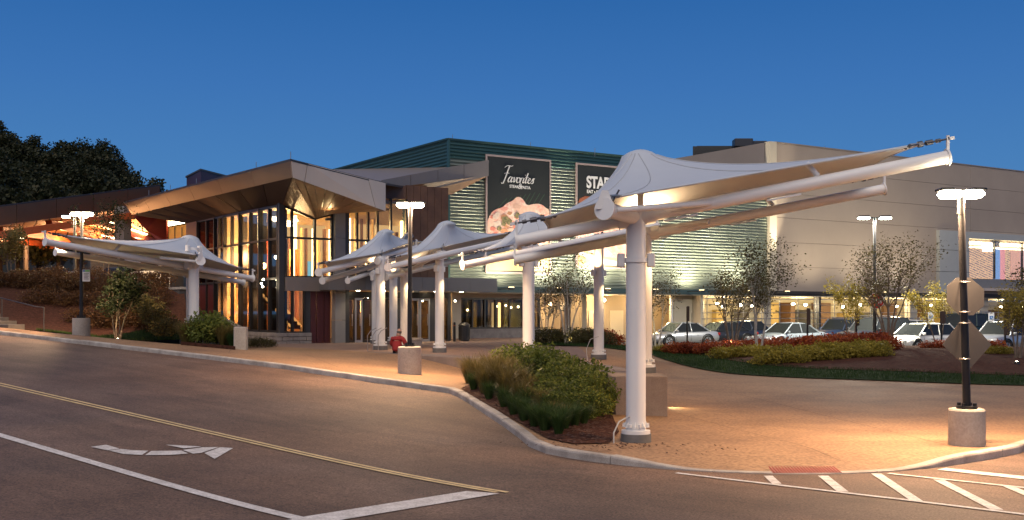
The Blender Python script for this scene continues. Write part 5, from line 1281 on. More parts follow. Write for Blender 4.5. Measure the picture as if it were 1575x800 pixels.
ORD = ['leftmost', 'second from left', 'third from left', 'fourth from left', 'fifth from left', 'sixth from left', 'seventh from left', 'eighth from left', 'ninth from left', 'tenth from left', 'eleventh from left', 'twelfth from left', 'thirteenth from left', 'fourteenth from left', 'fifteenth from left', 'sixteenth from left', 'seventeenth from left', 'eighteenth from left', 'nineteenth from left', 'twentieth from left']+['%d along from left' % i for i in range(21, 60)]
def place(proto, x, y, z, rz, sc_, label, group, cat=None):
    if proto.name not in used_proto: used_proto[proto.name] = 1; o = proto; o.location = (x, y, z); o.rotation_euler = (0, 0, rz); o.scale = (sc_,)*3; o['label'] = label; o['group'] = group
    else: o = dup(proto, (x, y, z), rz, label, group, sc_)
    if cat: o['category'] = cat
    return o
S_red = [make_shrub('russet_shrub', (.66, .62, .35), 900, .11, M['shrub_red'], 40+i) for i in range(3)]
S_yel = [make_shrub('golden_shrub', (.64, .60, .33), 860, .11, M['shrub_yellow'], 50+i) for i in range(3)]
S_grn = [make_shrub('green_shrub', (.62, .60, .52), 1900, .105, M['shrub_green'], 60+i) for i in range(3)]
S_lim = [make_shrub('lime_shrub', (.42, .40, .30), 1100, .075, M['shrub_lime'], 70+i) for i in range(2)]
S_tan = [make_tuft('ornamental_grass', .75, 420, .48, M['orn_grass'], 80+i) for i in range(3)]
S_tgr = [make_tuft('ornamental_grass', .62, 420, .42, M['orn_green'], 90+i) for i in range(2)]
rr = random.Random(77)
# kerbside bed in the foreground
bedF = [(-1.25, 24.0), (-1.0, 22.9), (-.38, 20.6), (.25, 18.3), (.62, 16.9), (1.05, 16.35), (1.65, 16.55), (1.98, 18.0), (2.1, 20.4), (1.9, 23), (1.75, 26), (.8, 29), (-.3, 28.4), (-.9, 26)]
bedf = dxy(bedF); bz_ = lambda x, y: PZ(x, y, False)+.02+.10*sm(0, .7, min(seg_dist(x, y, p, q) for p, q in zip(bedf, bedf[1:]+bedf[:1])))
sheet('mulch_bed', bedf, bz_, .25, M['mulch'], 'dark bark mulch in the kerbside bed')
def bedspot():
    while True:
        x = rr.uniform(-1.3, 2.1); y = rr.uniform(16.3, 26)*K
        if inside(x, y, bedf): return x, y, bz_(x, y)
chips(2600, bedspot, mat('wood_chip', (.10, .045, .03), .9, noise_amt=.5, noise_scale=9), 'bark_chip', 'loose bark chips in the kerbside bed')
def spill(): a = rr.gauss(0, 1)*.35; b = rr.gauss(0, 1)*.8; x = 1.9+b; y = 16.35*K+a; return x, y, PZ(x, y)+.003
chips(130, spill, bpy.data.materials['wood_chip'], 'leaf_litter', 'dark leaf litter on the paving around the nearest post', .012, .045)
BN = {}
def bush(px, py, d, kind, s, lab, grp):
    i = BN.get(lab, 0); BN[lab] = i+1; lab = lab % ('at its far end', 'far, left of middle', 'far middle', 'behind the middle', 'left of middle', 'upper middle', 'upper right', 'by the plinth block', 'right of middle', 'right, below the lime ones', 'far right', 'low right', 'lower left', 'lowest right', 'near the front tip', 'third from the front tip', 'second from the front tip')[i]
    x, y = XY(px, d); place(rr.choice(kind), x, y, (bz_(x, y) if inside(x, y, bedf) else PZ(x, y, False)), rr.uniform(0, 6), s, lab, grp)
gG = 'green shrubs massed in the kerbside bed'; gT = 'tan ornamental grasses in the kerbside bed'; gN = 'green grass clumps along the kerb edge'
for px, d, s in ((790, 27.5, 1.0), (800, 25.5, 1.1), (825, 26, 1.0), (850, 24.5, 1.05), (828, 23.4, 1.05), (870, 23.2, 1.0), (895, 23.5, 1.0), (915, 22.0, .98), (858, 21.6, .95), (890, 21.0, .95), (915, 20.3, .85), (880, 19.5, .72), (842, 20.0, .7), (905, 19.0, .6), (862, 18.9, .55)):
    bush(px, 0, d, S_grn, s, 'dense green shrub of the kerbside bed, %s', gG)
for px, d, s in ((905, 20.0, .9), (922, 19.9, .85), (820, 23.2, 1.0), (835, 24.4, 1.1), (896, 21.5, 1.2), (925, 20.8, 1.0)):
    bush(px, 0, d, S_lim, s*.95, 'bright lime shrub of the kerbside bed, %s', 'lime shrubs in the kerbside bed')
for px, d, s in ((722, 25.5, 1.05), (735, 24.0, 1.0), (752, 25.0, 1.1), (765, 23.0, 1.05), (745, 22.8, .9), (782, 23.8, 1.1), (778, 21.9, .95), (795, 22.5, 1.0), (770, 24.2, 1.1), (815, 21.3, .85), (800, 20.5, .8), (835, 19.4, .7), (855, 18.6, .55), (872, 18.3, .5), (820, 19.9, .7)):
    bush(px, 0, d, S_tan, s*1.1, 'tan ornamental grass of the kerbside bed, %s', gT)
for px, d, s in ((728, 23.6, .85), (752, 21.9, .8), (775, 20.7, .85), (790, 19.7, .85), (806, 18.9, .9), (822, 18.2, .85), (838, 17.7, .9), (850, 18.0, .85), (812, 19.9, .9), (845, 18.9, .85), (868, 17.6, .8), (884, 17.9, .75), (859, 17.2, .8), (876, 18.6, .8), (898, 18.2, .7)):
    bush(px, 0, d, S_tgr, s, 'green grass clump near the kerb edge, %s', gN)
# island shrubs: russet at the back, gold in front, then small groups
def ishrub(px, d, kind, s, lab, grp):
    x, y = XY(px, d); place(rr.choice(kind), x, y, island_z(x, y)-.02, rr.uniform(0, 6), s, lab, grp)
for k in range(20): ishrub(1212+k*8.3+rr.uniform(-3, 3), rr.uniform(39.8, 41.2), S_red, rr.uniform(.8, 1.15), 'russet shrub, front file of the long red row, %s' % ORD[k], 'russet shrubs in the long row')
for k in range(14): ishrub(1222+k*10.3, 42.4, S_red, rr.uniform(.8, 1.0), 'russet shrub, back file of the long red row, %s' % ORD[k], 'russet shrubs in the long row')
for k in range(20): ishrub(1172+k*10+rr.uniform(-3, 3), rr.uniform(36.6, 37.6), S_yel, rr.uniform(.62, 1.0), 'golden shrub, file nearest the lawn, %s' % ORD[k], 'golden shrubs in the front row')
for k in range(16): ishrub(1178+k*12+rr.uniform(-3, 3), 38.7, S_yel, rr.uniform(.7, 1.0), 'golden shrub, second file from the lawn, %s' % ORD[k], 'golden shrubs in the front row')
for k in range(7): ishrub(1106+k*9.5, rr.uniform(41, 42), S_yel, rr.uniform(.75, .9), 'golden shrub left of the pale trunks, %s' % ORD[k], 'golden shrubs left of the pale trunks')
for k in range(9): ishrub(1082+k*14+rr.uniform(-3, 3), rr.uniform(43.5, 44.8), S_red, rr.uniform(.8, 1.0), 'russet shrub behind the golden ones by the lit tree, %s' % ORD[k], 'russet shrubs by the tree uplight')
for k in range(6): ishrub(1036+k*8, rr.uniform(44, 45.5), S_red, rr.uniform(.8, .95), 'russet shrub in front of the silver sedan, %s' % ORD[k], 'russet shrubs before the sedan')
for k in range(4): ishrub(1012+k*8, 45.3, S_yel, .55, 'low yellow shrub at the silver sedan nose, %s' % ORD[k], 'yellow shrubs before the sedan')
for k, px in enumerate((1425, 1438, 1452, 1463)): ishrub(px, 41.5, S_red, .5+.06*k, 'small russet shrub in front of the white hatchback, %s' % ORD[k], 'small russet shrubs before the hatchback')
for k, px in enumerate((1498, 1508, 1520, 1532)): ishrub(px, 40, S_red, .72, 'russet shrub right of the near lamp pole, %s' % ORD[k], 'russet shrubs right of the lamp pole')
for k, px in enumerate((1522, 1536, 1549)): ishrub(px, 37.5, S_yel, .55, 'low golden shrub beside the ground spotlight, %s' % ORD[k], 'golden shrubs beside the ground spotlight')
# bed by the recess: hedge grasses and red shrubs
def ashrub(px, d, kind, s, lab, grp):
    x, y = XY(px, d); place(rr.choice(kind), x, y, PZ(x, y, True)+.04, rr.uniform(0, 6), s, lab, grp)
S_hed = [make_shrub('brown_green_shrub', (.7, .6, .42), 900, .10, leaf_mat('hedge_leaves', [(.035, .04, .014), (.07, .065, .022), (.12, .09, .03)]), 66+i) for i in range(2)]
for k in range(11): ashrub(832+k*10, rr.uniform(45, 47), S_hed, rr.uniform(.85, 1.05), 'brown green hedge shrub in front of the tan recess, %s' % ORD[k], 'hedge shrubs before the recess')
for k in range(5): ashrub(905+k*10, 46.5, S_red, rr.uniform(.9, 1.15), 'red shrub right of the hedge before the recess, %s' % ORD[k], 'red shrubs before the recess')

def tree(kind, label, base, h, spread, trunks, depth, leaves, lsize, mleaf, mbark, seed, r0=.06, group=None, lift=.22, upright=.75, cat='tree', scatter=.50):
    rr = random.Random(seed); t = thing(kind, label, cat, tuple(base), 0, group); tr = MB(); tips = []
    def grow(p, d_, L, r, k):
        n = 3; pts = [p]; rs = [r]; q = p.copy(); dd = d_.copy()
        for i in range(n):
            dd = (dd+Vector((rr.gauss(0, .10), rr.gauss(0, .10), rr.gauss(0, .06)))).normalized(); q = q+dd*L/n; pts.append(q.copy()); rs.append(r*(1-.42*(i+1)/n))
        tr.tube(pts, rs, 7 if k == 0 else (5 if k == 1 else 3), caps=False)
        if k >= 1: tips.extend((pts[j], k) for j in range(1, n+1))
        if k < depth:
            for i in range(rr.choice([3, 4]) if k else 5):
                j = rr.randint(1, n); a = rr.uniform(0, 2*PI); side = Vector((math.cos(a), math.sin(a), 0))
                nd = (dd*upright+side*rr.uniform(.45, .85)*spread/h*2.0+Vector((0, 0, .28))).normalized(); grow(pts[j], nd, L*rr.uniform(.5, .68), rs[j]*.6, k+1)
    for i in range(trunks):
        a = i*2*PI/trunks+rr.uniform(-.4, .4); off = Vector((math.cos(a), math.sin(a), 0))*(.09 if trunks > 1 else 0)
        d0 = (Vector((0, 0, 1))+Vector((math.cos(a), math.sin(a), 0))*(.20*spread/h*2 if trunks > 1 else .02)).normalized(); b = Vector(base)+off
        pts = [b-Vector((0, 0, .1))]; q = b.copy(); 
        Lf = h*lift; q = b+d0*Lf; tr.tube([b-Vector((0, 0, .1)), b+d0*Lf*.5, q], [r0*1.25, r0, r0*.85], 8, caps=False)
        grow(q, d0, h*.42, r0*.8, 0)
    tr.build('trunk', mbark, t)
    zmax = max(p.z for p, k in tips); sc_ = 1
    m = MB()
    for i in range(leaves):
        p, k = rr.choice(tips); g = scatter
        c = p+Vector((rr.gauss(0, g), rr.gauss(0, g), rr.gauss(0, g*.8)))*h*.09
        d1 = Vector((rr.gauss(0, 1), rr.gauss(0, 1), rr.gauss(0, .6))).normalized(); d2 = d1.cross(Vector((rr.gauss(0, 1), rr.gauss(0, 1), rr.gauss(0, 1)))).normalized(); s = lsize*rr.uniform(.6, 1.3)
        m.add([c, c+d1*s*.5+d2*s*.3, c+d1*s, c+d1*s*.5-d2*s*.3], [(0, 1, 2, 3)])
    m.build('crown', mleaf, t); return t
def tz(px, d, fn): x, y = XY(px, d); return (x, y, fn(x, y))
iz = island_z; az = lambda x, y: PZ(x, y, True)+.04; pkz = PKZ
tree('young_tree', 'sparse multi trunk tree before the recess, second post from it', tz(873, 46, az), 4.3, 1.9, 4, 3, 2052, .10, M['leaf_sparse'], M['birch'], 1, .045)
tree('young_tree', 'low sparse tree between the second canopy posts, pale trunks', tz(842, 46.5, az), 3.2, 1.6, 4, 3, 957, .09, M['leaf_sparse'], M['birch'], 2, .04)
tree('young_tree', 'sparse golden lit tree half hidden behind the nearest post', tz(1008, 46.5, az), 4.0, 2.0, 4, 3, 1915, .09, bpy.data.materials['olive_brown_leaves'], M['birch'], 3, .045)
tree('young_tree', 'tallest multi trunk tree in front of the bright pilaster', tz(1166, 42.5, iz), 4.6, 2.0, 3, 3, 3283, .10, M['leaf_sparse'], M['birch'], 14, .05)
tree('young_tree', 'bushy tree lit from below left of the pale trunks', tz(1127, 46.0, iz), 4.1, 2.1, 5, 3, 3146, .10, M['leaf_sparse'], M['bark'], 25, .045)
tree('young_tree', 'wide vase shaped tree above the white hatchback', tz(1366, 44.5, iz), 4.9, 2.6, 6, 3, 3556, .10, M['leaf_sparse'], M['bark'], 36, .05)
tree('young_tree', 'narrow golden tree left of the stop sign', tz(1309, 45, iz), 2.9, 1.0, 2, 3, 2052, .10, M['leaf_gold'], M['bark'], 47, .035)
tree('young_tree', 'narrow golden tree left of the near lamp pole', tz(1443, 46, iz), 3.0, 1.0, 2, 3, 1915, .10, M['leaf_gold'], M['bark'], 58, .035)
tree('young_tree', 'yellowing tree at the right edge of the picture', tz(1566, 36, iz), 2.6, 1.2, 4, 3, 3009, .09, M['leaf_gold'], M['bark'], 69, .04)
tree('young_tree', 'second sparse tree overhanging the right edge', tz(1600, 38.5, iz), 3.4, 1.6, 4, 3, 2325, .10, M['leaf_sparse'], M['bark'], 71, .04)
def uplight(p, e, label, aim=(0, 0, 1), col=(1, .78, .38)):
    t = thing('ground_spotlight', label, 'ground light', tuple(p)); m = MB(); m.lathe(p, [(.09, -.02), (.09, .10), (.09, .10), (.075, .12)], 14); m.build('housing', M['char'], t)
    m = MB(); m.lathe(p, [(.075, .115), (.0, .125)], 14); m.build('lens', M['bulb'], t); light('spot_beam', 'SPOT', Vector(p)+Vector((0, 0, .16)), e, col, t, .05, 120, aim, .8)
uplight(tz(1126, 44.6, iz), 400, 'ground spotlight at the foot of the bushy lit tree'); uplight(tz(1564, 34.3, iz), 90, 'bright ground spotlight at the right edge of the lawn', (0, -.2, 1))
uplight(tz(877, 45.2, az), 60, 'ground spotlight under the sparse tree before the recess'); uplight(tz(1010, 45.6, az), 80, 'ground spotlight under the tree behind the nearest post')
uplight(tz(1306, 44, iz), 60, 'ground spotlight under the golden tree by the stop sign')
M['bulbspot'] = M['bulb']; p = Vector(tz(1564, 34.0, iz)); 

# ------------------------------------------------------------------ posts and signs of the car park
M['brownsign'] = mat('dark_brown_sign', (.05, .03, .022), .5)
def park_sign(px, y0, y1, yb, d, wpx, label):
    x, y = XY(px, d); z = iz(x, y) if d < 47 else pkz(x, y); t = thing('parking_sign', label, 'sign', (x, y, z)); top = P(px, y0, d).z; m = MB(); m.tube([(x, y, z-.1), (x, y, top-.03)], .045, 8); m.build('pole', M['black'], t)
    bt = P(px, y1, d).z; m = MB(); m.box((x+.03, y-.08, (top+bt)/2), (wpx/1500*d, .05, top-bt), -.5, bev=.02); m.build('sign_board', M['brownsign'], t)
park_sign(1057, 471, 494, 520, 48.0, 4.5, 'dark sign board on a post before the silver sedan')
park_sign(1242, 474, 500, 0, 46.0, 6, 'dark sign board on a post behind the long red row')
park_sign(1317, 477, 501, 0, 45.5, 6.5, 'dark sign board on a post beside the narrow golden tree')
park_sign(1448, 479, 498, 0, 45.0, 8, 'dark sign board on a post left of the near lamp')
park_sign(1546, 478, 516, 0, 43.0, 8, 'tall dark sign board on a post at the right')
ss = Vector(tz(1347, 46.5, iz)); t = thing('stop_sign', 'red octagonal stop sign on a dark post', 'stop sign', tuple(ss))
c = P(1347, 463, 46.3); r = .40; m = MB(); oc = [Vector((c.x+r*math.cos(PI/8+k*PI/4), c.y-.05, c.z+r*math.sin(PI/8+k*PI/4))) for k in range(8)]; m.slab(oc, .012); m.build('sign_plate', M['signwhite'], t)
m = MB(); m.slab([c+(o-c)*.92+Vector((0, -.02, 0)) for o in oc], .004); m.build('sign_face', mat('sign_red', (.60, .03, .02), .5), t)
text_mesh('STOP', .30, Matrix.Translation(c+Vector((0, -.085, -.105))) @ Matrix.Rotation(PI/2, 4, 'X'), 'lettering', M['lettering'], t, .002, 'CENTER', 0, .01, .95)
m = MB(); m.tube([ss, (ss.x, ss.y, c.z+.3)], .035, 8); m.build('pole', M['black'], t)
def access_sign(px, y0, y1, d, label):
    b = Vector(tz(px, d, pkz)); t = thing('access_sign', label, 'sign', tuple(b)); top = P(px, y0, d).z; bt = P(px, y1, d).z; h = top-bt; x = b.x; y = b.y
    m = MB(); m.tube([b, (x, y, top)], .03, 8); m.build('pole', M['steelcap'], t)
    m = MB(); m.box((x, y-.06, top-h*.36), (.34, .02, h*.72), bev=.008); m.build('sign_plate', M['signwhite'], t)
    m = MB(); m.box((x, y-.06, bt+h*.13), (.32, .02, h*.22), bev=.008); m.build('lower_plate', M['signwhite'], t)
    m = MB(); m.box((x, y-.072, top-h*.36), (.22, .01, .22)); m.build('symbol_field', M['signblue'], t)
    m = MB(); o = Vector((x, y-.08, top-h*.36)); m.tube([o+Vector((.05*math.cos(a)+.0, 0, .05*math.sin(a)-.03)) for a in [k*PI/5-2.4 for k in range(9)]], .010, 5); m.tube([o+Vector((-.01, 0, .06)), o+Vector((0, 0, 0)), o+Vector((.05, 0, -.01)), o+Vector((.07, 0, -.06))], .010, 5); m.ball(o+Vector((-.012, 0, .08)), .016, 6, 4); m.build('wheelchair_symbol', M['signwhite'], t)
    for zz in (top-.05, bt+h*.30): 
        m = MB(); m.box((x, y-.073, zz), (.2, .006, .018)); m.build('text_line', M['ink'], t)
access_sign(1431, 479, 502, 60, 'white accessible parking sign left of the near lamp'); access_sign(1524, 481, 503, 57, 'white accessible parking sign right of the near lamp')
# parking lot lamp
def slim_lamp(px, d, head_py, label, zb, e, lens, hs=1.2, base=None, colr=(.95, 1, .85)):
    x, y = XY(px, d); t = thing('street_lamp', label, 'street lamp', (x, y, zb)); top = P(px, head_py, d); top = Vector((x, y, top.z)); m = MB(); m.tube([(x, y, zb), top], [.09, .07], 10); m.build('pole', M['black'] if base is None else M['char'], t)
    if base: m = MB(); m.lathe((x, y, zb), [(base, 0), (base, .95), (base, .95), (0, .96)], 20); m.build('concrete_base', M['concrete'], t)
    for s in (-1, 1):
        c = top+Vector((s*.55*hs, 0, .0)); b = MB(); b.beam(top, c, .07, .06); b.box(c+Vector((0, 0, .06)), (.55*hs, .4*hs, .1), bev=.03); h_ = b.build('lamp_head', M['char'], t)
        l = MB(); l.box(c-Vector((0, 0, .02)), (.55*hs, .34*hs, .12*hs), bev=.04); l.build('lens', lens, h_); light('lamp_light', 'AREA', c-Vector((0, 0, .12)), e, colr, t, .3)
M['lens_cool'] = emit_mat('lit_cool_lens', (.92, 1, .82), 45)
slim_lamp(1345, 50, 335, 'tall twin lamp behind the vase shaped tree', pkz(*XY(1345, 50)), 1500, M['lens_cool'], 1.0, None, (1, .93, .74))
slim_lamp(115, 52, 333, 'second twin lamp behind the left one, up by the drop-off', 3.6, 300, M['lamp_on'], .8, .36, (1, .7, .4))

# ================================================================== CARS
def make_car(name, L, W, H, paint_, style='sedan', seed=0):
    """nose at +x, origin under the middle"""
    t = thing(name, 'x', 'car'); h = L/2; wb = .29*L; wr = .33 if style != 'suv' else .38; zs = .24; belt = H*.60; hood = H*.56 if style != 'suv' else H*.60
    deck = {'sedan': H*.64, 'hatch': H*.62, 'suv': H*.62}[style]
    st = [(h, .42*1.0, .50, .78), (h-.10, .30, hood*.80, .92), (h-.45, .24, hood*.92, .98), (h-.95, .22, hood*.985, 1.0), (h*.42, .22, belt, 1.0), (0, .22, belt+.02, 1.0), (-h*.45, .22, belt+.03, 1.0), (-h*.62, .22, deck, 1.0), (-h+.35, .24, deck*.99, .97), (-h+.08, .32, deck*.93, .90), (-h, .44, deck*.74, .84)]
    def sect(x, zb, zt, w):
        w2 = W/2*w; mid = (zb+zt)/2
        return [(x, -w2*.86, zb), (x, -w2*.97, zb+.08), (x, -w2, mid), (x, -w2*.985, zt-.16), (x, -w2*.90, zt-.03), (x, -w2*.55, zt+.012), (x, 0, zt+.022), (x, w2*.55, zt+.012), (x, w2*.90, zt-.03), (x, w2*.985, zt-.16), (x, w2, mid), (x, w2*.97, zb+.08), (x, w2*.86, zb)]
    vs = []; n = 13
    for s in st: vs += sect(*s)
    m = MB(); m.add(vs, [(i*n+k, (i+1)*n+k, (i+1)*n+k+1, i*n+k+1) for i in range(len(st)-1) for k in range(n-1)], True)
    m.add(vs[:n], [tuple(range(n))]); m.add(vs[-n:], [tuple(range(n-1, -1, -1))]); m.add(vs[::1], [tuple(i*n for i in range(len(st)))+tuple(i*n+n-1 for i in range(len(st)-1, -1, -1))])
    body = m.build('body', paint_, t); body.modifiers.new('s', 'EDGE_SPLIT').split_angle = .9
    if style == 'sedan': gx = (h*.44, h*.12, -h*.32, -h*.66)
    elif style == 'hatch': gx = (h*.50, h*.16, -h*.62, -h*.90)
    else: gx = (h*.44, h*.20, -h*.74, -h*.93)
    zb = belt-.02; zr = H-.035; wb_, wt = W/2*.93, W/2*.74
    A = [(gx[0], s*wb_, zb) for s in (-1, 1)]; B = [(gx[1], s*wt, zr) for s in (-1, 1)]; Cc = [(gx[2], s*wt, zr-.01) for s in (-1, 1)]; D = [(gx[3], s*wb_, deck-.02) for s in (-1, 1)]
    m = MB(); m.slab([A[0], A[1], B[1], B[0]], .02); m.build('windscreen', M['carglass'], t)
    m = MB(); m.slab([D[1], D[0], Cc[0], Cc[1]], .02); m.build('rear_window', M['carglass'], t)
    mids = [.0, .50, 1.0] if style != 'suv' else [0, .36, .70, 1.0]
    for si, s in enumerate((-1, 1)):
        lo = lambda u: Vector(A[si]).lerp(Vector(D[si]), u); hi = lambda u: Vector(B[si]).lerp(Vector(Cc[si]), u)
        for u0, u1 in zip(mids, mids[1:]):
            q = [lo(u0+.015), lo(u1-.015), hi(u1-.015), hi(u0+.015)]; m = MB(); m.slab(q if s > 0 else q[::-1], .02); m.build('side_window', M['carglass'], t)
        m = MB()
        for u in mids:
            if u in (0, 1.0): m.tube([lo(u)+Vector((0, s*.005, -.02)), hi(u)+Vector((0, s*.005, 0))], .038, 6)
            else: m.tube([lo(u)+Vector((0, s*.004, 0)), hi(u)+Vector((0, s*.004, 0))], .028, 6)
        m.build('pillar', paint_, t)
        m = MB(); m.box((gx[0]-.18, s*(W/2+.08), belt+.06), (.12, .18, .13), bev=.03); m.build('mirror', paint_, t)
        m = MB(); m.box((h*.10, s*(W/2*.995), belt-.22), (.14, .03, .03)); m.box((-h*.28, s*(W/2*.995), belt-.20), (.14, .03, .03)); m.build('handle', M['steelcap'], t)
        m = MB()
        for xx in (h*.36, -h*.08, -h*.45): m.beam((xx, s*W/2*1.001, .34), (xx, s*W/2*.985, belt-.14), .012, .012)
        m.build('door_gap', M['black'], t)
        m = MB(); m.box((h-.16, s*W*.375, hood*.72), (.16, W*.20, .15), -s*.45, bev=.04); m.build('headlight', mat('headlight_glass', (.75, .78, .8), .08, .3) if 'headlight_glass' not in bpy.data.materials else bpy.data.materials['headlight_glass'], t)
        m = MB(); m.box((-h+.10, s*W*.40, deck*.78), (.14, W*.16, .18), s*.3, bev=.04); m.build('tail_light', mat('tail_glass', (.35, .02, .015), .15) if 'tail_glass' not in bpy.data.materials else bpy.data.materials['tail_glass'], t)
        for xx in (wb, -wb*1.02):
            c = Vector((xx, s*(W/2-.10), wr)); m = MB(); pr = []
            m.tube([c-Vector((0, s*.10, 0)), c+Vector((0, s*.105, 0))], wr, 22); wh = m.build('wheel', M['tyre'], t)
            m = MB(); m.tube([c+Vector((0, s*.10, 0)), c+Vector((0, s*.118, 0))], wr*.66, 18)
            m.build('rim', M['rim'], wh)
            m = MB()
            for k in range(5): a = k*2*PI/5+.3; m.beam(c+Vector((math.cos(a)*.05, s*.12, math.sin(a)*.05)), c+Vector((math.cos(a+.25)*wr*.6, s*.12, math.sin(a+.25)*wr*.6)), .012, .06)
            m.build('spoke_gap', M['tyre'], wh)
            m = MB(); m.tube([Vector((xx+math.cos(a)*(wr+.055), s*(W/2+.004), wr+math.sin(a)*(wr+.055))) for a in [k*PI/10 for k in range(-1, 12)]], .035, 5); m.build('wheel_arch', M['black'], t)
    m = MB(); k = 7; rows_ = []
    for xx, zz, ww in ((gx[1]+.04, zr-.015, 1.0), (gx[1]-.12, H-.005, 1.0), ((gx[1]+gx[2])/2, H+.012, 1.02), (gx[2]+.12, H-.01, 1.0), (gx[2]-.04, zr-.02, .98)):
        rows_ += [(xx, wt*ww*(-1+2*j/(k-1))*1.02, zz-.05*abs(-1+2*j/(k-1))**3) for j in range(k)]
    m.add(rows_, [(i*k+j, i*k+j+1, (i+1)*k+j+1, (i+1)*k+j) for i in range(4) for j in range(k-1)], True); o = m.build('roof', paint_, t); sd2 = o.modifiers.new('s', 'SOLIDIFY'); sd2.thickness = .04; sd2.offset = -1
    m = MB(); m.box((h-.03, 0, .50), (.10, W*.44, .12), bev=.03); m.box((h-.03, 0, .33), (.12, W*.6, .10), bev=.03); m.build('grille', M['black'], t)
    m = MB(); m.box((h+.025, 0, .42), (.02, .34, .12)); m.build('number_plate', M['signwhite'], t)
    if style == 'suv':
        m = MB()
        for s in (-1, 1): m.tube([(gx[1]-.1, s*wt*.88, H+.06), (gx[2]+.1, s*wt*.88, H+.06)], .022, 6)
        m.build('roof_rail', M['steelcap'], t)
    return t
def cpaint(name, c, m=.3): return mat(name, c, .28, m, coat=.6, spec=.5)
CP_ = {'silver': cpaint('silver_paint', (.46, .47, .49), .55), 'white': cpaint('white_paint', (.68, .68, .66), 0), 'black': cpaint('black_paint', (.02, .022, .028), .2), 'blue': cpaint('navy_paint', (.025, .04, .08), .3), 'icy': cpaint('ice_blue_paint', (.36, .41, .46), .5), 'green': cpaint('dark_green_paint', (.02, .04, .032), .3), 'red': cpaint('red_paint', (.3, .02, .02), .2)}
cars = [('sedan', 'silver', 'silver sedan at the left end of the parked row', 1046, 57.5, 205, 4.6, 1.78, 1.42), ('sedan', 'black', 'dark low sedan behind the russet shrubs right of the silver one', 1108, 59.5, 205, 4.5, 1.78, 1.38),
        ('hatch', 'blue', 'navy hatchback glimpsed behind the bushy lit tree', 1153, 61.5, 25, 4.1, 1.74, 1.44), ('sedan', 'icy', 'pale blue sedan behind the pale tree trunks', 1212, 54.5, 208, 4.6, 1.8, 1.46),
        ('suv', 'blue', 'navy sport utility left of the black one', 1297, 58, 212, 4.7, 1.88, 1.62), ('suv', 'black', 'black sport utility with roof rails behind the vase tree', 1345, 53, 212, 4.8, 1.92, 1.78),
        ('suv', 'white', 'pale small car top behind the white hatchback', 1392, 62, 212, 4.3, 1.8, 1.5), ('hatch', 'white', 'white hatchback facing left beside the near lamp', 1416, 50.5, 210, 4.4, 1.8, 1.50),
        ('suv', 'green', 'dark green high vehicle behind the white hatchback', 1480, 58, 210, 4.9, 1.95, 1.95), ('suv', 'silver', 'white grey sport utility at the right edge', 1548, 46.8*1.02, 212, 4.7, 1.9, 1.66)]
for st_, col, lab, px, d, rot, L, W, H in cars:
    t = make_car('parked_car', L, W, H, CP_[col], st_); x, y = XY(px, d); t.location = (x, y, PKZ(x, y)+.012); t.rotation_euler = (0, 0, math.radians(rot)); t['label'] = lab; t['group'] = 'cars parked in a row behind the island'

# ================================================================== LEFT BANK, STEPS, UPPER LEVEL
def left_z(x, y):
    """bank from the pavement up to the drop-off level"""
    d = y/K; b = PZ(x, y, False); e = d-(.0)-39.8-.12*(x+13)
    return b+(3.75-b)*sm(0.5, 10.5, e)*sm(-13.5, -15.5, x)+.02
bank = [(-14.4, 43.9*K), (-15.8, 40.4*K), (-17.5, 39.2*K), (-22, 39.6*K), (-28.5, 42.8*K), (-48, 55), (-52, 84), (-24, 84), (-20.3, 58*K), (-18.4, 50*K), (-15.95, 47.4*K)]
sheet('bank', bank, lambda x, y: left_z(x, y)+.03, .9, M['mulch'], 'planted bank rising from the left pavement')
sheet('upper_level', [(-120, 84), (-24, 84), (-18, 80), (-18, 135), (-160, 150)], lambda x, y: 3.75, 4, M['asphalt'], 'upper drop-off lane level behind the bank')
lawnL = dxy([(-12.5, 43.4), (-14.3, 43.3), (-15.9, 40.2), (-17.4, 39.1), (-19.0, 38.9), (-19.5, 40.8), (-17.5, 41.4), (-15.6, 43.8)])
sheet('lawn', lawnL, lambda x, y: left_z(x, y)+.06, .6, M['grassbase'], 'small lawn strip at the foot of the left bank')
def in_lawnL():
    while True:
        x = rr.uniform(-19.5, -12.5); y = rr.uniform(38.8, 43.8)*K
        if inside(x, y, lawnL): return x, y, left_z(x, y)+.05, rr.uniform(.05, .12)
tag(blades(6000, in_lawnL, .08, .03, rr).build('grass', M['grass']), 'short grass at the foot of the left bank', None, None, 'stuff')
S_brn = [make_shrub('brown_hedge_shrub', (.95, .85, .48), 1500, .10, M['shrub_brown'], 120+i) for i in range(3)]
for row, dd in enumerate((43.0, 45.0, 47.0, 49.0)):
    px = 62 if dd > 44 else 120; n_ = 0
    while px < 262:
        x, y = XY(px+rr.uniform(-5, 5), dd+rr.uniform(-.5, .5)); place(rr.choice(S_brn), x, y, left_z(x, y)-.05, rr.uniform(0, 6), rr.uniform(.85, 1.15), 'brown red shrub on the left bank, %s row, %s' % (['lowest', 'second', 'third', 'top'][row], ORD[n_]), 'hedge shrubs covering the left bank'); px += 30; n_ += 1
for k, px in enumerate((-20, 8, 34, 60, 88)): x, y = XY(px, 47.5); place(rr.choice(S_brn), x, y, left_z(x, y)-.05, rr.uniform(0, 6), 1.05, 'brown red shrub behind the steps handrail, %s' % ORD[k], 'hedge shrubs covering the left bank')
S_lea = [make_shrub('leafy_shrub', (.7, .7, .55), 1100, .13, leaf_mat('ochre_leaves', [(.06, .06, .02), (.13, .11, .035), (.24, .18, .06)]), 130+i) for i in range(2)]
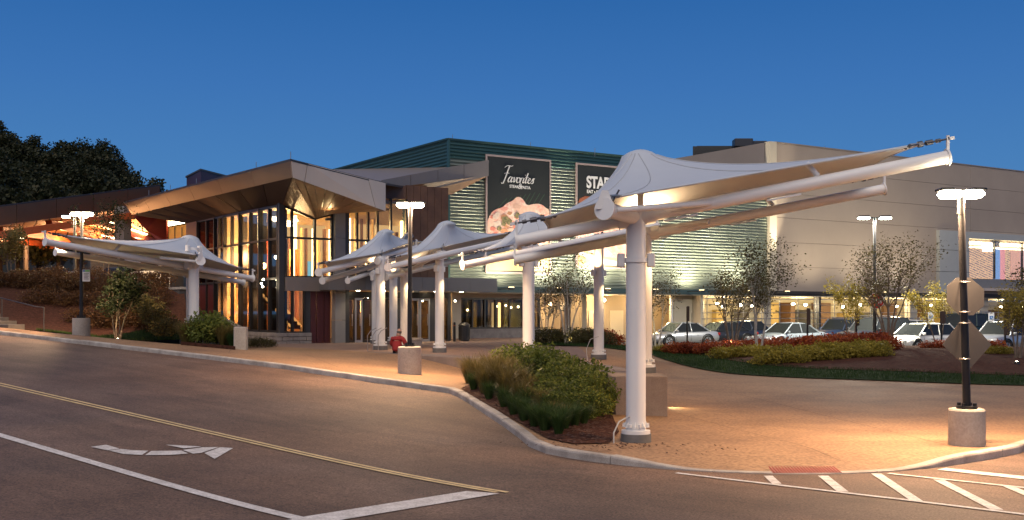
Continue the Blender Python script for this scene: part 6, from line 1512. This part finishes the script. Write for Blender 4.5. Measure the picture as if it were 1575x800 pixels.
for px, py, d, s, lab in ((28, 432, 49, .8, 'leafy shrub at the top of the bank, leftmost'), (70, 430, 49, .75, 'leafy shrub on the bank top left of the lamp base'), (103, 432, 48.5, .6, 'small leafy shrub beside the upper lamp base'), (222, 463, 43.5, 1.0, 'ochre leafed shrub below the leftmost canopy arm'), (236, 478, 42, 1.05, 'larger ochre shrub in front of the slate wall'), (252, 495, 40.5, .9, 'ochre shrub left of the planter grasses')):
    x, y = XY(px, d); place(rr.choice(S_lea), x, y, P(px, py+12, d).z-.3 if py > 450 else left_z(x, y), rr.uniform(0, 6), s, lab, None or 'ochre shrubs on the bank')
lz = lambda x, y: left_z(x, y)
tree('young_tree', 'dark leafed multi trunk tree lit at its foot on the left bank', tz(182, 40.3, lz), 2.7, 1.2, 4, 3, 4104, .12, M['leaf_dark'], M['bark'], 91, .04)
tree('young_tree', 'dim leafy tree at the far left behind the handrail', tz(17, 48, lz), 2.9, 1.3, 3, 3, 2736, .12, bpy.data.materials['ochre_leaves'], M['bark'], 92, .035)
tree('young_tree', 'thin dark tree beside the upper lamp under the drop-off canopy', tz(160, 52, lz), 4.2, 1.6, 3, 3, 2052, .12, M['leaf_dark'], M['bark'], 93, .035)
uplight(tz(181, 39.7, lz), 60, 'bright ground spotlight at the foot of the dark leafed tree')
# steps and handrail
stp = thing('outdoor_steps', 'concrete steps climbing the bank at the left edge', 'steps', tuple(P(25, 500, 39)))
for k in range(6):
    p = P(20-k*12, 499-k*5.5, 39+k*.9); m = MB(); m.box((p.x-.9, p.y, p.z-.25), (2.6, .9, .5), -.32, bev=.015); m.build('step', M['slate'], stp)
hr = thing('handrail', 'dark metal handrail beside the left steps', 'handrail', tuple(P(67, 500, 38.2)))
m = MB(); pts = [P(67.5, 498, 38.2), P(67.5, 473, 38.2), P(54, 471.5, 38.8), P(0, 458, 41), P(-60, 440, 44)]; m.tube(pts, .022, 8); m.build('rail', M['char'], hr)
for a, b, d in ((3, 459, 41), (67.5, 473, 38.2)): m = MB(); p = P(a, b, d); m.tube([p, p-Vector((0, 0, 1.0))], .022, 8); m.build('baluster', M['char'], hr)
# slate retaining wall beside the pavilion
sw = thing('retaining_wall', 'dark slate block retaining wall left of the pavilion', 'retaining wall', tuple(P(265, 480, 50)))
WS = Pl(XY(291, 47.5), (XY(243, 50)[0]-XY(291, 47.5)[0], XY(243, 50)[1]-XY(291, 47.5)[1]))
blocks(WS, 0, WS.a(243), .9, 3.5, 8, .55, .1, M['slate'], sw, 7)
m = MB(); pbox(m, WS, 0, WS.a(240), .8, 3.45, -.5, .0); m.build('wall_core', M['slate'], sw); m = MB(); pbox(m, WS, -.1, WS.a(241), 3.5, 3.62, -.5, .15); m.build('coping', M['concrete'], sw)
# planter with bush, sloping parapet and end pier in front of the pavilion
pier = thing('planter_wall', 'concrete planter wall with an end pier before the glazing', 'planter wall', tuple(P(370, 538, 33.5)))
m = MB(); a = P(370.5, 537, 33.5); top = P(370, 503, 33.5).z; zp = front_z(a.x, a.y/K); m.box((a.x, a.y, (top+.6)/2), (.42, .5, top-.6), .1, bev=.02); m.build('pier', M['concrete'], pier)
m = MB(); q0_, q1_ = P(364, 504, 33.9), P(334, 487, 36.5); m.slab([q0_, q1_, Vector((q1_.x, q1_.y, .6)), Vector((q0_.x, q0_.y, .6))], .25); m.build('parapet', M['wallstone'], pier)
q2_ = P(300, 486, 39.5); m = MB(); m.slab([q1_, q2_, Vector((q2_.x, q2_.y, .6)), Vector((q1_.x, q1_.y, .6))], .25); m.build('parapet', M['wallstone'], pier)
soil = MB(); soil.prism([tuple(P(278, 0, 34.0))[:2], tuple(P(362, 0, 32.8))[:2], tuple(P(352, 0, 36.5))[:2], tuple(P(300, 0, 39.3))[:2]], .5, lambda x, y: PZ(x, y, False)+.12); tag(soil.build('planter_soil', M['mulch']), 'dark soil of the planter before the leftmost canopy post', None, None, 'structure')
for px, d, s, kd, lab, gp in ((318, 34.2, 1.25, S_grn, 'big green shrub, middle of the small planter', 'shrubs of the small planter'), (333, 34.5, 1.1, S_grn, 'big green shrub, right side of the small planter', 'shrubs of the small planter'), (310, 35.2, 1.1, S_grn, 'big green shrub in the planter under the leftmost canopy', 'shrubs of the small planter'),
                          (287, 34.3, 1.2, S_tan, 'tan grass clump at the left end of the planter', 'grasses of the small planter'), (295, 34.8, 1.2, S_tan, 'tan grass clump at the left end of the planter', 'grasses of the small planter'), (283, 35.3, 1.1, S_tan, 'tan grass clump at the left end of the planter', 'grasses of the small planter'), (350, 33.9, 1.1, S_tan, 'grass clump against the planter parapet', 'grasses by the parapet'), (356, 33.6, .9, S_tgr, 'grass clump against the planter parapet', 'grasses by the parapet'), (342, 33.8, 1.1, S_tan, 'grass clump against the planter parapet', 'grasses by the parapet')):
    x, y = XY(px, d); place(rr.choice(kd), x, y, PZ(x, y, False)+.1, rr.uniform(0, 6), s, lab, gp)
for k, (px, d, s) in enumerate(((385, 42, .5), (396, 42, .55), (408, 42, .5), (418, 42.5, .4))): x, y = XY(px, d); place(S_hed[0], x, y, PZ(x, y, False), rr.uniform(0, 6), s*1.1, 'low dark ground plant before the block plinth, %s' % ORD[k], 'ground plants before the plinth')
# upper level: grey sided hut, parked cars with lit tail lamps, railings
hut = thing('service_building', 'grey sided low building under the drop-off canopy', 'building', tuple(P(150, 435, 70)))
for k in range(14): m = MB(); a, b = P(139, 0, 68), P(236, 0, 72); z = 4.0+k*.2; m.beam((a.x, a.y, z), (b.x, b.y, z), .08, .18); m.build('siding_board', M['grey'] if k else M['grey'], hut)
m = MB(); a, b = P(141, 0, 69), P(240, 0, 76); m.box(((a.x+b.x)/2, (a.y+b.y)/2+2.5, 5.2), (6.8, 4, 2.9), .3); m.build('core', M['char'], hut)
t = make_car('parked_car', 4.5, 1.8, 1.45, CP_['black'], 'sedan'); x, y = XY(188, 62); t.location = (x, y, 3.78); t.rotation_euler = (0, 0, math.radians(82)); t['label'] = 'dark car with lit red tail lamps up at the drop-off'
for s in (-1, 1): m = MB(); m.box((-2.2, s*.7, .92), (.12, .25, .16), bev=.03); m.build('brake_light', M['tail'], t)
for q in (-1,): light('tail_glow', 'POINT', (-2.6, 0, .9), 25, (1, .06, .03), t, .2)
gr = thing('guard_railing', 'thin white railing along the upper lane', 'railing', tuple(P(225, 440, 55)))
m = MB()
for py in (418, 428): m.tube([P(200, py+1, 56), P(262, py-1, 54)], .02, 6)
for px in (203, 218, 232, 247, 261): a = P(px, 418, 55); m.tube([a, a-Vector((0, 0, 1.0))], .018, 6)
m.build('rail', M['white'], gr)
for px, lab in ((225, 'lit wooden crate like box left on the upper lane'), (234, 'second lit box on the upper lane')):
    a = P(px, 431, 56); t = thing('patio_seat', 'small warm lit seat block behind the thin railing, %s' % ('left one' if px == 225 else 'right one'), 'seat', tuple(a)); m = MB(); m.box(a-Vector((0, 0, .1)), (.55, .4, .45), bev=.05); m.build('seat', M['cream'], t); m = MB(); m.box(a+Vector((0, .2, .3)), (.55, .1, .5), bev=.04); m.build('backrest', M['cream'], t)
light('terrace_glow', 'POINT', P(232, 405, 54), 60, (1, .55, .2), gr, .2)

# ------------------------------------------------------------------ wooded hill
def hill_z(x, y):
    return 2.5+11*sm(112, 185, y)*sm(-30, -85, x)
hill = [(-20, 110), (-20, 112), (30, 170), (60, 400), (-500, 400), (-500, 100), (-120, 108)]
sheet('hill', hill, hill_z, 9, mat('forest_floor', (.02, .022, .012), .95, noise_amt=.4, noise_scale=.3), 'dark wooded hillside behind the drop-off')
def forest_tree(seed):
    rr = random.Random(seed); t = thing('forest_tree', 'x', 'tree'); h = 10; m = MB(); m.tube([(0, 0, -1), (.15, 0, 3.5), (.1, .1, 8)], [.32, .22, .08], 7, caps=False)
    lobes = [(rr.uniform(-2.2, 2.2), rr.uniform(-2.2, 2.2), rr.uniform(4.2, 9.2), rr.uniform(1.3, 2.2)) for _ in range(11)]
    for x, y, z, r in lobes[:7]: m.tube([(.1, 0, 3+rr.random()*2), (x*.6, y*.6, z-.8), (x, y, z)], [.12, .07, .03], 4, caps=False)
    m.build('trunk', M['darkbark'], t); m = MB()
    for x, y, z, r in lobes: leaf_cloud(m, (x, y, z), (r, r, r*.8), 230, .42, rr, .35, aspect=.8)
    m.build('crown', M['hillleaf'], t); return t
FT = [forest_tree(200+i) for i in range(4)]
sil = [(-60, 160), (0, 172), (12, 182), (40, 196), (70, 202), (100, 205), (120, 201), (140, 199), (160, 206), (175, 222), (195, 243), (220, 262), (245, 276), (270, 286), (295, 292)]
rr = random.Random(500); cnt = 0
def sily(px): return lerp_tab(sil, px)
for row, d in enumerate((150, 136, 122, 110, 100)):
    px = -60+rr.uniform(0, 20); cnt = 0
    while px < 300:
        x, y = XY(px, d); s = rr.uniform(.75, 1.15); top = sily(px)+row*26+rr.uniform(-5, 7)+(10 if row == 0 else 0)
        z = P(px, top, d).z-10*s
        if px > 150 and row > 2: pass
        else: place(FT[rr.randrange(4)], x, y, z, rr.uniform(0, 6), s, 'dark leafy tree in the wood, %s row down from the sky, %s' % (['first', 'second', 'third', 'fourth', 'lowest'][row], ORD[cnt]), 'trees of the dark wood on the left'); cnt += 1
        px += 26*s*120/d
for k in range(16):   # under the canopy, behind the lane
    px = -20+k*17; x, y = XY(px, 108); z = 3.0; place(FT[rr.randrange(4)], x, y, z-2.6, rr.uniform(0, 6), .55, 'low dark tree seen under the drop-off canopy, %s' % ORD[k], 'low trees under the drop-off canopy')

# ================================================================== PEOPLE, BINS, SMALL THINGS
def bin_(px, d, py0, label):
    x, y = XY(px, d); z = PZ(x, y, True); t = thing('litter_bin', label, 'litter bin', (x, y, z)); m = MB(); m.lathe((x, y, z), [(.24, 0), (.28, .06), (.29, .78), (.29, .78), (.32, .80), (.32, .84), (.32, .84), (.18, .97), (0, .99)], 20); m.build('body', M['char'], t)
    m = MB()
    for k in range(16): a = k*PI/8; m.beam((x+.295*math.cos(a), y+.295*math.sin(a), z+.1), (x+.30*math.cos(a), y+.30*math.sin(a), z+.76), .03, .015)
    o = m.build('slat', M['black'], t)
bin_(714, 51.5, 0, 'dark slatted litter bin by the window plinth')
x, y = XY(699, 50.5); z = PZ(x, y, True); t = thing('bollard', 'slim black bollard with a brown band beside the bin', 'bollard', (x, y, z)); m = MB(); m.lathe((x, y, z), [(.07, 0), (.07, .95), (.07, .95), (.05, 1.0), (0, 1.01)], 14); m.build('post', M['black'], t); m = MB(); m.lathe((x, y, z), [(.072, .80), (.072, .86)], 14); m.build('band', mat('copper_band', (.25, .08, .04), .4, .4), t)
b = Vector((*XY(575, 38.5), .0)); b.z = PZ(b.x, b.y, True); t = thing('bike_rack', 'thin bent metal rack beside the pale posts', 'bike rack', tuple(b)); m = MB()
for k in range(3): o = b+Vector((-.25+k*.18, k*.25, 0)); m.tube([o, o+Vector((0, 0, .6)), o+Vector((.12, 0, .78)), o+Vector((.35, 0, .9))], .018, 6)
m.build('hoop', M['steelcap'], t)
# bench-like concrete seat pads behind the posts
for px, py, d, w_, lab in ((628, 522, 41.5, .9, 'low round concrete seat pad behind the wall'), ):
    a = Vector((*XY(px, d), 0)); a.z = PZ(a.x, a.y, True); t = thing('seat_pad', lab, 'seat', tuple(a)); m = MB(); m.lathe(a, [(.55, 0), (.58, .32), (.58, .32), (.62, .34), (.62, .42), (.62, .42), (0, .43)], 26); m.build('pad', M['concrete'], t)
# seated person in red, seen from behind
pp = Vector((*XY(611, 36.0), 0)); seat = .875
pers = thing('person', 'person in a red hooded jacket sitting on the low wall, seen from behind', 'person', (pp.x, pp.y, seat))
def skin_obj(name, verts, edges, radii, mt, parent, sub=2):
    me = bpy.data.meshes.new(name); me.from_pydata([tuple(v) for v in verts], edges, []); o = bpy.data.objects.new(name, me); C.objects.link(o); o.parent = parent; me.materials.append(mt)
    o.modifiers.new('skin', 'SKIN'); 
    for i, r in enumerate(radii): me.skin_vertices[0].data[i].radius = r if isinstance(r, tuple) else (r, r); me.skin_vertices[0].data[i].use_root = (i == 0)
    s = o.modifiers.new('sub', 'SUBSURF'); s.levels = s.render_levels = sub; return o
M['skin'] = mat('skin', (.42, .24, .17), .55, noise_amt=.1, noise_scale=20); M['jacket'] = mat('red_jacket', (.30, .018, .020), .8, noise_amt=.3, noise_scale=6, bump=.01, bump_scale=12); M['jeans'] = mat('dark_trousers', (.025, .028, .04), .85)
# body frame: faces away (+y) and a bit right; origin at the seat
F_ = Vector((.35, .94, 0)); Rr = Vector((.94, -.35, 0)); Z_ = Vector((0, 0, 1))
def bp(r, f, z): return Rr*r+F_*f+Z_*z
vt = [bp(0, 0, .12), bp(0, .0, .28), bp(0, .03, .44), bp(0, .06, .56), bp(0, .09, .64), bp(0, .13, .72), bp(0, .16, .80),
      bp(-.19, .06, .54), bp(-.27, .10, .34), bp(-.20, .30, .22), bp(-.12, .40, .26), bp(.19, .06, .54), bp(.28, .10, .34), bp(.22, .30, .22), bp(.12, .40, .26),
      bp(-.11, .12, .10), bp(-.14, .48, .10), bp(-.13, .50, -.34), bp(.11, .12, .10), bp(.16, .48, .10), bp(.15, .50, -.34), bp(-.13, .62, -.38), bp(.15, .62, -.38)]
ed = [(0, 1), (1, 2), (2, 3), (3, 4), (4, 5), (5, 6), (3, 7), (7, 8), (8, 9), (9, 10), (3, 11), (11, 12), (12, 13), (13, 14), (0, 15), (15, 16), (16, 17), (0, 18), (18, 19), (19, 20), (17, 21), (20, 22)]
rd = [(.15, .13), (.14, .12), (.155, .12), (.13, .10), .055, .075, .085, .07, .055, .042, .035, .07, .055, .042, .035, .10, .07, .05, .10, .07, .05, .04, .04]
body = skin_obj('body', vt, ed, rd, M['skin'], pers)
jv = [bp(0, -.01, .06), bp(0, -.01, .18), bp(0, .0, .32), bp(0, .03, .46), bp(0, .06, .57), bp(0, .075, .64), bp(-.20, .06, .54), bp(-.29, .09, .34), bp(-.22, .28, .22), bp(-.15, .36, .25), bp(.20, .06, .54), bp(.30, .09, .34), bp(.24, .28, .22), bp(.15, .36, .25)]
je = [(0, 1), (1, 2), (2, 3), (3, 4), (4, 5), (4, 6), (6, 7), (7, 8), (8, 9), (4, 10), (10, 11), (11, 12), (12, 13)]
skin_obj('jacket', jv, je, [(.21, .17), (.205, .17), (.20, .16), (.20, .15), (.15, .13), .085, .10, .085, .07, .055, .10, .085, .07, .055], M['jacket'], pers)
skin_obj('trousers', [bp(0, .02, .10), bp(-.12, .14, .10), bp(-.15, .49, .10), bp(-.14, .50, -.30), bp(.12, .14, .10), bp(.17, .49, .10), bp(.16, .50, -.30)], [(0, 1), (1, 2), (2, 3), (0, 4), (4, 5), (5, 6)], [.14, .115, .085, .065, .115, .085, .065], M['jeans'], pers)
m = MB(); hc = bp(0, .17, .80); m.ball(hc+Vector((0, 0, 0)), .10, 16, 12, sc=(.86, 1.0, 1.12)); 
for s in (-1, 1): m.ball(hc+Rr*s*.088, .024, 8, 6, sc=(.6, 1, 1.3))
m.ball(hc+F_*.10-Z_*.01, .020, 8, 6); m.build('head', M['skin'], pers, None)
for o in [c_ for c_ in pers.children if c_.name.startswith('head')]:
    o.data.transform(Matrix.Translation(world_loc(pers)))   # vertices were given in the person's own frame
m = MB(); hh = MB(); hh.ball((0, 0, 0), .106, 16, 8, sc=(.88, 1.0, 1.0)); 
hv = [(x+hc.x-F_.x*.012, y+hc.y-F_.y*.012, z+hc.z-.02) for x, y, z in hh.v]; keep = [f for f in hh.f if all(hh.v[i][2] < .045 for i in f) and all(Vector(hh.v[i]).dot(F_) < .03 for i in f)]
me = bpy.data.meshes.new('hair'); me.from_pydata(hv, [], keep); me.materials.append(mat('grey_hair', (.10, .085, .075), .9)); o = bpy.data.objects.new('hair', me); C.objects.link(o); o.parent = pers
# hands, resting together on the knees
for s in (-1, 1):
    base = bp(s*.10, .42, .26); vts = [base, base+F_*.05+Z_*.0]; es_ = [(0, 1)]; rds = [.030, .034]
    for k in range(4):
        o0 = base+F_*.06+Rr*((k-1.5)*.018); vts += [o0+F_*.02, o0+F_*(.045+.006*(k in (1, 2)))-Z_*.012, o0+F_*.05-Z_*.035]; n0 = 2+3*k; es_ += [(1, n0), (n0, n0+1), (n0+1, n0+2)]; rds += [.010, .009, .008]
    vts += [base+F_*.02-Rr*s*.035, base+F_*.05-Rr*s*.05]; n0 = 14; es_ += [(0, n0), (n0, n0+1)]; rds += [.012, .009]
    skin_obj('hand', vts, es_, rds, M['skin'], pers, 1)
for s in (-1, 1): m = MB(); c = bp(s*.14, .60, -.40); m.ball(c, .07, 10, 6, sc=(.8, 1.7, .6)); o = m.build('shoe', M['black'], pers, (0, 0, 0)); o.location = (0, 0, 0)
# loose leaves, pebbles on road by the kerb
def litter():
    i = rr.randrange(40, 200) if len(CP) > 220 else rr.randrange(len(CP)-1); x, y = CP[min(i, len(CP)-1)]; x += rr.gauss(0, .25)-.12; y += rr.gauss(0, .25)-.16
    return x, y, R(x, y)+.006
def litter_ok():
    for _ in range(60):
        x, y, z = litter()
        if not inside(x, y, plaza_poly) and curb_dist(x, y) > .05 and curb_dist(x, y) < .9: return x, y, z
    return x, y, z-.1
chips(420, litter_ok, mat('pale_leaf', (.30, .22, .14), .8, noise_amt=.5, noise_scale=8), 'leaf_litter', 'tiny dry leaves along the kerb gutter', .008, .028)

# trees across the street, behind the viewpoint: what the windows reflect
bw = [(-130, -48), (130, -48), (130, -75), (-130, -75)]
o = sheet('far_bank', bw, lambda x, y: -1+17*sm(-49, -58, y)*(.75+.25*math.sin(x*.13)+.12*math.sin(x*.41)), 3, mat('far_foliage', (.030, .034, .016), .95, noise_scale=.4, col2=(.07, .06, .03)), 'dark wooded bank across the street behind the viewpoint')
